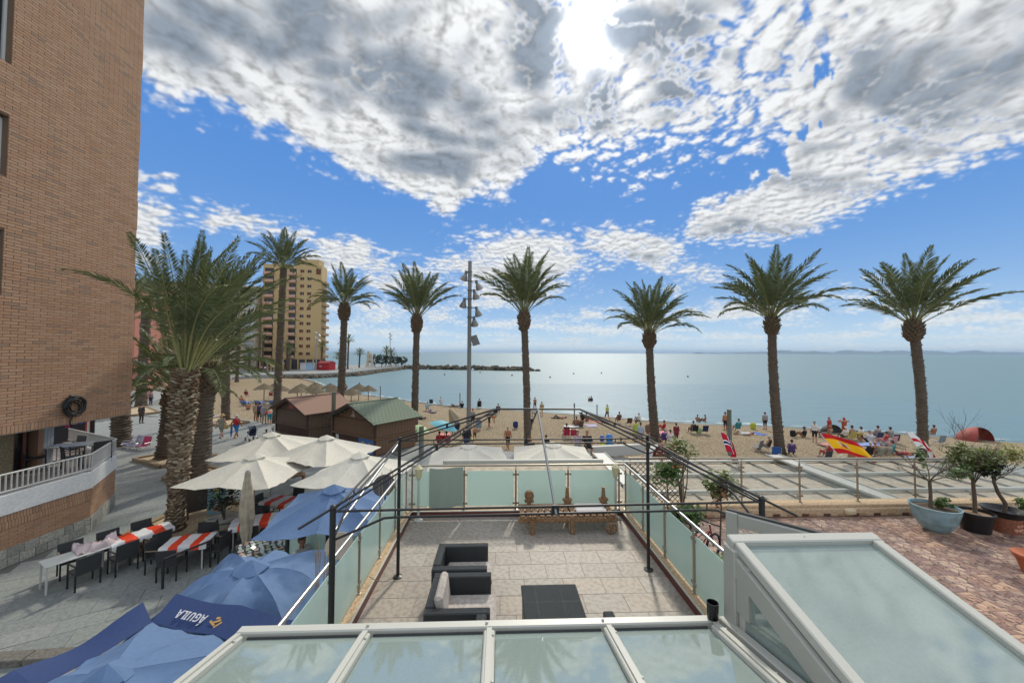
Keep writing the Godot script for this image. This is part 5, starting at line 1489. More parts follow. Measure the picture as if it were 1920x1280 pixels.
func make_right_terrace(alu: Material, brass: Material, sandstone: Material) -> void:
	var s := Shape.new(); s.box(Vector3(8.25, 2.757, -5.3), Vector3(10.5, 0.079, 6.2))
	var floor := struct("brown_terrace_floor", s, mat("brown_grout", lin(0.2, 0.13, 0.1), 0.9))
	var prints := []
	for i in 4:
		var m := mat("stone_tile_%d" % i, [Color(1, 1, 1), Color(0.9, 0.88, 0.88), Color(1, 0.96, 0.92), Color(0.86, 0.84, 0.85)][i], 0.55)
		m.albedo_texture = stone_print("print_%d" % i)
		prints.append(m)
	var seen := func(x: float, z: float) -> bool: return x / -z < 1.55 and (x > 3.0 or z < -4) and -z > 3.6
	tile_parts(floor, "floor_tile", 2.98, 13.4, -3.4, -8.08, 0.42, 0.42, TERRACE, prints, 0.006, seen, false)
	# ledge with a row of little mosaic tiles
	s = Shape.new(); s.bevel(Vector3(8.25, 2.88, -8.24), Vector3(10.5, 0.17, 0.28), 0.015); s.bevel(Vector3(8.25, 2.99, -8.34), Vector3(10.5, 0.07, 0.34), 0.012)
	var ledge := struct("stone_ledge", s, sandstone)
	var mos := [mat("mosaic_cream", lin(0.45, 0.33, 0.2), 0.5), mat("mosaic_brown", lin(0.1, 0.04, 0.025), 0.5), mat("mosaic_tan", lin(0.36, 0.22, 0.12), 0.5)]
	for i in 58:
		var q := obj("mosaic_tile", sized(Vector3(0.155, 0.06, 0.012)), mos[[0, 1, 2, 0, 1, 0, 2][i % 7]], ledge)
		q.position = Vector3(3.2 + i * 0.165, 2.84, -8.096)
	# clear glass railing
	var clear := mat("clear_glass")
	var o := thing("glass_railing", "clear glass railing with a long steel handrail along the brown terrace", "railing")
	steel_rail(o, Vector3(2.95, 4.04, -8.34), Vector3(13.4, 3.96, -8.34), brass, 0.026)
	var xs := [2.99, 4.2, 5.55, 6.91, 8.28, 9.66, 11.05, 12.4]
	for k in xs.size():
		rail_post(o, Vector3(xs[k], 3.027, -8.34), 4.04 - 0.0077 * (xs[k] - 2.95), brass, true)
		if k > 1:
			s = Shape.new(); s.bevel(Vector3((xs[k] + xs[k - 1]) / 2, 3.46, -8.34), Vector3(xs[k] - xs[k - 1] - 0.09, 0.8, 0.01), 0.003)
			obj("pane", s, clear, o)
	o = thing("trellis", "weathered diamond trellis at the left end of the brown terrace railing", "trellis", Vector3(3.06, 3.06, -8.3))
	var tw := mat("trellis_wood", lin(0.2, 0.165, 0.13), 0.9)
	for dir in [-1.0, 1.0]:
		for i in range(-8, 11):
			# a slat x = x0 + dir * y, clipped to the panel
			var x0 := i * 0.12 + (0.0 if dir > 0 else 0.9)
			var ya := clampf((0.0 - x0) / dir, 0, 0.9) if dir > 0 else clampf((x0 - 1.1), 0, 0.9)
			var yb := clampf((1.1 - x0) / dir, 0, 0.9) if dir > 0 else clampf(x0, 0, 0.9)
			if yb - ya < 0.05: continue
			s = Shape.new()
			var a := Vector3(x0 + dir * ya, ya, 0.008 * dir); var b := Vector3(x0 + dir * yb, yb, 0.008 * dir)
			s.bevel((a + b) / 2, Vector3(a.distance_to(b), 0.015, 0.01), 0.003, turned(0, 0, PI / 4 * dir))
			obj("slat", s, tw, o)
	# pots with little trees
	var leaf_a := mat("leaf_green", lin(0.07, 0.13, 0.035), 0.5)
	var leaf_b := mat("leaf_olive", lin(0.14, 0.17, 0.06), 0.55)
	var leaf_c := mat("leaf_yellow", lin(0.28, 0.27, 0.08), 0.6)
	var bark := tri_mat("bark", lin(0.20, 0.15, 0.11), 0.95, mottle("boot", 0.5, 0.05), 3.0)
	for m in [leaf_a, leaf_b, leaf_c]:
		m.cull_mode = BaseMaterial3D.CULL_DISABLED; m.backlight_enabled = true; m.backlight = lin(0.1, 0.13, 0.03)
	var earth := mat("earth", lin(0.10, 0.07, 0.045), 1.0)
	o = thing("blue_pot", "large pale blue glazed bowl pot with a bare-branched little tree and grass", "plant pot", Vector3(8.98, TERRACE, -7.4))
	s = Shape.new(); s.lathe([Vector2(0, 0.0), Vector2(0.2, 0.0), Vector2(0.3, 0.1), Vector2(0.4, 0.28), Vector2(0.455, 0.5), Vector2(0.475, 0.6), Vector2(0.485, 0.63), Vector2(0.45, 0.635), Vector2(0.43, 0.56), Vector2(0, 0.54)], 28)
	obj("bowl", s, tri_mat("blue_glaze", lin(0.27, 0.40, 0.44), 0.25, noise_tex("glaze", 0.01, [[0, Color(0.75, 0.78, 0.75)], [0.6, Color(1, 1, 1)], [1, Color(0.9, 0.97, 1)]], 4), 0.8), o)
	s = Shape.new(); s.lathe([Vector2(0.43, 0.56), Vector2(0, 0.6)], 20); obj("soil", s, earth, o)
	s = Shape.new()
	s.tube([Vector3(-0.12, 0.5, 0), Vector3(-0.1, 0.9, 0.0), Vector3(-0.12, 1.28, 0)], [0.045, 0.035, 0.035], 8)
	var twig := func(sh: Shape, a: Vector3, d: Vector3, l: float, r: float, depth: int, f: Callable) -> void:
		var m := a + d * l * 0.5 + Vector3(rnd(-0.05, 0.05), rnd(-0.02, 0.05), rnd(-0.05, 0.05)) * l
		var e := a + d * l + Vector3(rnd(-0.1, 0.1), rnd(0, 0.1), rnd(-0.1, 0.1)) * l
		sh.tube([a, m, e], [r, r * 0.8, r * 0.55], 5, false)
		if depth > 0:
			for i in 3: f.call(sh, m.lerp(e, rnd(0.2, 1)), (d + Vector3(rnd(-0.8, 0.8), rnd(-0.1, 0.7), rnd(-0.8, 0.8))).normalized(), l * rnd(0.5, 0.75), r * 0.55, depth - 1, f)
	for i in 7: twig.call(s, Vector3(-0.12, 1.25, 0), Vector3(cos(i * 0.9) * 1.0, rnd(0.2, 0.9), sin(i * 0.9) * 0.7).normalized(), rnd(0.35, 0.55), 0.016, 2, twig)
	obj("trunk", s, bark, o)
	leafy(o, "foliage", Vector3(0.42, 1.55, 0.0), Vector3(0.45, 0.32, 0.4), 520, 0.09, leaf_a)
	leafy(o, "foliage", Vector3(-0.45, 1.85, 0.05), Vector3(0.14, 0.35, 0.14), 90, 0.12, leaf_a)
	leafy(o, "grass_tuft", Vector3(0.18, 0.72, 0.1), Vector3(0.26, 0.14, 0.2), 420, 0.09, leaf_a)
	o.scale = Vector3.ONE * 0.8
	o = thing("black_pot", "black plastic pot with a slim dark-leaved tree beside the blue bowl", "plant pot", Vector3(9.82, TERRACE, -7.38))
	s = Shape.new(); s.lathe([Vector2(0, 0), Vector2(0.23, 0), Vector2(0.29, 0.38), Vector2(0.32, 0.39), Vector2(0.32, 0.43), Vector2(0.28, 0.43), Vector2(0.27, 0.36), Vector2(0, 0.36)], 24); obj("tub", s, mat("black_plastic", lin(0.01, 0.01, 0.011), 0.35), o)
	s = Shape.new(); s.lathe([Vector2(0.27, 0.37), Vector2(0, 0.4)], 20); obj("soil", s, mat("dry_earth", lin(0.3, 0.2, 0.13), 1.0), o)
	s = Shape.new(); s.tube([Vector3(0, 0.35, 0), Vector3(0.0, 0.75, 0), Vector3(-0.03, 1.15, 0)], [0.04, 0.035, 0.03], 8)
	for i in 6: twig.call(s, Vector3(-0.02, 1.0 + i * 0.03, 0), Vector3(cos(i * 1.1) * 0.6, 1.0, sin(i * 1.1) * 0.5).normalized(), rnd(0.4, 0.65), 0.014, 2, twig)
	obj("trunk", s, bark, o)
	leafy(o, "foliage", Vector3(-0.1, 1.65, 0), Vector3(0.52, 0.4, 0.42), 900, 0.1, leaf_b)
	leafy(o, "foliage", Vector3(0.15, 1.4, 0.1), Vector3(0.35, 0.25, 0.3), 150, 0.14, mat("leaf_dark", lin(0.05, 0.06, 0.035), 0.5))
	s = Shape.new()
	for i in 5: twig.call(s, Vector3(-0.2, 1.75, 0), Vector3(rnd(-0.7, 0.7), 1.0, rnd(-0.3, 0.3)).normalized(), rnd(0.4, 0.6), 0.006, 2, twig)
	obj("bare_twigs", s, bark, o)
	o.scale = Vector3.ONE * 0.9
	o = thing("terracotta_pot", "terracotta pot with a black liner holding a crooked yellow-leaved tree", "plant pot", Vector3(10.42, TERRACE, -7.36))
	s = Shape.new(); s.lathe([Vector2(0, 0), Vector2(0.24, 0), Vector2(0.27, 0.3), Vector2(0.27, 0.34), Vector2(0, 0.34)], 24); obj("pot", s, tri_mat("terracotta", lin(0.42, 0.15, 0.08), 0.8, mottle("boot", 0.5, 0.05), 1.0), o)
	for i in 7:
		s = Shape.new(); s.lathe([Vector2(0.045, 0), Vector2(0.03, 0.014), Vector2(0, 0.018)], 8, Transform3D(Basis(Vector3.UP, 0.2 - 0.45 + i * 0.16) * turned(PI / 2, 0, 0), Basis(Vector3.UP, -0.25 + i * 0.16) * Vector3(0, 0.1 + 0.1 * (i % 2), 0.25))); obj("rosette", s, mat("rosette", lin(0.5, 0.24, 0.16), 0.8), o)
	s = Shape.new(); s.lathe([Vector2(0.28, 0.342), Vector2(0.36, 0.48), Vector2(0.37, 0.5), Vector2(0.34, 0.5), Vector2(0.27, 0.42), Vector2(0, 0.42)], 24); obj("liner", s, mat("black_plastic", lin(0.01, 0.01, 0.011), 0.35), o)
	s = Shape.new(); s.tube([Vector3(0, 0.4, 0), Vector3(0.04, 0.62, 0), Vector3(-0.12, 0.85, 0), Vector3(-0.22, 1.1, 0), Vector3(-0.25, 1.3, 0)], [0.045, 0.04, 0.035, 0.03, 0.025], 8)
	for i in 6: twig.call(s, Vector3(-0.23, 1.1 + i * 0.05, 0), Vector3(cos(i * 1.0) * 0.8 + 0.3, 0.8, sin(i * 1.0) * 0.5).normalized(), rnd(0.3, 0.5), 0.012, 2, twig)
	obj("trunk", s, bark, o)
	leafy(o, "foliage", Vector3(0.12, 1.62, 0), Vector3(0.5, 0.36, 0.42), 1400, 0.07, leaf_c)
	leafy(o, "foliage", Vector3(-0.35, 1.62, 0), Vector3(0.28, 0.4, 0.3), 320, 0.11, leaf_b)
	o.scale = Vector3.ONE * 0.88
	o = thing("small_pot", "small dark pot of low green leaves at the right edge beside the terracotta pot", "plant pot", Vector3(10.98, TERRACE, -7.3))
	s = Shape.new(); s.lathe([Vector2(0, 0), Vector2(0.2, 0), Vector2(0.25, 0.28), Vector2(0.22, 0.28), Vector2(0, 0.24)], 18); obj("tub", s, mat("blue_black", lin(0.015, 0.02, 0.05), 0.4), o)
	leafy(o, "foliage", Vector3(0, 0.42, 0), Vector3(0.34, 0.2, 0.3), 260, 0.13, leaf_a)
	o = thing("terracotta_planter", "orange terracotta planter at the right edge on the brown tiles", "plant pot", Vector3(8.86, TERRACE, -5.9))
	s = Shape.new(); s.lathe([Vector2(0, 0), Vector2(0.14, 0), Vector2(0.2, 0.2), Vector2(0.25, 0.27), Vector2(0.25, 0.31), Vector2(0.21, 0.3), Vector2(0, 0.24)], 18); obj("pot", s, mat("orange_clay", lin(0.45, 0.13, 0.05), 0.7), o)
	o = thing("bulkhead_light", "cream bulkhead light fixed to the stone ledge of the brown terrace", "light", Vector3(7.85, 2.9, -8.085))
	s = Shape.new(); s.bevel(Vector3.ZERO, Vector3(0.26, 0.14, 0.1), 0.04); obj("cover", s, mat("light_cream", lin(0.55, 0.45, 0.28), 0.5), o)
	# shrubs and a bicycle in the strip behind the balustrade
	var strip := [[Vector3(3.62, TERRACE, -7.0), 0.42, "leafy green shrub in a dark pot beside the child's bicycle", 0, 420, 0.14], [Vector3(3.35, TERRACE, -5.35), 0.4, "low green shrub at the near end of the strip, beside the hatch", 0, 380, 0.12], [Vector3(4.0, TERRACE, -8.0), 0.5, "round-headed shrub whose crown rises above the trellis corner", 1, 520, 0.12]]
	for k in 3:
		var q = strip[k]
		o = thing("potted_shrub", q[2], "shrub", q[0], 0, "shrubs along the strip")
		s = Shape.new(); s.lathe([Vector2(0, 0), Vector2(0.15, 0), Vector2(0.19, 0.26), Vector2(0, 0.24)], 16); obj("pot", s, mat("black_plastic", lin(0.01, 0.01, 0.011), 0.35), o)
		o.scale = Vector3.ONE * [0.8, 0.8, 0.85][k]
		var up: float = [0.55, 0.45, 1.6][k]
		s = Shape.new()
		for i in 4: s.tube([Vector3(0, 0.2, 0), Vector3(rnd(-0.12, 0.12), up * 0.6, rnd(-0.1, 0.1)), Vector3(rnd(-0.25, 0.25), up + 0.1, rnd(-0.2, 0.2))], [0.02, 0.014, 0.008], 5)
		obj("stem", s, bark, o)
		leafy(o, "foliage", Vector3(0, up + 0.12, 0), Vector3(q[1] * 1.2, q[1] * 0.8, q[1]), q[4], q[5], leaf_a if k < 2 else leaf_b)
	for k in 2:
		o = thing("thin_sapling", ["thin sapling with long pale green leaves in front of the trellis", "thin sapling with rust-brown dying leaves beside the open glass door"][k], "sapling", [Vector3(3.55, TERRACE, -7.75), Vector3(4.35, TERRACE, -7.2)][k])
		s = Shape.new(); s.tube([Vector3.ZERO, Vector3(0.03, 0.6, 0), Vector3(-0.02, 1.2, 0)], [0.02, 0.015, 0.008], 6)
		for i in 10: s.tube([Vector3(0, 0.5 + i * 0.07, 0), Vector3(cos(i * 2.4) * 0.3, 0.75 + i * 0.07, sin(i * 2.4) * 0.25)], [0.006, 0.003], 4)
		obj("stem", s, bark, o)
		leafy(o, "foliage", Vector3(0, 1.05, 0), Vector3(0.38, 0.4, 0.3), 220, 0.16, leaf_a if k == 0 else leaf_b)
		leafy(o, "dry_foliage", Vector3(0.05, 0.85 if k else 1.45, 0), Vector3(0.3, 0.35, 0.28), 130, 0.1, mat("leaf_rust", lin(0.3, 0.11, 0.05), 0.8))
	o = thing("bicycle", "small child's bicycle leaning in the strip behind the balustrade", "bicycle", Vector3(3.5, TERRACE, -6.35), 0.5)
	for x in [-0.36, 0.36]:
		s = Shape.new()
		var path := []
		for i in 25: path.append(Vector3(x + cos(TAU * i / 24) * 0.2, 0.22 + sin(TAU * i / 24) * 0.2, 0))
		s.tube(path, 0.02, 6)
		var w := obj("wheel", s, mat("tyre", lin(0.015, 0.015, 0.015), 0.8), o)
		s = Shape.new()
		for i in 8: s.tube([Vector3(x, 0.22, 0), Vector3(x + cos(TAU * i / 8) * 0.19, 0.22 + sin(TAU * i / 8) * 0.19, 0)], 0.003, 4)
		obj("spokes", s, brass, w)
	s = Shape.new(); s.tube([Vector3(-0.36, 0.22, 0), Vector3(-0.05, 0.25, 0), Vector3(0.27, 0.5, 0), Vector3(-0.14, 0.48, 0), Vector3(-0.36, 0.22, 0)], 0.014, 6); s.tube([Vector3(-0.05, 0.25, 0), Vector3(-0.16, 0.58, 0)], 0.013, 6); s.tube([Vector3(0.36, 0.22, 0), Vector3(0.25, 0.62, 0)], 0.014, 6); obj("frame", s, mat("bike_red", lin(0.25, 0.03, 0.03), 0.35), o)
	s = Shape.new(); s.tube([Vector3(0.2, 0.68, -0.22), Vector3(0.25, 0.64, -0.08), Vector3(0.25, 0.64, 0.08), Vector3(0.2, 0.68, 0.22)], 0.012, 6); obj("handlebar", s, mat("tyre"), o)
	s = Shape.new(); s.bevel(Vector3(-0.17, 0.6, 0), Vector3(0.2, 0.05, 0.12), 0.02); obj("saddle", s, mat("tyre"), o)
	# canopies between the terraces and the beach
	var canvas := tri_mat("canopy_canvas", lin(0.50, 0.43, 0.33), 0.85, mottle("canvas", 0.25, 0.015), 0.4)
	var beam := mat("canopy_beam", lin(0.42, 0.43, 0.38), 0.5)
	o = thing("pergola_roof", "broad beige slatted canopy below the clear glass railing, towards the beach", "canopy")
	for i in 9:
		var z := -8.75 - i * 0.575
		s = Shape.new(); s.hexa([Vector3(4.3, 2.36, z), Vector3(17.5, 2.36, z), Vector3(17.5, 2.385, z - 0.56), Vector3(4.3, 2.385, z - 0.56), Vector3(4.3, 2.375, z), Vector3(17.5, 2.375, z), Vector3(17.5, 2.40, z - 0.56), Vector3(4.3, 2.40, z - 0.56)]); obj("canvas_strip", s, canvas, o)
	for i in 4:
		s = Shape.new(); s.bevel(Vector3(10.9, 2.46, -9.1 - i * 1.45), Vector3(13.2, 0.07, 0.12), 0.008); obj("cross_beam", s, beam, o)
	for i in 15:
		s = Shape.new(); s.bevel(Vector3(4.7 + i * 0.9, 2.425, -11.3), Vector3(0.04, 0.045, 5.1), 0.006); obj("rafter", s, mat("rafter_dark", lin(0.12, 0.11, 0.09), 0.7), o)
	for i in 5:
		s = Shape.new(); s.tube([Vector3(4.6 + i * 3.1, 0, -13.7), Vector3(4.6 + i * 3.1, 2.4, -13.7)], 0.05, 8); obj("post", s, beam, o)
	for q in [[10.45, -11.6, 4.6, 0.55, "long white metal gutter strip lying across the beige canopy"], [3.9, -12.6, 3.4, 0.5, "white metal strip along the left end of the beige canopy, by the two seated men"]]:
		o = thing("gutter_strip", q[4], "gutter", Vector3(q[0], 2.55, q[1]), 0, "white gutter strips")
		s = Shape.new(); s.bevel(Vector3.ZERO, Vector3(q[3], 0.03, q[2]), 0.008); obj("tray", s, alu, o)
		for k in [-1, 1]:
			s = Shape.new(); s.bevel(Vector3(k * (q[3] / 2 - 0.015), 0.035, 0), Vector3(0.03, 0.04, q[2]), 0.006); obj("lip", s, alu, o)
	o = thing("flat_awning", "beige awning with a scalloped edge beyond the sea-end balustrade", "awning")
	s = Shape.new(); s.hexa([Vector3(-1.75, 2.5, -9.2), Vector3(3.55, 2.5, -9.2), Vector3(3.55, 2.68, -12.6), Vector3(-1.75, 2.68, -12.6), Vector3(-1.75, 2.52, -9.2), Vector3(3.55, 2.52, -9.2), Vector3(3.55, 2.70, -12.6), Vector3(-1.75, 2.70, -12.6)]); obj("canvas", s, canvas, o)
	s = Shape.new(); s.bevel(Vector3(0.9, 2.74, -12.65), Vector3(5.4, 0.12, 0.16), 0.015); obj("cassette", s, beam, o)
	s = Shape.new()
	for i in 18:
		var x := -1.75 + i * 0.294
		for j in 5:
			var a := x + 0.294 * j / 5; var b := x + 0.294 * (j + 1) / 5
			s.quad(Vector3(a, 2.5 - 0.14 - 0.05 * sin(PI * j / 5.0), -9.19), Vector3(b, 2.5 - 0.14 - 0.05 * sin(PI * (j + 1) / 5.0), -9.19), Vector3(b, 2.505, -9.195), Vector3(a, 2.505, -9.195))
	obj("valance", s, canvas, o)
	for x in [-1.6, 3.4]:
		s = Shape.new(); s.tube([Vector3(x, 0, -12.5), Vector3(x, 2.7, -12.5)], 0.04, 8); obj("post", s, beam, o)


# ------------------------------------------------------------------ pavement furniture
func parasol(label: String, at: Vector3, side: float, turn: float, low: float, high: float, cloth: Material, pole: Material, group: String, sag := 0.12, seed_no := 1, valance: Material = null, dome := 0.0) -> Node3D:
	var o := thing("parasol", label, "parasol", at, turn, group)
	var nz := FastNoiseLite.new(); nz.seed = seed_no; nz.frequency = 1.6; nz.fractal_octaves = 3
	var h := side / 2.0
	var rim := []
	for k in 8: rim.append(Vector3([h, h, 0, -h, -h, -h, 0, h][k], low + (0.0 if k % 2 else 0.03), [0, -h, -h, -h, 0, h, h, h][k]))
	var hub := Vector3(0, high, 0)
	for k in 8:
		var a: Vector3 = rim[k]; var b: Vector3 = rim[(k + 1) % 8]
		var s := Shape.new()
		s.grid(func(u: float, v: float) -> Vector3:
			var e := a.lerp(b, u) - Vector3(0, sin(PI * u) * 0.03, 0)
			var p := hub.lerp(e, 0.06 + 0.94 * v)
			p.y += dome * sin(PI * pow(v, 1.3)) * (1.0 - 0.25 * sin(PI * u))
			p.y -= sag * sin(PI * u) * sin(PI * v * 0.85) * (0.5 + v) * 0.5
			p.y += nz.get_noise_2d(p.x * 2.0, p.z * 2.0) * (0.05 + dome * 0.8) * v * sin(PI * u)
			p += (e - hub).normalized().cross(Vector3.UP) * sin(v * 19 + u * 6 + k) * 0.006 * v
			return p, 8, 10, 0.004)
		obj("canopy_panel", s, cloth, o)
		if valance:
			s = Shape.new()
			var out: Vector3 = [Vector3.RIGHT, Vector3.FORWARD, Vector3.FORWARD, Vector3.LEFT, Vector3.LEFT, Vector3.BACK, Vector3.BACK, Vector3.RIGHT][k]
			var lift := 0.35 if k in [1, 2] else 0.2 if k in [3, 4] else -0.6
			s.grid(func(u: float, v: float) -> Vector3:
				return a.lerp(b, u) - Vector3(0, sin(PI * u) * 0.03 - 0.004, 0) + (out * 0.75 + Vector3.UP * (lift + (0.04 if k in [1, 2] else 0.18) * sin(lerpf(a.x + a.z, b.x + b.z, u) * 5.0))).normalized() * v * 0.29 + a.lerp(b, u) * Vector3(1, 0, 1) * v * 0.12, 12, 3, 0.003)
			obj("valance", s, valance, o)
		s = Shape.new(); s.tube([hub - Vector3(0, 0.06, 0), rim[k] - Vector3(0, 0.02, 0)], 0.009, 4); obj("rib", s, pole, o)
	var s := Shape.new()
	for k in 8:
		var a := TAU * k / 8; var b := TAU * (k + 1) / 8
		var r := 0.11 * side
		var p := Vector3(cos(a) * r, high - 0.05 + 0.03 * sin(k * 5.0), -sin(a) * r); var q := Vector3(cos(b) * r, high - 0.05 + 0.03 * sin(k * 5.0 + 5), -sin(b) * r)
		s.tri(hub + Vector3(0, 0.09, 0), p, q); s.quad(p - Vector3(0, 0.03, 0), q - Vector3(0, 0.03, 0), q, p)
	obj("vent_cap", s, cloth, o)
	s = Shape.new(); s.tube([Vector3.ZERO, hub], 0.025, 8); obj("pole", s, pole, o)
	s = Shape.new(); s.bevel(Vector3(0, 0.05, 0), Vector3(0.5, 0.1, 0.5), 0.02); obj("foot", s, mat("concrete", lin(0.3, 0.3, 0.29), 0.9), o)
	return o


var chair_proto: Node3D
func cafe_chair(label: String, at: Vector3, turn: float, group := "black chairs at the pavement tables") -> Node3D:
	if chair_proto:
		var d := copy(chair_proto, label, at, turn)
		d.set_meta("group", group)
		return d
	var o := thing("cafe_chair", label, "chair", at, turn, group)
	var weave := mat("wicker")
	var leg := mat("black_iron")
	var s := Shape.new(); s.bevel(Vector3(0, 0.44, 0), Vector3(0.5, 0.06, 0.48), 0.012); obj("seat", s, weave, o)
	s = Shape.new(); s.bevel(Vector3(0, 0.67, 0.24), Vector3(0.5, 0.42, 0.035), 0.012, turned(0.12, 0, 0)); obj("backrest", s, weave, o)
	for x in [-1.0, 1.0]:
		for z in [-1.0, 1.0]:
			s = Shape.new(); s.bevel(Vector3(x * 0.24, 0.33 if z < 0 else 0.22, z * 0.22), Vector3(0.035, 0.66 if z < 0 else 0.44, 0.035), 0.006); obj("leg", s, leg, o)
		s = Shape.new(); s.bevel(Vector3(x * 0.245, 0.665, 0.0), Vector3(0.05, 0.025, 0.48), 0.008); obj("armrest", s, leg if x < 0 else mat("arm_wood", lin(0.2, 0.15, 0.1), 0.6), o)
	chair_proto = o
	return o


func cafe_table(label: String, at: Vector3, turn: float, w: float, d: float, top: Material) -> Node3D:
	var o := thing("cafe_table", label, "table", at, turn, "pavement tables")
	var s := Shape.new(); s.bevel(Vector3(0, 0.73, 0), Vector3(w, 0.03, d), 0.006); obj("tabletop", s, top, o)
	for x in [-1.0, 1.0]:
		for z in [-1.0, 1.0]:
			s = Shape.new(); s.bevel(Vector3(x * (w / 2 - 0.04), 0.355, z * (d / 2 - 0.04)), Vector3(0.04, 0.71, 0.04), 0.006); obj("leg", s, mat("table_alu", lin(0.5, 0.5, 0.48), 0.4), o)
	return o


func stripe_print(key: String, cols: Array, widths: Array) -> Texture2D:
	if texs.has(key): return texs[key]
	var im := Image.create(128, 16, false, Image.FORMAT_RGB8)
	var x := 0.0
	for i in cols.size():
		im.fill_rect(Rect2i(int(x * 128), 0, int(ceil(widths[i] * 128)), 16), cols[i])
		x += widths[i]
	texs[key] = ImageTexture.create_from_image(im)
	return texs[key]


func cloth_on(label: String, at: Vector3, turn: float, w: float, d: float, m: Material, ruck := 0.02, drop := 0.12, seed_no := 1) -> void:
	var nz := FastNoiseLite.new(); nz.seed = seed_no; nz.frequency = 2.4; nz.fractal_octaves = 3
	var s := Shape.new()
	s.grid(func(u: float, v: float) -> Vector3:
		var x := (u - 0.5) * (w + drop); var z := (0.5 - v) * (d + drop * 2)
		var over := maxf(absf(z) - d / 2, 0)
		return Vector3(x, 0.752 + maxf(0, nz.get_noise_2d(x, z) + 0.25) * ruck * 2.0 - over * 0.9, clampf(z, -d / 2 - 0.01, d / 2 + 0.01) + signf(z) * over * 0.25), 26, 14, 0.003)
	var o := obj("tablecloth", s, m)
	o.position = at; o.rotation.y = turn
	tag(o, label, "tablecloth", "striped table cloths")


func kiosk(label: String, at: Vector3, w: float, d: float, eave: float, apex: float, wall: Material, dark: Material, roof: Material, shingle: bool) -> Node3D:
	var o := thing("beach_kiosk", label, "kiosk", at, -0.61, "wooden kiosks by the beach")
	var s := Shape.new()
	s.hexa([Vector3(-w / 2, 0, 0), Vector3(w / 2, 0, 0), Vector3(w / 2, 0, -d), Vector3(-w / 2, 0, -d), Vector3(-w / 2, eave, 0), Vector3(w / 2, eave, 0), Vector3(w / 2, eave, -d), Vector3(-w / 2, eave, -d)])
	for z in [0.0, -d]:
		var a := Vector3(-w / 2, eave, z); var b := Vector3(w / 2, eave, z); var c := Vector3(0, apex, z)
		if z == 0.0: s.tri(a, b, c)
		else: s.tri(b, a, c)
	obj("wall", s, dark, o)
	var nb := 18
	for band in [[0.06, 1.0], [1.12, eave - 0.04]]:
		for i in nb:
			s = Shape.new(); s.bevel(Vector3(-w / 2 + (i + 0.5) * w / nb, (band[0] + band[1]) / 2, 0.012), Vector3(w / nb - 0.012, band[1] - band[0], 0.03), 0.005); var q := obj("board", s, wall if band[0] > 1 else dark, o); q.position.z = rnd(-0.004, 0.004)
		for i in 13:
			s = Shape.new(); s.bevel(Vector3(w / 2 + 0.012, (band[0] + band[1]) / 2, -(i + 0.5) * d / 13), Vector3(0.03, band[1] - band[0], d / 13 - 0.012), 0.005); obj("board", s, wall, o)
	for i in 9:  # boards in the gable
		var x := -w / 2 + 0.45 + i * (w - 0.9) / 8
		var top := lerpf(apex, eave, absf(x) / (w / 2)) - 0.12
		s = Shape.new(); s.bevel(Vector3(x, (eave + 0.02 + top) / 2, 0.012), Vector3((w - 0.9) / 8 - 0.015, top - eave - 0.02, 0.03), 0.005); obj("board", s, wall, o)
	s = Shape.new(); s.bevel(Vector3(0, 1.06, 0.05), Vector3(w + 0.1, 0.1, 0.1), 0.012); s.bevel(Vector3(w / 2 + 0.05, 1.06, -d / 2), Vector3(0.1, 0.1, d + 0.1), 0.012); obj("counter_rail", s, wall, o)
	for x in [-1.0, 1.0]:
		s = Shape.new(); s.bevel(Vector3(x * w / 2, eave / 2, 0.03), Vector3(0.12, eave - 0.02, 0.12), 0.01); obj("corner_post", s, dark, o)
	for x in [-1.0, 1.0]:
		var slope := atan2(apex - eave, w / 2)
		var len := (w / 2 + 0.35) / cos(slope)
		var b := turned(0, 0, -slope * x)
		var mid := Vector3(x * (w / 4 + 0.175), (apex + eave) / 2 - 0.35 / 2 * tan(slope) + 0.05, -d / 2 + 0.1)
		s = Shape.new(); s.bevel(mid, Vector3(len, 0.06, d + 0.75), 0.01, b)
		var r := obj("roof_slope", s, roof, o)
		s = Shape.new()
		if shingle:
			for row in 11:
				for i in 13:
					var q := Vector3(x * (len / 2 - 0.1 - row * len / 11.0), 0.042, (i - 6.5 + (0.5 if row & 1 else 0.0)) * (d + 0.7) / 13.5)
					s.box(mid + b * q, Vector3(len / 11.0 + 0.04, 0.016, (d + 0.7) / 13.5 - 0.02), b * turned(0, 0, 0.05 * x))
			stuff(obj("shingles", s, mat("shingle_green", lin(0.17, 0.21, 0.155), 0.95), o))
		s = Shape.new(); s.bevel(Vector3(mid.x, mid.y, 0.47), Vector3(len + 0.04, 0.14, 0.04), 0.01, b); obj("barge_board", s, dark, o)
	s = Shape.new(); s.bevel(Vector3(0, apex + 0.1, -d / 2 + 0.1), Vector3(0.2, 0.05, d + 0.8), 0.015); obj("ridge_cap", s, roof, o)
	return o


func bed_with_kerb(label: String, poly: Array, kerb: Material) -> void:
	var o := thing("planting_bed", label, "planting bed", Vector3.ZERO, 0, "palm beds with low kerbs")
	var s := Shape.new(); s.slab(PackedVector2Array(poly), 0.0, 0.1)
	obj("soil", s, tri_mat("bed_soil", Color.WHITE, 1.0, noise_tex("sand", 0.035, []), 0.5), o)
	for i in poly.size():
		var a: Vector2 = poly[i]; var b: Vector2 = poly[(i + 1) % poly.size()]
		var n := maxi(1, int(a.distance_to(b) / 0.9))
		for j in n:
			var p := a.lerp(b, (j + 0.5) / n)
			s = Shape.new(); s.bevel(Vector3(p.x, 0.09, p.y), Vector3(a.distance_to(b) / n - 0.012, 0.2, 0.2), 0.02, turned(0, -atan2(b.y - a.y, b.x - a.x), 0)); obj("kerb_stone", s, kerb, o)


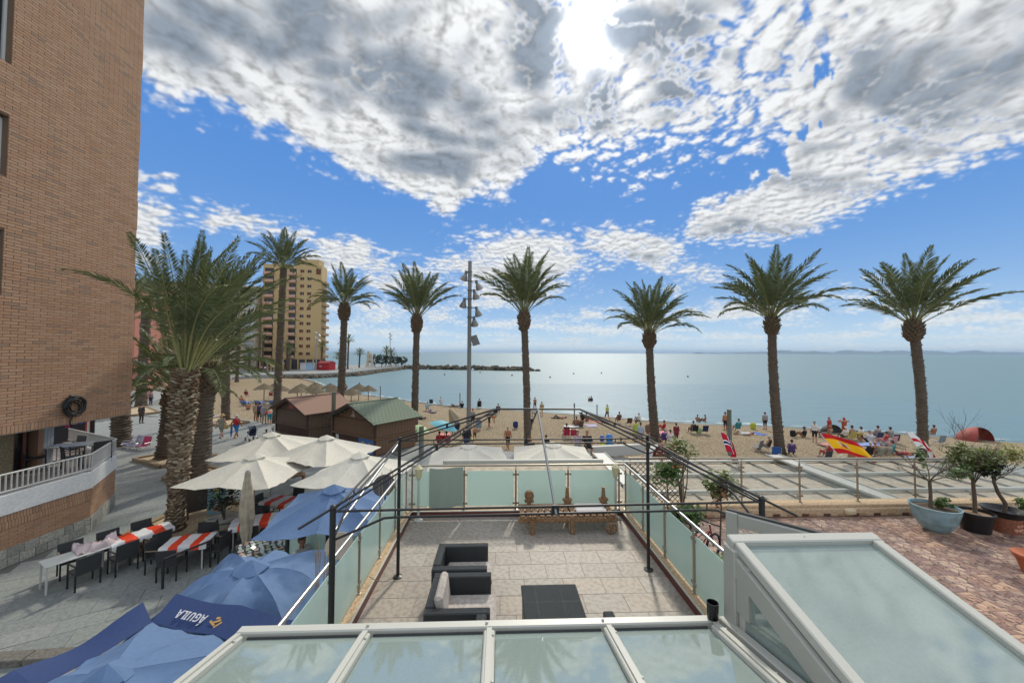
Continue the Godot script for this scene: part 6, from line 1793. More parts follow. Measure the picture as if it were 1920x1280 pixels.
func make_street() -> void:
	var cream := tri_mat("parasol_cream", lin(0.74, 0.71, 0.62), 0.9, mottle("canvas_fine", 0.1, 0.03), 0.6)
	cream.backlight_enabled = true; cream.backlight = lin(0.25, 0.24, 0.2)
	var blue := tri_mat("parasol_blue", lin(0.11, 0.195, 0.36), 0.85, mottle("blue_cloth", 0.1, 0.03), 0.7)
	blue.backlight_enabled = true; blue.backlight = lin(0.03, 0.045, 0.09)
	var navy := tri_mat("valance_navy", lin(0.018, 0.045, 0.15), 0.8, mottle("blue_cloth", 0.1, 0.03), 0.7)
	var pole := mat("parasol_pole", lin(0.3, 0.29, 0.27), 0.5)
	var dark_pole := mat("black_iron")
	parasol("cream parasol nearest the palm, over the striped tables", Vector3(-8.75, 0, -13.95), 3.2, -0.06, 2.05, 2.65, cream, pole, "cream parasols on the pavement", 0.1, 3)
	parasol("cream parasol behind the nearest cream one, left of the brown-roofed kiosk bench", Vector3(-9.55, 0, -16.3), 3.2, 0.1, 2.3, 2.93, cream, pole, "cream parasols on the pavement", 0.16, 5)
	parasol("cream parasol before the green-roofed kiosk", Vector3(-6.95, 0, -15.6), 3.0, -0.38, 2.3, 2.93, cream, pole, "cream parasols on the pavement", 0.1, 9)
	parasol("cream parasol beside the street-side balustrade, behind the blue one", Vector3(-4.65, 0, -12.95), 2.9, -0.2, 2.3, 2.93, cream, pole, "cream parasols on the pavement", 0.1, 12)
	parasol("left one of the two cream parasols seen over the sea-end awning", Vector3(-1.1, 0, -14.5), 2.9, 0.1, 2.35, 2.84, cream, pole, "cream parasols on the pavement", 0.1, 14)
	parasol("right one of the two cream parasols seen over the sea-end awning", Vector3(2.15, 0, -14.4), 3.0, -0.05, 2.4, 2.9, cream, pole, "cream parasols on the pavement", 0.1, 17)
	parasol("farthest blue parasol, beside the street-side balustrade over the bar", Vector3(-4.2, 0, -9.9), 2.65, 0.13, 2.32, 2.9, blue, dark_pole, "blue parasols by the terrace", 0.14, 21)
	parasol("middle blue parasol with a sagging left corner, below the handrail", Vector3(-4.15, 0, -6.6), 2.5, 0.06, 2.18, 2.78, blue, dark_pole, "blue parasols by the terrace", 0.12, 25, null, 0.2)
	var near := parasol("nearest blue parasol with a navy lettered valance, in the lower left corner", Vector3(-4.05, 0, -4.15), 2.18, -0.28, 2.62, 3.05, blue, dark_pole, "blue parasols by the terrace", 0.06, 28, navy, 0.06)
	# lettering on the turned-up valance
	var tm := TextMesh.new(); tm.text = "ÁGUILA"; tm.font_size = 16; tm.depth = 0.004; tm.pixel_size = 0.0088
	var f := SystemFont.new(); f.font_names = PackedStringArray(["Droid Sans"]); f.font_italic = true; f.font_weight = 700; tm.font = f
	var t := obj("lettering", tm, mat("print_white", lin(0.6, 0.6, 0.62), 0.7), near)
	t.transform = Transform3D(Basis(Vector3(-1, 0, 0), Vector3(0, -0.42, 0.9).normalized(), Vector3(0, 0.9, 0.42).normalized()), Vector3(-0.58, 2.70, -1.235))
	var s := Shape.new()  # gold bird emblem
	for q in [[0.0, 0.0, 0.1, 0.03, 0.5], [0.05, 0.03, 0.12, 0.026, -0.35], [-0.05, 0.035, 0.1, 0.026, 0.9], [0.02, -0.04, 0.06, 0.03, 0.1]]: s.bevel(Vector3(q[0], q[1], 0), Vector3(q[2], q[3], 0.004), 0.001, turned(0, 0, q[4]))
	var e := obj("emblem", s, mat("print_gold", lin(0.5, 0.3, 0.1), 0.6), near)
	e.transform = Transform3D(t.transform.basis, Vector3(-0.12, 2.705, -1.235))
	# closed parasol
	var o := thing("closed_parasol", "closed cream parasol standing upright between the pavement tables", "parasol", Vector3(-7.8, 0, -12.1))
	s = Shape.new()
	var nz := FastNoiseLite.new(); nz.seed = 2; nz.frequency = 0.9
	s.grid(func(u: float, v: float) -> Vector3:
		var a := TAU * u
		var r := (0.07 + 0.13 * sin(PI * clampf(v * 1.05, 0, 1)) * (1.2 - 0.5 * v) + 0.05 * smoothstep(0.1, 0.0, absf(v - 0.3)) * -0.5) * (1.0 + 0.16 * sin(a * 6 + v * 3) + 0.2 * nz.get_noise_2d(cos(a) * 3, v * 6))
		return Vector3(cos(a) * r, lerpf(0.35, 2.62, v), -sin(a) * r), 40, 30)
	obj("canopy", s, tri_mat("parasol_tan", lin(0.52, 0.45, 0.34), 0.9, mottle("canvas", 0.25, 0.015), 0.6), o)
	s = Shape.new(); s.lathe([Vector2(0.075, 2.6), Vector2(0.05, 2.68), Vector2(0, 2.7)], 10); s.tube([Vector3.ZERO, Vector3(0, 0.5, 0)], 0.03, 8); obj("pole", s, pole, o)
	s = Shape.new(); s.bevel(Vector3(0, 0.05, 0), Vector3(0.5, 0.1, 0.5), 0.02); obj("foot", s, mat("concrete"), o)
	# tables with striped cloths and their chairs
	var white_top := mat("table_white", lin(0.6, 0.62, 0.58), 0.35)
	var orange := Color(0.86, 0.24, 0.07); var whit := Color(0.82, 0.82, 0.82)
	var flag := mat("flag_cloth", Color.WHITE, 0.55); flag.albedo_texture = stripe_print("flag", [whit, orange, whit, orange, whit], [0.2, 0.2, 0.25, 0.2, 0.16])
	var dir := -atan2(-1.44, 0.85)
	cafe_table("white bare-topped table nearest the stone-footed wall", Vector3(-11.72, 0, -11.05), dir, 1.25, 0.62, white_top)
	cafe_table("second table of the long row, under the striped cloth", Vector3(-11.05, 0, -12.18), dir, 1.25, 0.62, white_top)
	cloth_on("orange and white striped cloth on the second table of the long row", Vector3(-11.05, 0, -12.18), dir, 1.3, 0.62, flag, 0.03, 0.14, 4)
	var film := mat("plastic_film", Color(0.85, 0.78, 0.78, 0.72), 0.15); film.transparency = BaseMaterial3D.TRANSPARENCY_ALPHA
	cloth_on("crumpled clear plastic sheet bunched on the near end of the striped cloth", Vector3(-11.55, 0.01, -11.4), dir, 0.75, 0.5, film, 0.13, 0.1, 8)
	var n1 := Vector3(cos(dir), 0, -sin(dir)); var n2 := Vector3(sin(dir), 0, cos(dir))
	var right := ["chair at the near end, street side of the long table row", "middle chair on the street side of the long table row", "far chair on the street side of the long table row"]
	var left := ["chair behind the bare white tabletop, wall side", "middle chair on the wall side of the long table row", "far chair on the wall side of the long table row"]
	for i in 3:
		var c := Vector3(-11.38, 0, -11.6) + n1 * (-0.62 + i * 0.76)
		cafe_chair("black " + right[i], c + n2 * 0.52, dir + 0.1)
		cafe_chair("black " + left[i], c - n2 * 0.55, dir + PI - 0.08)
	cafe_table("small table with an orange and white cloth beside the nearest palm", Vector3(-9.2, 0, -11.72), 0.25, 1.0, 0.75, white_top)
	cloth_on("orange and white cloth on the small table beside the nearest palm", Vector3(-9.2, 0, -11.72), 0.25, 1.0, 0.75, flag, 0.02, 0.16, 12)
	for q in [["black chair left of the small table by the palm", -9.85, -11.5, -PI / 2 + 0.1], ["black chair in front of the small table by the palm", -9.2, -11.12, 0.15], ["black chair behind the small table by the palm", -9.4, -12.35, PI], ["black chair right of the small table by the palm", -8.5, -11.85, PI / 2]]: cafe_chair(q[0], Vector3(q[1], 0, q[2]), q[3])
	var under := [["table behind the closed parasol with a striped cloth", -8.15, -13.05, 0.4], ["table with a striped cloth in the shade of the nearest cream parasol", -8.2, -14.75, -0.2], ["farther striped table between the cream parasols", -6.35, -14.6, 0.1], ["striped table under the cream parasol beside the balustrade", -5.6, -13.0, 0.1]]
	var uc := ["table behind the closed parasol", "shaded table under the nearest cream parasol", "farther table between the cream parasols", "table under the parasol beside the balustrade"]
	for i in 4:
		cafe_table(under[i][0], Vector3(under[i][1], 0, under[i][2]), under[i][3], 1.1, 0.8, white_top)
		cloth_on("orange and white cloth on the " + uc[i], Vector3(under[i][1], 0, under[i][2]), under[i][3], 1.1, 0.8, flag, 0.02, 0.18, 20 + i)
		for k in 4:
			var a: float = under[i][3] + PI / 2 * k
			cafe_chair("black chair on the %s of the %s" % [["near side", "right side", "far side", "left side"][k], uc[i]], Vector3(under[i][1], 0, under[i][2]) + Vector3(sin(a), 0, cos(a)) * (0.62 if k % 2 == 0 else 0.8), a)
	# balcony set
	var bt := cafe_table("grey slatted table on the brick house's balcony", Vector3(-16.75, 1.97, -15.45), 0.5, 1.1, 0.8, mat("table_grey", lin(0.28, 0.3, 0.33), 0.5))
	bt.set_meta("group", "balcony table")
	for q in [["black chair behind the balcony table, its back to the railing", -17.5, -16.2, 2.9], ["black chair at the shutter end of the balcony table", -17.3, -14.75, -2.2], ["black chair in front of the balcony table, back to the street", -15.95, -14.75, -0.55], ["black chair at the right end of the balcony table, by the corner railing", -15.75, -15.6, 0.9]]: cafe_chair(q[0], Vector3(q[1], 1.97, q[2]), q[3], "black chairs on the balcony")
	# kiosks
	var k_dark := tri_mat("kiosk_dark", lin(0.11, 0.05, 0.035), 0.7, mottle("boot", 0.5, 0.05), 1.2)
	var k_wall := tri_mat("kiosk_brown", lin(0.22, 0.145, 0.10), 0.75, mottle("boot", 0.5, 0.05), 1.2)
	var k_wood := tri_mat("kiosk_wood", lin(0.29, 0.165, 0.095), 0.7, mottle("boot", 0.5, 0.05), 1.4)
	o = kiosk("dark brown wooden kiosk with a plain brown roof and a red triangle in its gable", Vector3(-14.96, 0, -27.9), 4.3, 3.4, 2.15, 2.98, k_wall, k_dark, mat("roof_brown", lin(0.27, 0.165, 0.12), 0.9), false)
	s = Shape.new(); s.tri(Vector3(-0.32, 2.28, 0.06), Vector3(0.32, 2.28, 0.06), Vector3(0, 2.82, 0.06)); s.tri(Vector3(0.32, 2.28, 0.04), Vector3(-0.32, 2.28, 0.04), Vector3(0, 2.82, 0.04))
	obj("red_triangle", s, mat("sign_red", lin(0.5, 0.02, 0.02), 0.5), o)
	s = Shape.new(); s.bevel(Vector3(0.1, 0.42, 0.45), Vector3(3.9, 0.06, 0.8), 0.012); obj("shelf", s, k_wall, o)
	o = kiosk("timber kiosk with a green shingle roof and a painted panel, right of the brown-roofed one", Vector3(-9.23, 0, -24.5), 4.4, 3.2, 2.12, 3.02, k_wood, k_dark, mat("shingle_green", lin(0.17, 0.21, 0.155), 0.95), true)
	s = Shape.new(); s.hexa([Vector3(-0.16, 2.3, 0.04), Vector3(0.16, 2.3, 0.04), Vector3(0.16, 2.3, 0.03), Vector3(-0.16, 2.3, 0.03), Vector3(-0.02, 2.72, 0.06), Vector3(0.02, 2.72, 0.06), Vector3(0.02, 2.72, 0.03), Vector3(-0.02, 2.72, 0.03)]); s.bevel(Vector3(0, 2.3, 0.05), Vector3(0.46, 0.14, 0.04), 0.02); obj("sign", s, mat("sign_pale", lin(0.42, 0.3, 0.24), 0.8), o)
	s = Shape.new(); s.bevel(Vector3(1.35, 0.55, 0.045), Vector3(1.5, 0.92, 0.03), 0.008); obj("painted_panel", s, mat("panel_blue", lin(0.05, 0.16, 0.42), 0.6), o)
	for q in [[1.05, 0.62, 0.2, lin(0.6, 0.42, 0.12)], [1.3, 0.5, 0.15, lin(0.6, 0.5, 0.2)], [1.7, 0.66, 0.14, lin(0.55, 0.3, 0.12)], [1.8, 0.35, 0.2, lin(0.5, 0.55, 0.58)], [1.4, 0.22, 0.16, lin(0.25, 0.4, 0.12)]]:
		s = Shape.new(); s.lathe([Vector2(0, 0.004), Vector2(q[2], 0.003), Vector2(q[2], 0)], 16, Transform3D(turned(PI / 2, 0, 0), Vector3(q[0], q[1], 0.061))); obj("painted_shape", s, mat("paint_%s" % str(q[3]), q[3], 0.6), o)
	s = Shape.new(); s.bevel(Vector3(-1.7, 0.75, 0.04), Vector3(0.32, 0.36, 0.02), 0.006); obj("notice", s, mat("table_white"), o)
	# light columns, mast
	var col_m := mat("column_grey", lin(0.16, 0.17, 0.16), 0.6)
	var cols := [[Vector3(-16.6, 0, -22.3), 3.45, "grey bollard column behind the nearest palm, by the cream parasols"], [Vector3(-11.85, 0, -27.6), 3.5, "slender grey column standing between the two kiosks"], [Vector3(16.6, -0.8, -26.2), 3.2, "dark column on the beach behind the small flag, left of the bent palm"], [Vector3(-4.6, -0.3, -23.0), 2.2, "greenish column under the lime parasol, right of the green-roofed kiosk"]]
	for q in cols:
		o = thing("light_column", q[2], "column", q[0], 0, "grey light columns")
		s = Shape.new(); s.tube([Vector3.ZERO, Vector3(0, q[1] * 0.62, 0)], 0.15, 12); s.lathe([Vector2(0.19, 0), Vector2(0.19, 0.06), Vector2(0.15, 0.1)], 12); obj("shaft", s, col_m, o)
		s = Shape.new(); s.tube([Vector3(0, q[1] * 0.625, 0), Vector3(0, q[1], 0)], 0.145, 12); obj("head", s, mat("column_green", lin(0.14, 0.15, 0.10), 0.6), o)
	o = thing("floodlight_mast", "tall grey floodlight mast with six lamps and a tilted panel, on the beach", "mast", Vector3(-2.45, -0.85, -32.4))
	s = Shape.new(); s.tube([Vector3.ZERO, Vector3(0, 9, 0), Vector3(0, 15.2, 0)], [0.2, 0.17, 0.16], 14); obj("shaft", s, mat("mast_grey", lin(0.22, 0.22, 0.215), 0.5), o)
	var lamp_m := mat("lamp_shell", lin(0.33, 0.32, 0.30), 0.35, 0.4)
	for q in [[-0.35, 14.1, -0.5], [0.62, 13.3, 0.55], [0.42, 12.5, 0.35], [-0.45, 11.75, -0.35], [0.62, 11.0, 0.4], [0.4, 10.15, 0.15]]:
		var x := Transform3D(turned(0.5, 0, q[2] * 0.7), Vector3(q[0], q[1], 0.1))
		s = Shape.new(); s.lathe([Vector2(0.33, -0.62), Vector2(0.34, -0.58), Vector2(0.22, -0.25), Vector2(0.13, -0.05), Vector2(0.1, 0.0)], 14, x); s.lathe([Vector2(0, -0.6), Vector2(0.32, -0.61)], 14, x); var lamp := obj("lamp", s, lamp_m, o)
		s = Shape.new(); s.bevel(x * Vector3(0, 0.1, 0), Vector3(0.24, 0.28, 0.24), 0.04); obj("gear_box", s, col_m, lamp)
		s = Shape.new(); s.tube([Vector3(0, q[1] + 0.15, 0), Vector3(q[0], q[1] + 0.12, 0.1)], 0.04, 6); s.tube([Vector3(0, q[1] + 0.1, 0), Vector3(0, q[1] + 0.2, 0)], 0.22, 10); obj("bracket", s, col_m, lamp)
	s = Shape.new(); s.bevel(Vector3(0.48, 8.3, 0.1), Vector3(0.62, 1.0, 0.06), 0.01, turned(-0.5, 0, 0.35)); var pn := obj("panel", s, col_m, o)
	s = Shape.new(); s.tube([Vector3(0, 8.5, 0), Vector3(0.35, 8.45, 0.05)], 0.05, 6); s.tube([Vector3(0, 7.95, 0), Vector3(0.5, 7.9, 0.2)], 0.03, 6); obj("bracket", s, col_m, pn)
	for q in [[-57.0, -200.0, 17.0, "distant floodlight mast at the tip of the far promenade"], [-63.0, -132.2, 14.0, "pale lamp mast beside the red hut across the bay"]]:
		o = thing("far_mast", q[3], "mast", Vector3(q[0], 0, q[1]))
		s = Shape.new(); s.tube([Vector3.ZERO, Vector3(0, q[2], 0)], 0.17, 8); obj("shaft", s, lamp_m, o)
		for i in 4:
			s = Shape.new(); s.lathe([Vector2(0.5, -0.7), Vector2(0.15, 0), Vector2(0, 0.1)], 8, Transform3D(turned(0.3, 0, 0.3), Vector3(0.6 if i & 1 else -0.5, q[2] - 0.6 - i * 0.9, 0))); obj("lamp", s, lamp_m, o)
	# palm beds
	var kerb := tri_mat("bed_kerb", lin(0.36, 0.27, 0.17), 0.9, mottle("stone", 0.35, 0.03), 0.8)
	bed_with_kerb("stone-edged sandy bed round the short palm left of the nearest trunk", [Vector2(-21.2, -22.8), Vector2(-18.4, -21.3), Vector2(-17.0, -23.4), Vector2(-19.8, -25.0)], kerb)
	bed_with_kerb("sandy bed at the foot of the nearest palm", [Vector2(-12.7, -13.2), Vector2(-11.2, -12.5), Vector2(-9.0, -13.4), Vector2(-10.2, -16.0), Vector2(-12.6, -16.4)], kerb)
	bed_with_kerb("kerbed bed with a palm beside the two strolling walkers", [Vector2(-27.4, -34.8), Vector2(-23.0, -32.6), Vector2(-22.2, -34.4), Vector2(-26.6, -37.0)], kerb)
	bed_with_kerb("kerbed bed at the brick corner before the sand", [Vector2(-40.8, -41.0), Vector2(-36, -38.0), Vector2(-35, -40.2), Vector2(-40, -44.2)], kerb)
	bed_with_kerb("kerbed bed round the palm behind the nearest trunk", [Vector2(-16.6, -19.4), Vector2(-14.2, -18.2), Vector2(-13.4, -20.0), Vector2(-15.8, -21.2)], kerb)
	o = thing("menu_board", "dark wooden folding menu board leaning open beside the nearest palm", "sign board", Vector3(-11.6, 0.1, -15.0), 0.9)
	for k in [-1.0, 1.0]:
		s = Shape.new()
		for x in [-0.32, 0.32]: s.bevel(Vector3(x, 0.62, k * 0.22), Vector3(0.06, 1.26, 0.04), 0.008, turned(-0.34 * k, 0, 0))
		s.bevel(Vector3(0, 1.16, k * 0.045), Vector3(0.6, 0.07, 0.04), 0.008, turned(-0.34 * k, 0, 0)); obj("frame", s, mat("board_wood", lin(0.1, 0.06, 0.04), 0.7), o)
		s = Shape.new(); s.bevel(Vector3(0, 0.68, k * 0.2), Vector3(0.58, 0.92, 0.015), 0.004, turned(-0.34 * k, 0, 0)); obj("panel", s, mat("board_dark", lin(0.06, 0.045, 0.03), 0.6), o)
	o = thing("poster_stand", "upright blue and orange picture poster between the menu board and the potted shrub", "poster", Vector3(-10.75, 0.1, -14.9), 0.5)
	s = Shape.new(); s.bevel(Vector3(0, 0.75, 0), Vector3(0.55, 1.3, 0.03), 0.006, turned(-0.15, 0, 0)); obj("board", s, mat("poster_blue", lin(0.2, 0.36, 0.42), 0.5), o)
	for i in 5:
		s = Shape.new(); s.bevel(Vector3(rnd(-0.1, 0.1), 0.3 + i * 0.22, 0.085 - i * 0.033), Vector3(rnd(0.15, 0.35), 0.16, 0.006), 0.001, turned(-0.15, 0, 0)); obj("print", s, mat("print_%d" % i, [lin(0.5, 0.25, 0.1), lin(0.5, 0.5, 0.45), lin(0.15, 0.3, 0.15), lin(0.5, 0.42, 0.1), lin(0.5, 0.5, 0.52)][i], 0.5), o)
	o = thing("white_planter", "low white square planter with a dark-leaved shrub beside the posters", "planter", Vector3(-9.95, 0, -14.2), 0.4)
	s = Shape.new(); s.lathe([Vector2(0, 0), Vector2(0.5, 0), Vector2(0.62, 0.36), Vector2(0.52, 0.36), Vector2(0.5, 0.28), Vector2(0, 0.28)], 4); obj("trough", s, mat("planter_white", lin(0.52, 0.5, 0.45), 0.8), o)
	s = Shape.new()
	for i in 6: s.tube([Vector3(0, 0.25, 0), Vector3(rnd(-0.2, 0.2), 0.8, rnd(-0.2, 0.2)), Vector3(rnd(-0.5, 0.5), 1.3, rnd(-0.4, 0.4))], [0.025, 0.018, 0.008], 5)
	obj("stem", s, mat("bark"), o)
	leafy(o, "foliage", Vector3(0, 1.05, 0), Vector3(0.75, 0.55, 0.6), 520, 0.13, mat("leaf_shade", lin(0.035, 0.055, 0.03), 0.5))
	# display counter of cards and the bar windbreak
	o = thing("card_display", "sloping display counter covered with small coloured cards under the blue parasol", "display counter", Vector3(-6.35, 0, -11.15), 0.75)
	s = Shape.new(); s.bevel(Vector3(0, 0.4, 0), Vector3(1.7, 0.8, 0.5), 0.01); s.bevel(Vector3(0, 0.86, 0.05), Vector3(1.8, 0.04, 0.95), 0.008, turned(0.25, 0, 0)); obj("counter", s, mat("counter_dark", lin(0.03, 0.03, 0.03), 0.5), o)
	for j in 7:
		for i in 12:
			s = Shape.new(); s.bevel(Vector3(0, 0, 0), Vector3(rnd(0.07, 0.14), 0.008, rnd(0.06, 0.13)), 0.002, turned(0.25 + rnd(0, 0.4), rnd(-0.9, 0.9), 0))
			var q := obj("card", s, mat("card_%d" % (rng.randi() % 8), [lin(0.36, 0.36, 0.35), lin(0.28, 0.35, 0.42), lin(0.36, 0.22, 0.17), lin(0.24, 0.31, 0.21), lin(0.38, 0.34, 0.22), lin(0.2, 0.26, 0.36), lin(0.38, 0.36, 0.34), lin(0.28, 0.37, 0.37)][rng.randi() % 8], 0.35), o)
			q.position = Vector3(-0.8 + i * 0.145 + rnd(-0.03, 0.03), 0.905 + (3 - j) * 0.03, 0.05 + (j - 3) * 0.125)
	o = thing("bar_windbreak", "black-framed glass windbreak of the bar below the street-side balustrade", "windbreak", Vector3(-4.6, 0, -10.5), -0.05)
	for x in [-1.1, 0.0, 1.1]:
		s = Shape.new(); s.bevel(Vector3(x, 0.85, 0), Vector3(0.09, 1.7, 0.09), 0.01); obj("post", s, dark_pole, o)
	for y in [0.75, 1.62]:
		s = Shape.new(); s.bevel(Vector3(0, y, 0), Vector3(2.3, 0.09, 0.07), 0.01); obj("bar", s, dark_pole, o)
	for x in [-0.55, 0.55]:
		s = Shape.new(); s.box(Vector3(x, 1.18, 0), Vector3(1.0, 0.78, 0.01)); obj("pane", s, mat("frosted_glass"), o)
	s = Shape.new(); s.bevel(Vector3(0, 0.4, 0), Vector3(2.2, 0.62, 0.04), 0.008); obj("panel", s, dark_pole, o)
	for k in 2:
		s = Shape.new(); s.tube([Vector3(-5.6, 0.95, -11.6), Vector3(-4.3, 0.95, -9.6)] if k else [Vector3(-9.0, 0.78, -10.6), Vector3(-8.5, 0.78, -11.6)], 0.03, 8)
		for p in ([Vector3(-5.6, 0, -11.6), Vector3(-4.3, 0, -9.6)] if k else [Vector3(-9.0, 0, -10.6), Vector3(-8.5, 0, -11.6)]): s.tube([p, p + Vector3(0, 0.95 if k else 0.78, 0)], 0.03, 8)
		tag(obj("barrier_rail", s, dark_pole), ["black tubular barrier in front of the small striped table", "black tubular barrier beside the card display"][k], "barrier")
	# deck chairs for sale by the balcony corner
	for i in 4:
		o = beach_chair(["striped folding beach chair leaning at the front of the shop by the balcony", "second folding beach chair by the balcony shop", "third folding beach chair by the balcony shop", "magenta folding beach chair at the right of the shop's stack"][i], Vector3(-24.6 + i * 0.55, 0, -25.9 + i * 0.22), 2.2 + i * 0.3, [lin(0.35, 0.33, 0.45), lin(0.3, 0.25, 0.4), lin(0.45, 0.42, 0.5), lin(0.5, 0.06, 0.15)][i])
		o.set_meta("group", "folding chairs for sale")
	o = thing("shop_awning", "dark red shop awning behind the balcony railing", "awning", Vector3(-28.6, 0, -25.0), 0.6)
	s = Shape.new(); s.hexa([Vector3(-2.6, 2.5, 0.8), Vector3(2.0, 2.5, 0.8), Vector3(2.0, 3.1, -0.8), Vector3(-2.6, 3.1, -0.8), Vector3(-2.6, 2.55, 0.8), Vector3(2.0, 2.55, 0.8), Vector3(2.0, 3.15, -0.8), Vector3(-2.6, 3.15, -0.8)]); obj("canopy", s, mat("awning_red", lin(0.2, 0.03, 0.05), 0.8), o)
	for x in [-2.5, 1.9]:
		s = Shape.new(); s.tube([Vector3(x, 0, 0.75), Vector3(x, 2.55, 0.75)], 0.05, 8); obj("post", s, mat("far_white"), o)
	s = Shape.new(); s.bevel(Vector3(-0.3, 1.2, -0.7), Vector3(4.4, 2.4, 0.1), 0.01); obj("back_panel", s, mat("shop_dark"), o)
	for i in 14:
		s = Shape.new(); s.bevel(Vector3(-2.3 + i * 0.3, rnd(0.9, 1.9), -0.55), Vector3(0.24, rnd(0.4, 0.7), 0.05), 0.01); obj("goods", s, mat("goods_%d" % (i % 5), [lin(0.4, 0.05, 0.15), lin(0.5, 0.45, 0.4), lin(0.1, 0.15, 0.4), lin(0.5, 0.1, 0.05), lin(0.2, 0.2, 0.2)][i % 5], 0.8), o)


# ------------------------------------------------------------------ people
const SKIN := 0; const HAIR := 1; const TOP := 2; const BOTTOM := 3; const SLEEVE := 4; const THIGH := 5; const SHIN := 6; const SHOE := 7


func pose(kind: String) -> Dictionary:
	var j := {
		"pel": Vector3(0, 0.95, 0), "che": Vector3(0, 1.31, 0), "nek": Vector3(0, 1.47, 0.01), "hed": Vector3(0, 1.615, -0.01), "fac": Vector3(0, 0, -1),
		"hip0": Vector3(-0.09, 0.9, 0), "kne0": Vector3(-0.1, 0.49, -0.02), "ank0": Vector3(-0.105, 0.08, 0.02), "toe0": Vector3(-0.125, 0.035, -0.15),
		"sho0": Vector3(-0.185, 1.40, 0), "elb0": Vector3(-0.24, 1.12, 0.02), "wri0": Vector3(-0.25, 0.87, -0.05), "fin0": Vector3(-0.245, 0.71, -0.08)}
	for k in ["hip", "kne", "ank", "toe", "sho", "elb", "wri", "fin"]: j[k + "1"] = (j[k + "0"] as Vector3) * Vector3(-1, 1, 1)
	var both := func(key: String, v: Vector3) -> void:
		j[key + "0"] = Vector3(-v.x, v.y, v.z); j[key + "1"] = v
	match kind:
		"walk":
			j.kne0 = Vector3(-0.1, 0.5, -0.17); j.ank0 = Vector3(-0.1, 0.1, -0.3); j.toe0 = Vector3(-0.11, 0.1, -0.46)
			j.kne1 = Vector3(0.1, 0.48, 0.06); j.ank1 = Vector3(0.1, 0.13, 0.3); j.toe1 = Vector3(0.11, 0.04, 0.17)
			j.elb0 = Vector3(-0.25, 1.13, 0.14); j.wri0 = Vector3(-0.25, 0.9, 0.2); j.fin0 = Vector3(-0.24, 0.75, 0.22)
			j.elb1 = Vector3(0.25, 1.13, -0.06); j.wri1 = Vector3(0.25, 0.92, -0.2); j.fin1 = Vector3(0.24, 0.79, -0.28)
		"up":
			both.call("elb", Vector3(0.46, 1.42, -0.05)); both.call("wri", Vector3(0.2, 1.5, -0.16)); both.call("fin", Vector3(0.06, 1.52, -0.2))
		"bend":
			j.pel = Vector3(0, 0.93, 0.05); j.che = Vector3(0, 1.05, -0.34); j.nek = Vector3(0, 1.0, -0.5); j.hed = Vector3(0, 0.95, -0.66); j.fac = Vector3(0, -0.8, -0.6)
			both.call("sho", Vector3(0.18, 1.02, -0.42)); both.call("elb", Vector3(0.2, 0.75, -0.45)); both.call("wri", Vector3(0.16, 0.52, -0.5)); both.call("fin", Vector3(0.14, 0.37, -0.52))
		"sit", "seat":
			var h := 0.0 if kind == "sit" else 0.14
			j.pel = Vector3(0, 0.40 + h, 0.02); j.che = Vector3(0, 0.77 + h, 0.12); j.nek = Vector3(0, 0.93 + h, 0.13); j.hed = Vector3(0, 1.08 + h, 0.1)
			both.call("hip", Vector3(0.1, 0.38 + h, 0)); both.call("kne", Vector3(0.13, 0.47 + h * 0.5, -0.43)); both.call("ank", Vector3(0.13, 0.08, -0.58 + h)); both.call("toe", Vector3(0.14, 0.04, -0.75 + h))
			both.call("sho", Vector3(0.185, 0.86 + h, 0.12)); both.call("elb", Vector3(0.27, 0.6 + h, 0.02)); both.call("wri", Vector3(0.19, 0.52 + h, -0.22)); both.call("fin", Vector3(0.12, 0.5 + h, -0.36))
		"ground":
			j.pel = Vector3(0, 0.13, 0.02); j.che = Vector3(0, 0.49, 0.1); j.nek = Vector3(0, 0.65, 0.09); j.hed = Vector3(0, 0.80, 0.05)
			both.call("hip", Vector3(0.1, 0.12, 0)); both.call("kne", Vector3(0.17, 0.42, -0.34)); both.call("ank", Vector3(0.12, 0.08, -0.6)); both.call("toe", Vector3(0.13, 0.04, -0.76))
			both.call("sho", Vector3(0.18, 0.58, 0.1)); both.call("elb", Vector3(0.26, 0.38, -0.06)); both.call("wri", Vector3(0.16, 0.37, -0.3)); both.call("fin", Vector3(0.06, 0.37, -0.4))
		"lie":
			j.pel = Vector3(0, 0.13, 0); j.che = Vector3(0, 0.15, 0.38); j.nek = Vector3(0, 0.15, 0.55); j.hed = Vector3(0, 0.18, 0.70); j.fac = Vector3(0, 1, -0.2)
			both.call("hip", Vector3(0.09, 0.12, -0.05)); both.call("ank", Vector3(0.13, 0.09, -0.86)); both.call("toe", Vector3(0.16, 0.2, -0.92))
			j.kne0 = Vector3(-0.11, 0.13, -0.47); j.kne1 = Vector3(0.14, 0.36, -0.38); j.ank1 = Vector3(0.14, 0.08, -0.66); j.toe1 = Vector3(0.14, 0.05, -0.83)
			both.call("sho", Vector3(0.18, 0.14, 0.47)); both.call("elb", Vector3(0.29, 0.08, 0.22)); both.call("wri", Vector3(0.25, 0.07, -0.02)); both.call("fin", Vector3(0.22, 0.06, -0.15))
	return j


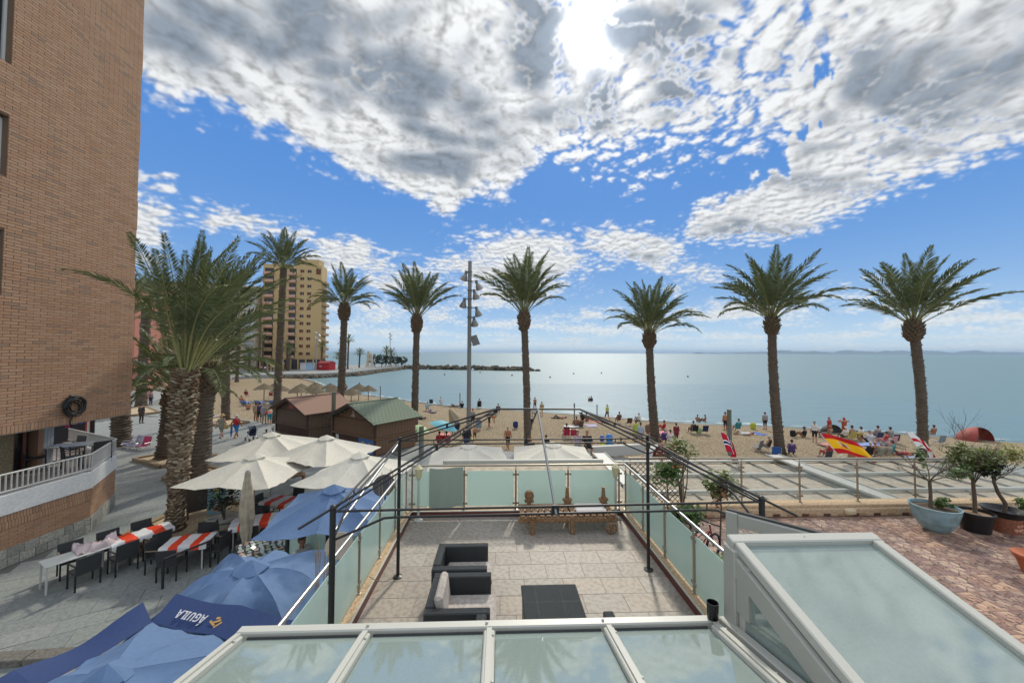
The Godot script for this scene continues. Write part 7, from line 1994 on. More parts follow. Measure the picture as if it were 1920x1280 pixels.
func nets(bones: Array, h: float, k: float, out: Array) -> void:  # tapered capsules joined smoothly and meshed as surface nets
	var lo := Vector3.ONE * 1e9; var hi := -lo
	for b in bones:
		var r: float = maxf(b[2], b[3]) + 3 * h + k
		lo = lo.min((b[0] as Vector3).min(b[1]) - Vector3.ONE * r); hi = hi.max((b[0] as Vector3).max(b[1]) + Vector3.ONE * r)
	var nx := int((hi.x - lo.x) / h) + 2; var ny := int((hi.y - lo.y) / h) + 2; var nz := int((hi.z - lo.z) / h) + 2
	var d := PackedFloat32Array(); d.resize(nx * ny * nz); d.fill(1.0)
	var near := PackedFloat32Array(); near.resize(nx * ny * nz); near.fill(1.0)
	var reg := PackedByteArray(); reg.resize(nx * ny * nz)
	for b in bones:
		var a: Vector3 = b[0]; var ab: Vector3 = b[1] - b[0]
		var ra: float = b[2]; var rb: float = b[3]
		var l2 := maxf(ab.length_squared(), 1e-9)
		var m := Vector3.ONE * (maxf(ra, rb) + k + 2 * h)
		var i0 := Vector3i(((a.min(b[1]) - m - lo) / h).floor()); var i1 := Vector3i(((a.max(b[1]) + m - lo) / h).ceil())
		for z in range(maxi(i0.z, 0), mini(i1.z, nz - 1) + 1):
			for y in range(maxi(i0.y, 0), mini(i1.y, ny - 1) + 1):
				var at := (z * ny + y) * nx
				for x in range(maxi(i0.x, 0), mini(i1.x, nx - 1) + 1):
					var p := lo + Vector3(x, y, z) * h - a
					var t := clampf(p.dot(ab) / l2, 0, 1)
					var e := (p - ab * t).length() - lerpf(ra, rb, t)
					var c := at + x
					if e < near[c]: near[c] = e; reg[c] = b[4]
					var q := maxf(k - absf(d[c] - e), 0) / k
					d[c] = minf(d[c], e) - q * q * k * 0.25
	var ids := {}
	var pts := []; var nms := []; var rg := []
	var sx := [0, 1, 0, 1, 0, 1, 0, 1]; var sy := [0, 0, 1, 1, 0, 0, 1, 1]; var sz := [0, 0, 0, 0, 1, 1, 1, 1]
	var edges := [[0, 1], [2, 3], [4, 5], [6, 7], [0, 2], [1, 3], [4, 6], [5, 7], [0, 4], [1, 5], [2, 6], [3, 7]]
	var stepk := [0, 1, nx, nx + 1, nx * ny, nx * ny + 1, nx * ny + nx, nx * ny + nx + 1]
	for z in nz - 1:
		for y in ny - 1:
			var at := (z * ny + y) * nx
			for x in nx - 1:
				var c := at + x
				if d[c] > 0.4: continue
				var inside := 0
				for i in 8:
					if d[c + stepk[i]] < 0: inside += 1
				if inside == 0 or inside == 8: continue
				var sum := Vector3.ZERO; var n := 0
				for e in edges:
					var u := d[c + stepk[e[0]]]; var w := d[c + stepk[e[1]]]
					if (u < 0) != (w < 0):
						var t := u / (u - w)
						sum += Vector3(lerpf(sx[e[0]], sx[e[1]], t), lerpf(sy[e[0]], sy[e[1]], t), lerpf(sz[e[0]], sz[e[1]], t)); n += 1
				ids[c] = pts.size()
				pts.append(lo + (Vector3(x, y, z) + sum / n) * h)
				nms.append(Vector3(d[c + 1] - d[c] + d[c + stepk[7]] - d[c + stepk[6]], d[c + nx] - d[c] + d[c + stepk[7]] - d[c + stepk[5]], d[c + nx * ny] - d[c] + d[c + stepk[7]] - d[c + stepk[3]]).normalized())
				rg.append(reg[c])
	var ax := [[1, nx, nx * ny], [nx, nx * ny, 1], [nx * ny, 1, nx]]
	for c in ids:
		for s in ax:
			var u := d[c]; var w := d[c + s[0]]
			if (u < 0) == (w < 0): continue
			var q := [c, c - s[1], c - s[1] - s[2], c - s[2]]
			if not (ids.has(q[1]) and ids.has(q[2]) and ids.has(q[3])): continue
			var v := [ids[q[0]], ids[q[1]], ids[q[2]], ids[q[3]]]
			if u > 0: v.reverse()
			var sh: Shape = out[rg[v[0]]]
			sh.tri_n(pts[v[0]], pts[v[1]], pts[v[2]], nms[v[0]], nms[v[1]], nms[v[2]])
			sh.tri_n(pts[v[0]], pts[v[2]], pts[v[3]], nms[v[0]], nms[v[2]], nms[v[3]])


var bodies := {}
func body(kind: String) -> ArrayMesh:
	if bodies.has(kind): return bodies[kind]
	var j := pose(kind)
	var out := []
	for i in 8: out.append(Shape.new())
	var bones := []
	for s in ["0", "1"]:
		var side := j["sho" + s] - (j["sho0"] + j["sho1"]) / 2 as Vector3
		bones.append([j["hip" + s] + Vector3(0, 0.02, 0), j.pel + side * 0.42, 0.115, 0.11, BOTTOM])
		bones.append([j.pel + side * 0.4, j.che + side * 0.46, 0.105, 0.115, TOP])
		bones.append([j.che + side * 0.46, j["sho" + s] - side * 0.12, 0.11, 0.065, TOP])
		bones.append([j["sho" + s], j["elb" + s], 0.056, 0.044, SLEEVE])
		bones.append([j["elb" + s], j["wri" + s], 0.043, 0.03, SKIN])
		bones.append([j["hip" + s], j["kne" + s], 0.098, 0.062, THIGH])
		bones.append([j["kne" + s], (j["kne" + s] as Vector3).lerp(j["ank" + s], 0.35), 0.056, 0.06, SHIN])
		bones.append([(j["kne" + s] as Vector3).lerp(j["ank" + s], 0.35), j["ank" + s], 0.06, 0.04, SHIN])
		bones.append([j["ank" + s], j["toe" + s], 0.043, 0.034, SHOE])
	bones.append([j.che + (j.nek - j.che) * 0.6, j.hed, 0.058, 0.05, SKIN])
	nets(bones, 0.03, 0.045, out)
	# head, finer
	var f: Vector3 = (j.fac as Vector3).normalized()
	var up: Vector3 = ((j.hed - j.nek) as Vector3)
	up = (up - f * up.dot(f)).normalized()
	var r := f.cross(up).normalized()
	var c: Vector3 = j.hed
	var at := func(x: float, y: float, z: float) -> Vector3: return c + r * x + up * y + f * z
	nets([[at.call(0, 0.035, -0.012), at.call(0, 0.02, 0.02), 0.083, 0.075, SKIN], [at.call(0, -0.02, 0.025), at.call(0, -0.075, 0.04), 0.06, 0.036, SKIN], [at.call(0, -0.14, -0.02), at.call(0, -0.05, -0.01), 0.05, 0.052, SKIN],
		[at.call(0, 0.0, 0.095), at.call(0, -0.03, 0.105), 0.009, 0.014, SKIN], [at.call(0.078, -0.01, 0), at.call(0.084, 0.015, -0.005), 0.012, 0.014, SKIN], [at.call(-0.078, -0.01, 0), at.call(-0.084, 0.015, -0.005), 0.012, 0.014, SKIN],
		[at.call(-0.03, 0.03, 0.083), at.call(0.03, 0.03, 0.083), 0.014, 0.014, SKIN], [at.call(-0.016, -0.06, 0.072), at.call(0.016, -0.06, 0.072), 0.01, 0.01, SKIN],
		[at.call(0, 0.055, -0.02), at.call(0, 0.0, -0.05), 0.092, 0.07, HAIR], [at.call(-0.04, 0.08, 0.03), at.call(0.04, 0.08, 0.03), 0.045, 0.045, HAIR]], 0.012, 0.012, out)
	# hands: palm, four unequal fingers and a thumb
	for s in ["0", "1"]:
		var w: Vector3 = j["wri" + s]; var d: Vector3 = ((j["fin" + s] - w) as Vector3).normalized()
		var x := d.cross(Vector3(0.3, 0.2, 1)).normalized()
		var y := d.cross(x)
		var hand := [[w, w + d * 0.05, 0.028, 0.03, SKIN], [w + d * 0.05 - x * 0.02, w + d * 0.08 + x * 0.025, 0.022, 0.02, SKIN]]
		for i in 4:
			var o := x * (-0.03 + i * 0.02)
			var l: float = [0.062, 0.075, 0.07, 0.055][i]
			hand.append([w + d * 0.085 + o, w + d * (0.085 + l * 0.55) + o * 1.1 + y * 0.008, 0.0095, 0.009, SKIN])
			hand.append([w + d * (0.085 + l * 0.55) + o * 1.1 + y * 0.008, w + d * (0.085 + l * 0.9) + o * 1.1 + y * 0.03, 0.009, 0.0075, SKIN])
		hand.append([w + d * 0.03 - x * 0.025, w + d * 0.075 - x * 0.058 + y * 0.015, 0.012, 0.0095, SKIN])
		nets(hand, 0.009, 0.008, out)
	var m := ArrayMesh.new()
	for i in 8: (out[i] as Shape).into(m)
	bodies[kind] = m
	return m


var palette := {}
func cloth_color(n: String) -> StandardMaterial3D:
	if palette.is_empty():
		palette = {"fair": lin(0.48, 0.29, 0.21), "tan": lin(0.30, 0.15, 0.09), "orange": lin(0.42, 0.18, 0.095), "dark": lin(0.05, 0.035, 0.028), "grey": lin(0.28, 0.28, 0.28), "white": lin(0.66, 0.65, 0.63), "red": lin(0.42, 0.03, 0.035), "ginger": lin(0.5, 0.16, 0.04), "bald": lin(0.32, 0.17, 0.11), "black": lin(0.014, 0.014, 0.016), "navy": lin(0.03, 0.045, 0.12), "ltblue": lin(0.36, 0.46, 0.55), "violet": lin(0.09, 0.055, 0.2), "brown": lin(0.13, 0.06, 0.035), "tan2": lin(0.36, 0.25, 0.15), "yellow": lin(0.6, 0.48, 0.06), "mauve": lin(0.36, 0.28, 0.33), "sage": lin(0.27, 0.27, 0.21), "maroon": lin(0.17, 0.015, 0.03), "lime": lin(0.42, 0.5, 0.08), "teal": lin(0.03, 0.22, 0.25), "rust": lin(0.36, 0.08, 0.03), "pink": lin(0.6, 0.24, 0.25), "azure": lin(0.03, 0.2, 0.5), "orange2": lin(0.5, 0.16, 0.04), "green": lin(0.05, 0.2, 0.08)}
	return mat("cloth_" + n, palette[n], 0.75)


func person(kind: String, at: Vector3, turn: float, size: float, looks: String, label: String) -> Node3D:
	var o := obj("person", body(kind), null)
	tag(o, label, "person", "people on the beach and the promenade")
	o.position = at; o.rotation.y = turn; o.scale = Vector3.ONE * size
	var w := looks.split(" ")
	var skin := cloth_color(w[0])
	var pick := func(n: String) -> Material: return skin if n == "skin" else cloth_color(n)
	var bare: bool = w[2] == "skin"
	var long: bool = w[3] in ["grey", "navy", "dark"]
	var ms := [skin, cloth_color(w[1]), pick.call(w[2]), pick.call(w[3]), skin if bare or hash(label) % 3 == 0 else pick.call(w[2]), pick.call(w[3]) if w[3] != "skin" else skin, pick.call(w[3]) if long else skin, cloth_color("dark") if long or hash(label) % 2 else skin]
	for i in 8: o.set_surface_override_material(i, ms[i])
	return o


func beach_chair(label: String, at: Vector3, turn: float, c: Color) -> Node3D:
	var o := thing("beach_chair", label, "beach chair", at, turn, "chairs on the sand")
	var tube_m := mat("chair_tube", lin(0.5, 0.5, 0.5), 0.35, 0.6)
	var fabric := mat("chair_%s" % c.to_html(), c, 0.85)
	var s := Shape.new(); s.bevel(Vector3(0, 0.27, -0.02), Vector3(0.5, 0.025, 0.46), 0.008); obj("seat", s, fabric, o)
	s = Shape.new(); s.bevel(Vector3(0, 0.54, 0.29), Vector3(0.5, 0.56, 0.025), 0.008, turned(0.25, 0, 0)); obj("backrest", s, fabric, o)
	s = Shape.new()
	for x in [-0.27, 0.27]:
		s.tube([Vector3(x, 0.01, -0.26), Vector3(x, 0.3, 0.1), Vector3(x, 0.44, 0.26)], 0.014, 5)
		s.tube([Vector3(x, 0.01, 0.3), Vector3(x, 0.27, -0.24)], 0.014, 5)
		s.tube([Vector3(x, 0.25, 0.21), Vector3(x, 0.82, 0.36)], 0.014, 5)
	obj("frame", s, tube_m, o)
	for x in [-0.28, 0.28]:
		s = Shape.new(); s.bevel(Vector3(x, 0.45, 0.03), Vector3(0.05, 0.025, 0.46), 0.008); obj("armrest", s, tube_m, o)
	return o


func thatched(label: String, at: Vector3, size: float) -> void:
	var o := thing("thatched_parasol", label, "thatched parasol", at, rnd(0, 3), "thatched parasols")
	var s := Shape.new(); s.tube([Vector3.ZERO, Vector3(0, 2.35, 0)], 0.06, 6); obj("pole", s, mat("pole_wood", lin(0.2, 0.15, 0.1), 0.9), o)
	s = Shape.new()
	for ring in 3:
		for k in 26:
			var a := TAU * k / 26 + ring * 0.1; var b := TAU * (k + 1) / 26 + ring * 0.1
			var r := size * (0.5 + 0.28 * ring) * rnd(0.93, 1.08); var y := 2.55 - r / size * 0.72 - rnd(0, 0.06)
			var t := size * 0.26 * ring
			var ty := 2.62 - t / size * 0.72
			s.quad(Vector3(cos(a) * t, ty, -sin(a) * t), Vector3(cos(a) * r, y, -sin(a) * r), Vector3(cos(b) * r, y + rnd(-0.03, 0.03), -sin(b) * r), Vector3(cos(b) * t, ty, -sin(b) * t))
	obj("thatch", s, tri_mat("thatch", lin(0.25, 0.20, 0.13), 1.0, mottle("boot", 0.5, 0.05), 1.0), o)


func flat_cloth(called: String, label: String, category: String, at: Vector3, turn: float, w: float, d: float, c: Color, group := "towels on the sand") -> void:
	var s := Shape.new()
	var sd := rnd(0, 9)
	s.grid(func(u: float, v: float) -> Vector3: return Vector3((u - 0.5) * w, 0.05 + 0.02 * sin(u * 7 + sd) * cos(v * 5 + sd), (0.5 - v) * d), 8, 8, 0.02)
	var o := obj(called, s, mat("towel_%s" % c.to_html(), c, 0.95))
	o.position = at; o.rotation.y = turn
	tag(o, label, category, group)


func flag(label: String, tex: Texture2D, foot: Vector3, top: Vector3, w: float, h: float, fall: float) -> void:
	var o := thing("flag", label, "flag", foot)
	var d := top - foot
	var s := Shape.new(); s.tube([Vector3.ZERO, d], 0.014, 6); obj("pole", s, mat("far_white"), o)
	var m := mat("flag_%d" % tex.get_instance_id(), Color.WHITE, 0.8); m.albedo_texture = tex; m.cull_mode = BaseMaterial3D.CULL_DISABLED
	m.backlight_enabled = true; m.backlight = Color(0.3, 0.25, 0.2)
	var along := d.normalized()
	s = Shape.new()
	s.grid(func(u: float, v: float) -> Vector3:
		return d * 0.97 - along * (1 - v) * h + Vector3(1, 0, 0).rotated(Vector3.BACK, -fall * u) * u * w + Vector3(0, 0.03 * sin(u * 8 + v), 0.07 * sin(u * 9 + v * 2) * u), 22, 10)
	obj("cloth", s, m, o)


func make_beach() -> void:
	var folk := [
		["sit", -8.79, 99, -47.51, 0.20, 1.00, "fair grey ltblue grey", "person in pale blue sitting with back to camera at the far left of the sand"],
		["sit", -8.30, 99, -55.27, 0.00, 1.00, "fair grey white white", "person in white sitting near the water left of the mast"],
		["lie", -8.43, 99, -40.69, 1.30, 1.00, "tan dark black black", "person in black lying on the sand beside the palm left of the mast"],
		["lie", -7.90, 99, -45.49, 0.90, 1.00, "fair grey grey violet", "person stretched on a patterned lounger left of the mast"],
		["lie", -6.04, 99, -53.16, 1.50, 1.00, "tan dark skin black", "dark-haired sunbather lying left of the thin post"],
		["ground", -4.89, 99, -52.17, 0.10, 1.00, "fair dark black black", "person in black sitting on the sand just left of the mast"],
		["stand", -2.38, 99, -36.55, 0.20, 1.00, "fair red grey black", "standing person in grey top and black trousers beside the mast"],
		["sit", -2.52, 99, -53.42, -0.20, 1.00, "fair dark black black", "person in a black hooded beach chair right of the mast near the water"],
		["sit", -4.38, 99, -28.82, 0.00, 1.00, "tan dark red red", "left one of two people sitting under the turquoise parasol"],
		["sit", -3.85, 99, -28.80, 0.00, 1.00, "tan dark red white", "right one of two people sitting under the turquoise parasol"],
		["stand", -1.90, 0.00, -23.72, 0.00, 1.05, "fair dark black navy", "person in a black hooded top standing with back turned by the mast foot"],
		["bend", -0.78, 99, -36.27, -1.20, 1.00, "orange grey skin black", "bare-chested sunburnt man bending over on the sand"],
		["sit", -1.74, 99, -35.04, 0.00, 1.00, "fair grey navy navy", "person in navy sitting in the pale blue beach chair"],
		["sit", 0.11, 99, -45.98, 0.00, 1.00, "fair dark dark navy", "person sitting alone in a dark chair in mid-sand left of the pergola ridge"],
		["walk", -1.83, 99, -30.83, 0.30, 0.66, "orange fair skin black", "small child in black shorts walking towards the sea by the mast"],
		["walk", 0.80, 99, -28.07, -0.20, 0.95, "orange fair skin black", "bare-backed man in black shorts walking on the sand left of the straight palm"],
		["stand", 2.22, 0.00, -24.38, 0.00, 0.95, "fair ginger black black", "ginger-haired person in black standing behind the cream parasols"],
		["bend", 3.19, 99, -35.09, 1.00, 1.00, "fair grey ltblue black", "person in pale blue bending beside the straight palm trunk"],
		["walk", 5.08, 99, -50.40, 0.40, 1.00, "tan dark skin black", "person wading at the water edge right of the straight palm"],
		["stand", 5.29, 99, -44.34, 0.20, 0.95, "fair dark tan2 yellow", "person in yellow trunks standing near the waterline"],
		["sit", 4.28, 99, -43.72, 0.00, 1.00, "fair grey white grey", "person on a chair behind the pergola ridge, by the yellow-trunked bather"],
		["lie", 6.96, 99, -41.78, 1.50, 1.00, "tan dark skin dark", "sunbather lying flat alone in the middle of the sand"],
		["ground", 9.32, 99, -40.79, -1.20, 1.00, "tan dark black black", "left one of two sunbathers sitting on the sand beyond the thin post"],
		["ground", 9.77, 99, -40.44, -1.20, 1.00, "tan dark skin red", "right one of two sunbathers sitting on the sand beyond the thin post"],
		["ground", 7.84, 99, -36.88, 0.20, 1.00, "tan dark skin black", "left one of two people sitting on the pale towels"],
		["ground", 8.18, 99, -36.24, 0.00, 1.00, "tan dark brown black", "right one of two people sitting on the pale towels, in brown"],
		["sit", 5.90, 99, -31.82, 0.10, 1.00, "tan dark black red", "person with dark hair in the crimson beach chair"],
		["ground", 3.75, 99, -28.64, -0.20, 1.00, "fair dark black black", "woman in black sitting upright on a white towel"],
		["lie", 4.63, 99, -27.99, 1.10, 1.00, "orange dark red black", "person in red reclining on a white towel beside the woman in black"],
		["seat", 4.86, 0.00, -22.39, 3.14, 1.00, "fair dark mauve grey", "man in a pale mauve tee shirt sitting on the wall facing the camera"],
		["seat", 5.33, 0.00, -21.94, 3.10, 1.08, "orange bald black black", "heavy man in a black tee shirt sitting on the wall facing the camera"],
		["sit", 8.83, 99, -26.57, 0.00, 1.00, "tan dark sage maroon", "person in sage green with a dark rucksack sitting by the blue inflatable"],
		["walk", 12.33, 99, -41.57, 0.50, 1.00, "fair fair lime black", "person in lime top walking along the wet sand"],
		["sit", 12.99, 99, -39.54, 0.10, 1.00, "tan dark brown brown", "person in a brown chair behind the pergola rafters"],
		["ground", 15.83, 99, -41.38, 0.20, 1.00, "fair grey white black", "person in white sitting cross-legged near the water left of the third palm"],
		["stand", 11.32, 99, -30.19, 0.10, 1.00, "fair dark lime lime", "person in lime yellow standing left of the third palm trunk"],
		["stand", 11.30, 99, -29.13, -0.10, 1.00, "fair dark ltblue mauve", "person in pale blue standing beside the one in lime yellow"],
		["ground", 16.00, 99, -35.48, 0.90, 1.00, "orange dark red red", "sunburnt person in red sitting on a pink towel behind the third palm"],
		["sit", 13.31, 99, -29.43, 0.10, 1.00, "fair grey violet violet", "woman in a violet swimsuit sitting with back turned, right of the third palm"],
		["sit", 13.62, 99, -29.08, -0.10, 1.00, "fair dark white white", "person in white between the violet and maroon swimsuits"],
		["stand", 14.29, 99, -29.41, 0.05, 0.95, "fair dark maroon maroon", "woman in a maroon swimsuit and dark hat standing on the sand"],
		["sit", 17.65, 99, -33.19, 0.00, 1.00, "fair dark black black", "person in a black chair left of the green bag"],
		["ground", 22.60, 99, -41.43, -0.60, 0.90, "tan dark skin skin", "left one of two children digging at the waterline"],
		["ground", 23.43, 99, -41.48, 0.90, 0.90, "tan dark skin skin", "right one of two children digging at the waterline"],
		["stand", 22.09, 99, -35.49, 0.00, 1.02, "orange dark skin black", "bare-chested tanned man in black trunks standing by the dark column"],
		["sit", 22.77, 99, -34.60, 0.00, 1.05, "fair dark teal teal", "woman in a teal dress right of the dark column"],
		["lie", 22.15, 99, -32.85, 1.40, 1.00, "tan dark white white", "person lying on a white towel right of the dark column"],
		["stand", 26.47, 99, -36.06, -0.10, 1.00, "fair dark grey black", "person in grey with a green towel standing near the water"],
		["sit", 19.92, 99, -26.89, 0.50, 1.00, "fair white dark grey", "white-haired man in a deck chair left of the bent palm"],
		["sit", 20.69, 99, -25.60, -0.60, 1.00, "fair dark violet navy", "person seated right beside the foot of the bent palm"],
		["ground", 26.74, 99, -31.75, 0.50, 1.05, "tan dark black skin", "woman in a black top sitting on the sand with bare legs forward"],
		["stand", 25.84, 99, -29.57, -0.50, 1.00, "fair grey white black", "man in white tee shirt and black shorts standing on the sand"],
		["stand", 29.94, 99, -32.68, 0.30, 1.00, "tan grey red red", "man in a red shirt standing by the water behind the group"],
		["sit", 28.42, 99, -31.07, 0.30, 1.00, "tan bald tan2 grey", "balding man sitting in front of the red-shirted man"],
		["up", 30.60, 99, -31.92, 0.00, 1.02, "orange red rust rust", "person in a rust red wrap holding both elbows out"],
		["sit", 29.41, 99, -30.63, 0.00, 1.00, "fair white white black", "white-haired person sitting before the rust red wrap"],
		["sit", 30.19, 99, -30.90, 0.10, 1.05, "tan dark tan2 yellow", "dark-haired person in the yellow-backed chair"],
		["ground", 32.41, 99, -32.26, 0.30, 1.05, "fair dark white black", "person in white sitting beyond the blue towels"],
		["ground", 30.61, 99, -29.76, 0.10, 1.12, "fair grey white black", "woman in a white blouse and black skirt sitting on the blue towel"],
		["sit", 32.61, 99, -31.00, -0.10, 1.05, "fair dark grey navy", "man in the left one of two navy chairs"],
		["sit", 32.95, 99, -30.30, -0.10, 1.05, "fair dark grey navy", "man in the right one of two navy chairs"],
		["sit", 31.06, 99, -28.90, 0.20, 0.90, "fair dark red pink", "person in red in the pink chair before the navy chairs"],
		["sit", 22.63, 99, -24.78, 0.00, 1.10, "fair fair red red", "fair-haired person in a red shirt sitting behind the big flag"],
		["sit", 25.69, 99, -24.96, 0.00, 1.00, "fair white black black", "person in a straw hat and black top right of the big flag"],
		["sit", 25.99, 99, -24.95, 0.10, 1.00, "orange fair skin tan2", "sunburnt person beside the straw hat"],
		["sit", 26.17, 99, -24.69, -0.10, 1.00, "fair grey sage grey", "person in a patterned sage shirt beside the sunburnt one"],
		["sit", 26.68, 99, -24.68, 0.00, 1.00, "fair fair sage tan2", "fair-haired person beside the patterned shirt"],
		["sit", 27.46, 99, -25.18, 0.20, 1.00, "fair dark teal teal", "person in teal at the right end of the seated row"],
		["lie", 28.77, 99, -25.69, 1.40, 1.00, "orange dark red maroon", "sunburnt person in red shorts lying left of the rightmost palm"],
		["sit", 39.55, 99, -32.57, 0.00, 1.00, "tan dark skin grey", "bare-backed person sitting right of the rightmost palm"],
		["stand", -41.59, 0.00, -45.84, 0.10, 1.00, "fair dark mauve black", "left one of a couple walking away past the brick corner"],
		["stand", -40.92, 0.00, -45.83, 0.00, 1.00, "fair dark mauve navy", "right one of a couple walking away past the brick corner"],
		["stand", -44.74, 0.00, -49.72, 0.10, 1.00, "orange white pink pink", "person in a white hat ahead of the couple at the brick corner"],
		["stand", -31.50, 0.00, -34.42, 0.10, 1.00, "fair dark dark dark", "person in dark clothes standing before the kerbed bed by the brick corner"],
		["walk", -20.34, 0.00, -28.46, 0.05, 1.00, "fair fair sage sage", "woman in a straw hat and pale dress walking away with a yellow bag"],
		["walk", -19.25, 0.00, -28.44, -0.05, 1.00, "orange white black azure", "man in black tee shirt and bright blue shorts with a red rucksack"],
		["stand", -21.51, 0.00, -34.76, 0.20, 1.05, "fair dark navy black", "man in a navy vest standing left of the brown-roofed kiosk"],
		["stand", -22.18, 0.00, -35.30, -0.10, 1.00, "tan dark tan2 tan2", "tanned person left of the man in the navy vest"],
		["stand", -20.62, 0.00, -33.99, 0.30, 1.05, "fair grey grey grey", "tall person in grey right of the man in the navy vest"],
		["bend", -19.86, 0.00, -33.50, 0.80, 1.00, "fair dark red teal", "person in a bright red jacket bending beside the kiosk"],
		["seat", -15.06, 0.00, -25.86, 0.30, 1.00, "fair grey grey grey", "grey-haired man in a grey shirt sitting by the kiosk shelf"],
		["seat", -16.06, 0.00, -26.76, 0.50, 0.75, "tan dark sage brown", "child sitting beside the pushchair"],
		["ground", -30.90, 99, -47.69, 0.60, 1.00, "orange dark skin dark", "bare-chested man sitting on the sand beyond the walkers"],
		["sit", -39.96, 99, -61.08, 0.30, 1.00, "tan dark maroon red", "person in a red chair in the middle of the left sand"],
		["ground", -36.42, 99, -54.69, 0.20, 1.00, "orange dark skin orange2", "sunburnt person sitting right of the palm in the kerbed bed"],
		["lie", -47.75, 99, -67.40, 1.40, 1.00, "orange dark pink red", "sunbather in pink lying left of the palm in the kerbed bed"],
		["stand", 15.04, -2.30, -59.39, 0.30, 1.05, "dark dark skin black", "bather standing chest-deep in the sea"],
		["stand", 14.70, -2.00, -59.39, 0.30, 0.80, "tan dark skin black", "child bathing beside the adult in the sea"],
		["walk", -26.33, 99, -72.43, 0.50, 1.10, "tan dark skin black", "bather walking at the far water edge beyond the thatched parasols"],
		["walk", -27.65, 99, -69.22, 0.20, 1.10, "tan dark skin maroon", "bather standing at the water edge behind the palm between the kiosks"],
		["seat", -9.98, 0.00, -19.22, 1.80, 1.00, "tan dark black black", "dark-haired person in black sitting under the cream parasols"],
		["seat", -9.69, 0.00, -18.32, -1.20, 1.00, "tan grey tan2 tan2", "person in tan sitting at the shaded striped table"],
		["stand", -74.79, 0.00, -135.97, 0.50, 1.10, "fair dark black dark", "dark-clothed person beside the yellow kiosk across the bay"],
		["stand", -72.35, 0.00, -121.35, 0.50, 1.10, "fair dark navy dark", "person in navy on the far promenade before the shops"],
		["stand", -69.55, 0.00, -118.28, 0.50, 1.10, "fair dark navy dark", "second person in navy on the far promenade before the shops"],
		["stand", -76.84, 0.00, -121.16, 0.50, 1.10, "fair dark black dark", "person in black at the left of the far shops"],
		["stand", -76.78, 0.00, -124.52, 0.50, 1.10, "fair dark pink dark", "person in pink before the far white awning"],
		["stand", -73.64, 0.00, -121.30, 0.50, 1.10, "fair dark white dark", "person in white before the far white awning"],
		["stand", -64.76, 0.00, -150.29, 0.50, 1.10, "fair dark black dark", "person passing right of the red hut"],
	]
	for q in folk:
		var at := Vector3(q[1], q[2], q[3])
		if q[2] > 50: at.y = maxf(sand_y(q[1], q[3]), SEA - 0.12)
		elif absf(q[2]) < 0.01 and q[0] != "seat" and not Geometry2D.is_point_in_polygon(Vector2(q[1], q[3]), edge): at.y = sand_y(q[1], q[3])
		if q[0] == "seat" and absf(q[2]) < 0.01 and q[1] > 0: at = Vector3(q[1] * 0.97, 0.5, q[3] * 0.97)
		person(q[0], at, q[4], q[5], q[6], q[7])
	# the barman and what walkers carry
	person("seat", Vector3(-5.05, 0.12, -10.2), -1.9, 1.05, "tan dark white grey", "dark-haired man in a white tee shirt sitting behind the bar windbreak")
	var o := thing("bar_stool", "pale chair under the man behind the bar windbreak", "chair", Vector3(-5.05, 0, -10.2), -1.9)
	var s := Shape.new(); s.bevel(Vector3(0, 0.5, 0.02), Vector3(0.44, 0.06, 0.42), 0.012); obj("seat", s, mat("planter_white"), o)
	s = Shape.new(); s.bevel(Vector3(0, 0.78, 0.25), Vector3(0.44, 0.5, 0.04), 0.012, turned(0.15, 0, 0)); obj("backrest", s, mat("planter_white"), o)
	for x in [-0.18, 0.18]:
		for z in [-0.16, 0.18]:
			s = Shape.new(); s.tube([Vector3(x, 0, z), Vector3(x, 0.48, z)], 0.018, 6); obj("leg", s, mat("planter_white"), o)
	var carry := func(called: String, label: String, cat: String, at: Vector3, r: Vector3, c: Color) -> void:
		var b := Shape.new(); b.ball(Vector3.ZERO, r, 12, 8); b.tube([Vector3(-r.x * 0.5, r.y * 0.8, 0), Vector3(-r.x * 0.3, r.y * 1.4, 0), Vector3(r.x * 0.3, r.y * 1.4, 0), Vector3(r.x * 0.5, r.y * 0.8, 0)], 0.012, 5)
		var q := obj(called, b, mat("carry_%s" % c.to_html(), c, 0.8)); q.position = at
		tag(q, label, cat)
	carry.call("rucksack", "red rucksack on the back of the man in bright blue shorts", "rucksack", Vector3(-19.13, 1.22, -28.25), Vector3(0.17, 0.25, 0.12), lin(0.45, 0.015, 0.03))
	carry.call("shoulder_bag", "round yellow straw bag carried by the woman in the pale dress", "bag", Vector3(-20.1, 0.86, -28.55), Vector3(0.26, 0.2, 0.12), lin(0.5, 0.38, 0.18))
	carry.call("dark_rucksack", "dark maroon rucksack on the person in sage green by the inflatable", "rucksack", Vector3(9.05, -0.12, -26.35), Vector3(0.16, 0.2, 0.11), lin(0.07, 0.015, 0.02))
	s = Shape.new(); s.tube([Vector3.ZERO, Vector3(0.02, 0.35, 0), Vector3(0.05, 0.95, 0)], [0.02, 0.075, 0.05], 8)
	tag(obj("furled_parasol", s, mat("carry_blue", lin(0.06, 0.17, 0.42), 0.7)), "furled blue beach parasol carried by the man with the red rucksack", "parasol").position = Vector3(-19.62, 0.08, -28.45)
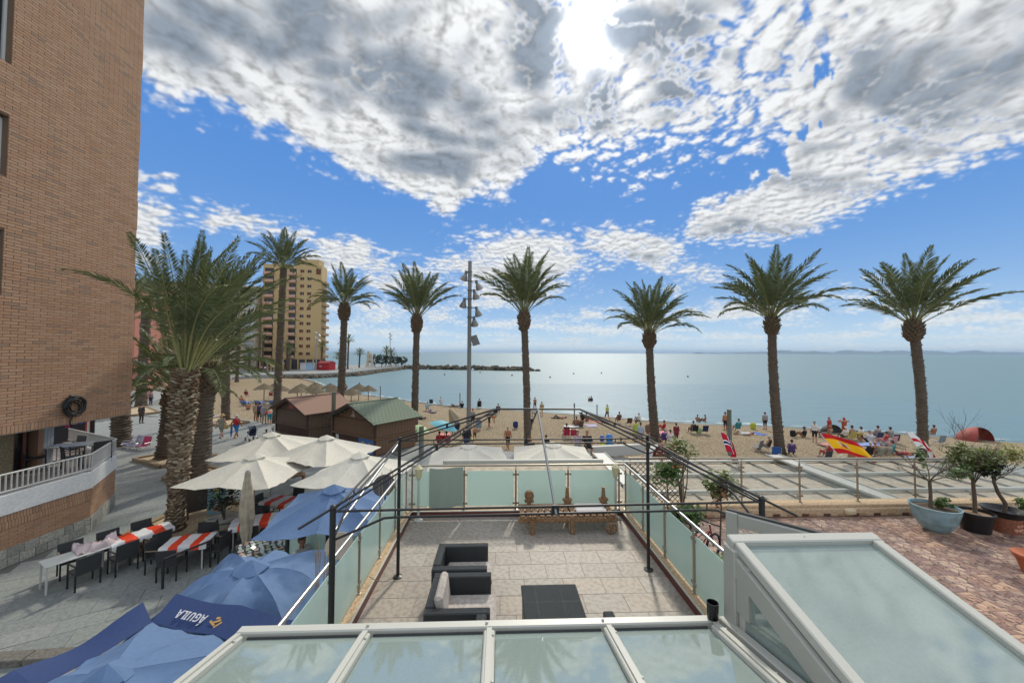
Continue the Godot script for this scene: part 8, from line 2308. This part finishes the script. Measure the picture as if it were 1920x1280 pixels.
	for q in [[Vector3(-20.22, 1.69, -28.42), "straw hat on the walking woman in the pale dress", lin(0.5, 0.36, 0.18)], [Vector3(21.3, 0.05, -22.5), "straw hat on the person right of the big flag", lin(0.58, 0.5, 0.36)], [Vector3(17.28, 0.72, -31.2), "dark sun hat on the woman in the maroon swimsuit", lin(0.07, 0.04, 0.03)]]:
		s = Shape.new(); s.lathe([Vector2(0.17, -0.01), Vector2(0.175, 0.0), Vector2(0.1, 0.02), Vector2(0.095, 0.1), Vector2(0.04, 0.13), Vector2(0, 0.132)], 14)
		tag(obj("sun_hat", s, mat("hat_%s" % q[2].to_html(), q[2], 0.9)), q[1], "hat").position = q[0]
	# pushchairs
	for q in [["dark blue pushchair standing by the kiosk bench", Vector3(-17.6, 0, -27.6), 0.9], ["dark pushchair on the sand left of the mast", Vector3(-3.6, -0.8, -33.4), 0.4]]:
		o = thing("pushchair", q[0], "pushchair", q[1], q[2], "pushchairs")
		s = Shape.new()
		s.grid(func(u: float, v: float) -> Vector3: return Vector3((u - 0.5) * 0.46, 0.72 + 0.34 * sin(PI * v * 0.62), 0.25 - 0.45 * (1 - cos(PI * v * 0.55))), 6, 8, 0.02)
		obj("hood", s, mat("pram_navy", lin(0.02, 0.03, 0.07), 0.7), o)
		s = Shape.new(); s.bevel(Vector3(0, 0.55, 0), Vector3(0.42, 0.16, 0.62), 0.05, turned(0.3, 0, 0)); s.bevel(Vector3(0, 0.74, 0.24), Vector3(0.42, 0.4, 0.08), 0.03, turned(0.3, 0, 0)); obj("seat", s, mat("pram_navy"), o)
		for x in [-0.25, 0.25]:
			for z in [-0.38, 0.34]:
				s = Shape.new(); s.tube([Vector3(x - 0.025, 0.13, z), Vector3(x + 0.025, 0.13, z)], 0.13, 14); var wl := obj("wheel", s, mat("tyre"), o)
				s = Shape.new(); s.tube([Vector3(x - 0.03, 0.13, z), Vector3(x + 0.03, 0.13, z)], 0.08, 12); obj("hub", s, mat("chair_tube", lin(0.5, 0.5, 0.5), 0.35, 0.6), wl)
			s = Shape.new(); s.tube([Vector3(x, 0.13, -0.38), Vector3(x, 0.6, 0.2), Vector3(x * 0.9, 1.0, 0.5)], 0.015, 6); s.tube([Vector3(x, 0.13, 0.34), Vector3(x, 0.5, -0.1)], 0.015, 6); obj("frame", s, mat("chair_tube"), o)
	# chairs, towels, tents
	for q in [["dark green folding chair near the water left of the mast", -9.6, -55.0, 0.0, lin(0.02, 0.04, 0.035)], ["black hooded beach chair right of the mast near the water", -2.4, -51.2, -0.2, lin(0.012, 0.012, 0.014)], ["pale blue high-backed beach chair in front of the seated navy bather", -1.74, -34.8, 0.1, lin(0.22, 0.35, 0.42)], ["dark chair alone in the middle of the sand", -0.2, -44.4, 0.0, lin(0.02, 0.02, 0.03)], ["crimson beach chair in the middle of the sand", 5.8, -31.5, 0.1, lin(0.42, 0.02, 0.06)], ["second crimson beach chair beside the first", 6.4, -31.3, -0.1, lin(0.42, 0.03, 0.08)], ["dark brown beach chair seen beyond the pergola rafters", 13.4, -37.8, 0.1, lin(0.1, 0.05, 0.03)], ["black beach chair left of the pale green bag", 17.8, -33.3, 0.0, lin(0.015, 0.015, 0.02)], ["navy beach chair right of the pale green bag", 18.7, -33.25, 0.0, lin(0.02, 0.03, 0.09)], ["grey deck chair under the white-haired man", 19.25, -27.1, 0.5, lin(0.2, 0.21, 0.22)], ["yellow-backed beach chair in the seated group", 29.55, -30.35, 0.1, lin(0.5, 0.4, 0.07)], ["left one of two navy beach chairs in the seated group", 31.9, -30.3, -0.1, lin(0.045, 0.055, 0.12)], ["right one of two navy beach chairs in the seated group", 32.3, -29.4, -0.1, lin(0.05, 0.06, 0.12)], ["pink beach chair before the navy ones", 31.1, -28.5, 0.2, lin(0.6, 0.28, 0.33)], ["grey-blue chair standing empty right of the rightmost palm", 35.8, -29.1, 0.0, lin(0.18, 0.24, 0.28)], ["grey chair standing empty left of the rightmost palm", 34.9, -30.0, 0.3, lin(0.25, 0.25, 0.27)], ["teal folding chair on the sand left of the walkers' palm", -33.3, -47.5, 0.3, lin(0.03, 0.2, 0.24)], ["red chair in the middle of the left sand", -35.5, -60.2, 0.3, lin(0.3, 0.03, 0.05)], ["chair of the person right of the big flag, in dark cloth", 21.8, -24.2, 0.1, lin(0.05, 0.05, 0.06)], ["orange wicker-look chair in the seated row right of the big flag", 23.2, -24.0, 0.0, lin(0.35, 0.17, 0.09)], ["blue-backed chair at the foot of the bent palm", 19.3, -25.3, -0.5, lin(0.03, 0.12, 0.4)]]: beach_chair(q[0], on_sand(q[1], q[2]) + Vector3(0, 0.02, 0), q[3], q[4])
	for q in [["white towel in the middle of the sand by the two sitters", 7.5, -36.4, 0.2, 1.9, 1.1, lin(0.6, 0.58, 0.56)], ["lilac towel beside the white one in the middle of the sand", 9.3, -36.9, -0.1, 1.2, 1.4, lin(0.4, 0.36, 0.5)], ["white towel under the woman in black", 3.6, -28.5, 0.1, 1.8, 0.9, lin(0.65, 0.64, 0.62)], ["white towel under the person reclining in red", 5.1, -27.9, 0.5, 2.0, 0.9, lin(0.65, 0.64, 0.62)], ["coral pink towel on the sand beyond the thin post", 10.7, -39.6, 0.1, 1.8, 0.9, lin(0.7, 0.2, 0.2)], ["pink towel under the sunburnt person by the third palm", 14.6, -33.5, 0.3, 1.9, 0.9, lin(0.65, 0.25, 0.28)], ["orange striped towel right of the dark column", 22.5, -33.2, 0.2, 1.9, 0.9, lin(0.55, 0.33, 0.2)], ["blue beach mat right of the dark column", 23.8, -33.4, 0.4, 1.1, 1.2, lin(0.04, 0.14, 0.42)], ["broad blue towel before the navy chairs", 29.9, -29.0, 0.1, 2.6, 1.0, lin(0.22, 0.30, 0.6)], ["red and white towel behind the big flag", 26.5, -28.8, 0.4, 2.2, 1.0, lin(0.55, 0.25, 0.2)], ["pale blue towel left of the rightmost palm", 29.6, -25.3, 0.1, 2.0, 0.9, lin(0.35, 0.42, 0.6)], ["coral towel on the sand by the mast foot", -4.6, -33.0, 0.2, 1.0, 1.0, lin(0.7, 0.25, 0.22)], ["lime towel on the sand right of the mast foot", -2.4, -31.0, 0.2, 0.9, 0.7, lin(0.45, 0.6, 0.1)]]: flat_cloth("beach_towel", q[0], "towel", on_sand(q[1], q[2]), q[3], q[4], q[5], q[6])
	for q in [["pale green beach bag between two dark chairs", 18.2, -33.2, 0.36, lin(0.25, 0.42, 0.15)], ["yellow-green beach bag beyond the orange towel", 25.2, -36.0, 0.42, lin(0.42, 0.45, 0.04)], ["black bag beside the woman in the black top", 25.9, -31.9, 0.38, lin(0.012, 0.012, 0.012)], ["yellow patterned bag in the seated group", 31.0, -30.9, 0.4, lin(0.4, 0.28, 0.07)], ["navy cool box behind the straight palm", 1.75, -35.7, 0.4, lin(0.02, 0.035, 0.15)], ["brown canvas sack by the third palm's trunk", 13.6, -33.2, 0.5, lin(0.2, 0.13, 0.09)]]:
		s = Shape.new(); s.bevel(Vector3(0, q[3] * 0.9, 0), Vector3(q[3] * 1.2, q[3] * 1.5, q[3] * 0.8), q[3] * 0.25); var b := obj("beach_bag", s, mat("bag_%s" % q[4].to_html(), q[4], 0.8))
		tag(b, q[0], "bag", "bags on the sand"); b.position = on_sand(q[1], q[2])
	for q in [["rust red half-dome beach tent near the water at the right", Vector3(42.6, 0, -31.6), 1.45, lin(0.33, 0.06, 0.045), lin(0.3, 0.05, 0.04)], ["red and white beach tent right of the third palm, behind the trellis", Vector3(11.3, 0, -25.6), 1.1, lin(0.6, 0.02, 0.02), lin(0.65, 0.62, 0.6)], ["grey-green round beach shelter in the seated group", Vector3(32.0, 0, -34.6), 1.0, lin(0.15, 0.2, 0.19), lin(0.02, 0.02, 0.022)]]:
		o = thing("beach_tent", q[0], "beach tent", on_sand(q[1].x, q[1].z), 0.3, "beach tents")
		for half in 2:
			s = Shape.new()
			s.grid(func(u: float, v: float) -> Vector3:
				var a: float = PI * (0.62 * u + 0.62 * half - 0.12); var e := v * PI / 2
				return Vector3(cos(a) * cos(e) * q[2], sin(e) * q[2] * 0.85 - 0.05, -sin(a) * cos(e) * q[2] * 0.9), 10, 8, 0.012)
			obj("canopy_panel", s, mat("tent_%s" % q[3 + half].to_html(), q[3 + half], 0.7), o)
	o = thing("inflatable", "yellow and blue inflatable standing on the sand behind the seated men", "inflatable", on_sand(8.0, -27.0))
	for q in [[-0.35, 0.5, 0.22, "carry_yellow", lin(0.6, 0.55, 0.03)], [-0.38, 1.0, 0.2, "carry_blue2", lin(0.05, 0.1, 0.4)], [0.2, 0.45, 0.34, "inflate_blue", lin(0.02, 0.2, 0.55)], [0.15, 1.0, 0.28, "inflate_blue", lin(0.02, 0.2, 0.55)], [0.35, 0.2, 0.3, "inflate_blue", lin(0.02, 0.2, 0.55)]]:
		s = Shape.new(); s.ball(Vector3(q[0], q[1], 0), Vector3(q[2], q[2] * 1.2, q[2] * 0.7), 14, 10); obj("air_chamber", s, mat(q[3], q[4], 0.35), o)
	for q in [["open turquoise beach parasol shading two people, left of the mast", Vector3(-4.1, 0, -28.9), 1.05, lin(0.12, 0.42, 0.5), 0.3], ["lime green beach parasol behind the greenish column", Vector3(-5.7, 0, -27.4), 0.75, lin(0.42, 0.6, 0.3), 0.1]]:
		o = thing("beach_parasol", q[0], "parasol", on_sand(q[1].x, q[1].z), 0, "beach parasols")
		var x := Transform3D(turned(0, 0, -q[4]), Vector3(0, 1.55, 0))
		for k in 8:
			s = Shape.new()
			s.grid(func(u: float, v: float) -> Vector3:
				var a: float = TAU * (k + u) / 8
				return x * Vector3(cos(a) * v * q[2], 0.38 * (1 - v * v) - 0.03 * sin(PI * u) * v, -sin(a) * v * q[2]), 4, 5, 0.006)
			obj("canopy_panel", s, mat("beach_%s" % q[3].to_html(), q[3], 0.7), o)
		s = Shape.new(); s.tube([Vector3(0, -0.2, 0), x * Vector3(0, 0.42, 0)], 0.02, 6); obj("pole", s, mat("chair_tube"), o)
	o = thing("folded_parasol", "tilted half-closed beige beach parasol left of the mast", "parasol", on_sand(-4.4, -36.8))
	s = Shape.new()
	s.grid(func(u: float, v: float) -> Vector3:
		var a := TAU * u
		var r := 0.1 + 0.5 * pow(v, 0.8) * (1 + 0.15 * sin(a * 7))
		return turned(0, 0, 0.5) * Vector3(cos(a) * r, 2.0 - v * 1.2, -sin(a) * r) + Vector3(0.7, -0.1, 0), 28, 8)
	obj("canopy", s, mat("folded_beige", lin(0.36, 0.3, 0.2), 0.9), o)
	s = Shape.new(); s.tube([Vector3(0.7, -0.2, 0), turned(0, 0, 0.5) * Vector3(0, 2.05, 0) + Vector3(0.7, -0.1, 0)], 0.025, 6); obj("pole", s, mat("chair_tube"), o)
	for q in [["thin post in the middle of the sand", 8.0, -38.6, 2.0], ["short post near the water behind the pergola rafters", 12.5, -46.5, 1.2], ["thin post near the water left of the mast", -5.3, -53.3, 1.9], ["post with a small sign beyond the thatched parasols", -17.6, -57.0, 2.3]]:
		s = Shape.new(); s.tube([Vector3(0, -0.3, 0), Vector3(0, q[3], 0)], 0.07, 8); s.bevel(Vector3(0, q[3] + 0.02, 0), Vector3(0.16, 0.06, 0.16), 0.01)
		var b := obj("beach_post", s, col_grey()); tag(b, q[0], "post", "posts on the beach"); b.position = on_sand(q[1], q[2])
	o = thing("dog", "small dark dog standing between the white-shirted man and the seated group", "dog", on_sand(29.0, -32.4) , 1.2)
	var out := []
	for i in 8: out.append(Shape.new())
	nets([[Vector3(0, 0.36, -0.22), Vector3(0, 0.34, 0.2), 0.1, 0.08, 1], [Vector3(0, 0.4, -0.25), Vector3(0, 0.52, -0.38), 0.06, 0.05, 1], [Vector3(0, 0.54, -0.38), Vector3(0, 0.5, -0.52), 0.06, 0.03, 1], [Vector3(0.05, 0.56, -0.36), Vector3(0.06, 0.64, -0.34), 0.025, 0.01, 1], [Vector3(-0.05, 0.56, -0.36), Vector3(-0.06, 0.64, -0.34), 0.025, 0.01, 1],
		[Vector3(0.06, 0.3, -0.22), Vector3(0.06, 0.15, -0.2), 0.035, 0.025, 1], [Vector3(0.06, 0.15, -0.2), Vector3(0.06, 0.02, -0.22), 0.022, 0.024, 1], [Vector3(-0.06, 0.3, -0.22), Vector3(-0.06, 0.15, -0.2), 0.035, 0.025, 1], [Vector3(-0.06, 0.15, -0.2), Vector3(-0.06, 0.02, -0.22), 0.022, 0.024, 1],
		[Vector3(0.05, 0.32, 0.18), Vector3(0.06, 0.22, 0.14), 0.05, 0.035, 1], [Vector3(0.06, 0.22, 0.14), Vector3(0.06, 0.13, 0.24), 0.03, 0.022, 1], [Vector3(0.06, 0.13, 0.24), Vector3(0.06, 0.02, 0.21), 0.02, 0.024, 1], [Vector3(-0.05, 0.32, 0.18), Vector3(-0.06, 0.22, 0.14), 0.05, 0.035, 1], [Vector3(-0.06, 0.22, 0.14), Vector3(-0.06, 0.13, 0.24), 0.03, 0.022, 1], [Vector3(-0.06, 0.13, 0.24), Vector3(-0.06, 0.02, 0.21), 0.02, 0.024, 1],
		[Vector3(0, 0.38, 0.24), Vector3(0, 0.5, 0.4), 0.025, 0.012, 1]], 0.02, 0.03, out)
	obj("body", out[1], cloth_color("black"), o)
	# thatched parasols and blue loungers on the left sand
	var th := [[-33.95, -55.8], [-33.2, -57.3], [-30.0, -53.0], [-26.9, -51.4], [-26.0, -53.6], [-27.7, -58.0], [-24.7, -56.2], [-28.5, -55.5], [-18.8, -48.9], [-18.5, -54.4], [-21.0, -57.5], [-22.5, -52.6], [-24.0, -50.6]]
	var tl := ["leftmost thatched parasol, standing clear on the left sand", "thatched parasol just behind the leftmost one", "thatched parasol hidden partly by the tallest palm's trunk", "thatched parasol in the front of the cluster, right of the tallest palm", "thatched parasol in the cluster with a dark figure's head over it", "rearmost thatched parasol in the left cluster", "right-hand thatched parasol of the cluster left of the palm between the kiosks", "thatched parasol in the middle of the cluster", "thatched parasol nearest the green-roofed kiosk", "thatched parasol at the right end of the cluster, clear of the others", "thatched parasol nearest the water behind the palm between the kiosks", "thatched parasol just left of the palm between the kiosks", "low thatched parasol over the brown kiosk roof"]
	for i in th.size(): thatched(tl[i], on_sand(th[i][0], th[i][1]), rnd(1.15, 1.35))
	var lounger: Node3D
	for i in 9:
		var at := on_sand(-34.2 + i * 0.9, -52.2 + (i % 2) * 1.3)
		if lounger == null:
			lounger = thing("sun_lounger", "", "lounger", at, 0.2, "blue loungers before the thatched parasols")
			s = Shape.new(); s.bevel(Vector3(0, 0.3, -0.3), Vector3(0.6, 0.07, 1.3), 0.02); obj("bed", s, mat("lounger_blue", lin(0.1, 0.2, 0.45), 0.6), lounger)
			s = Shape.new(); s.bevel(Vector3(0, 0.47, 0.6), Vector3(0.6, 0.07, 0.65), 0.02, turned(-0.55, 0, 0)); obj("backrest", s, mat("lounger_blue"), lounger)
			for x in [-0.25, 0.25]:
				for z in [-0.8, 0.3]:
					s = Shape.new(); s.tube([Vector3(x, 0, z), Vector3(x, 0.28, z)], 0.025, 6); obj("leg", s, mat("far_white"), lounger)
			lounger.set_meta("label", "blue sun lounger at the left end of the row before the thatched parasols")
		else:
			copy(lounger, ["", "second blue lounger from the left before the thatched parasols", "third blue lounger from the left before the thatched parasols", "fourth blue lounger from the left before the thatched parasols", "middle blue lounger of the row before the thatched parasols", "fourth blue lounger from the right before the thatched parasols", "third blue lounger from the right before the thatched parasols", "second blue lounger from the right before the thatched parasols", "blue lounger at the right end of the row, beside the tallest palm"][i], at, 0.2 + rnd(-0.1, 0.1))
	# flags at the front of the beige canopy
	var no := Image.create(110, 80, false, Image.FORMAT_RGB8); no.fill(Color(0.73, 0.05, 0.18))
	for q in [[30, 20, Color(0.95, 0.95, 0.95)], [35, 10, Color(0.03, 0.14, 0.42)]]:
		no.fill_rect(Rect2i(q[0], 0, q[1], 80), q[2])
		no.fill_rect(Rect2i(0, q[0], 110, q[1]), q[2])
	no.fill_rect(Rect2i(35, 0, 10, 80), Color(0.03, 0.14, 0.42)); no.fill_rect(Rect2i(0, 35, 110, 10), Color(0.03, 0.14, 0.42))
	flag("red flag with a blue and white cross hanging beside the dark column", ImageTexture.create_from_image(no), Vector3(8.55, 2.4, -13.5), Vector3(8.2, 3.5, -13.5), 1.0, 0.72, 1.15)
	var es := Image.create(120, 80, false, Image.FORMAT_RGB8); es.fill(Color(0.78, 0.04, 0.1)); es.fill_rect(Rect2i(0, 20, 120, 40), Color(0.98, 0.76, 0.02))
	for q in [[28, 30, 5, 22, Color(0.75, 0.75, 0.78)], [49, 30, 5, 22, Color(0.75, 0.75, 0.78)], [35, 33, 13, 9, Color(0.7, 0.1, 0.1)], [35, 42, 13, 11, Color(0.72, 0.55, 0.5)], [35, 33, 6, 10, Color(0.68, 0.08, 0.08)], [42, 43, 6, 9, Color(0.8, 0.6, 0.1)], [36, 26, 11, 6, Color(0.72, 0.25, 0.06)], [27, 27, 7, 3, Color(0.72, 0.3, 0.06)], [48, 27, 7, 3, Color(0.72, 0.3, 0.06)], [39, 41, 5, 4, Color(0.1, 0.2, 0.55)]]: es.fill_rect(Rect2i(q[0], q[1], q[2], q[3]), q[4])
	flag("big red and yellow flag with a crest flying over the railing", ImageTexture.create_from_image(es), Vector3(12.9, 2.4, -13.5), Vector3(12.0, 3.45, -13.5), 1.75, 0.95, 0.3)
	var en := Image.create(100, 60, false, Image.FORMAT_RGB8); en.fill(Color(0.9, 0.9, 0.9)); en.fill_rect(Rect2i(44, 0, 12, 60), Color(0.8, 0.03, 0.1)); en.fill_rect(Rect2i(0, 24, 100, 12), Color(0.8, 0.03, 0.1))
	flag("white flag with a red cross drooping behind the blue pot's little tree", ImageTexture.create_from_image(en), Vector3(16.1, 2.4, -13.5), Vector3(15.35, 3.5, -13.5), 1.2, 0.7, 0.75)
	# low wall the two men sit on
	s = Shape.new(); s.bevel(Vector3(6.3, 0.35, -23.0), Vector3(6.0, 0.62, 0.4), 0.02, turned(0, 0.16, 0))
	tag(obj("low_wall", s, mat("planter_white")), "low white wall at the edge of the sand under the two seated men", "wall")
	# swimmers' buoys and a boat speck
	for i in 8:
		s = Shape.new(); s.ball(Vector3.ZERO, Vector3(0.28, 0.32, 0.28), 10, 7); s.tube([Vector3.ZERO, Vector3(0, 0.5, 0)], 0.05, 6)
		var b := obj("buoy", s, mat("buoy", lin(0.12, 0.06, 0.05), 0.6)); b.position = Vector3(lerpf(-18, 62, i / 7.0), SEA + 0.1, -128 - sin(i * 1.7) * 14)
		tag(b, ["leftmost buoy off the tip of the breakwater", "second buoy from the left beyond the bathers", "third buoy from the left beyond the bathers", "fourth buoy from the left beyond the bathers", "fourth buoy from the right beyond the bathers", "third buoy from the right beyond the bathers", "second buoy from the right beyond the bathers", "rightmost buoy of the bathing line"][i], "buoy", "buoys of the bathing line")


func col_grey() -> Material:
	return mat("column_grey")


func _ready() -> void:
	rng.seed = 7
	set_stage()
	make_setting()
	make_brick_house()
	make_far_buildings()
	make_palms()
	make_terrace()
	make_street()
	make_beach()
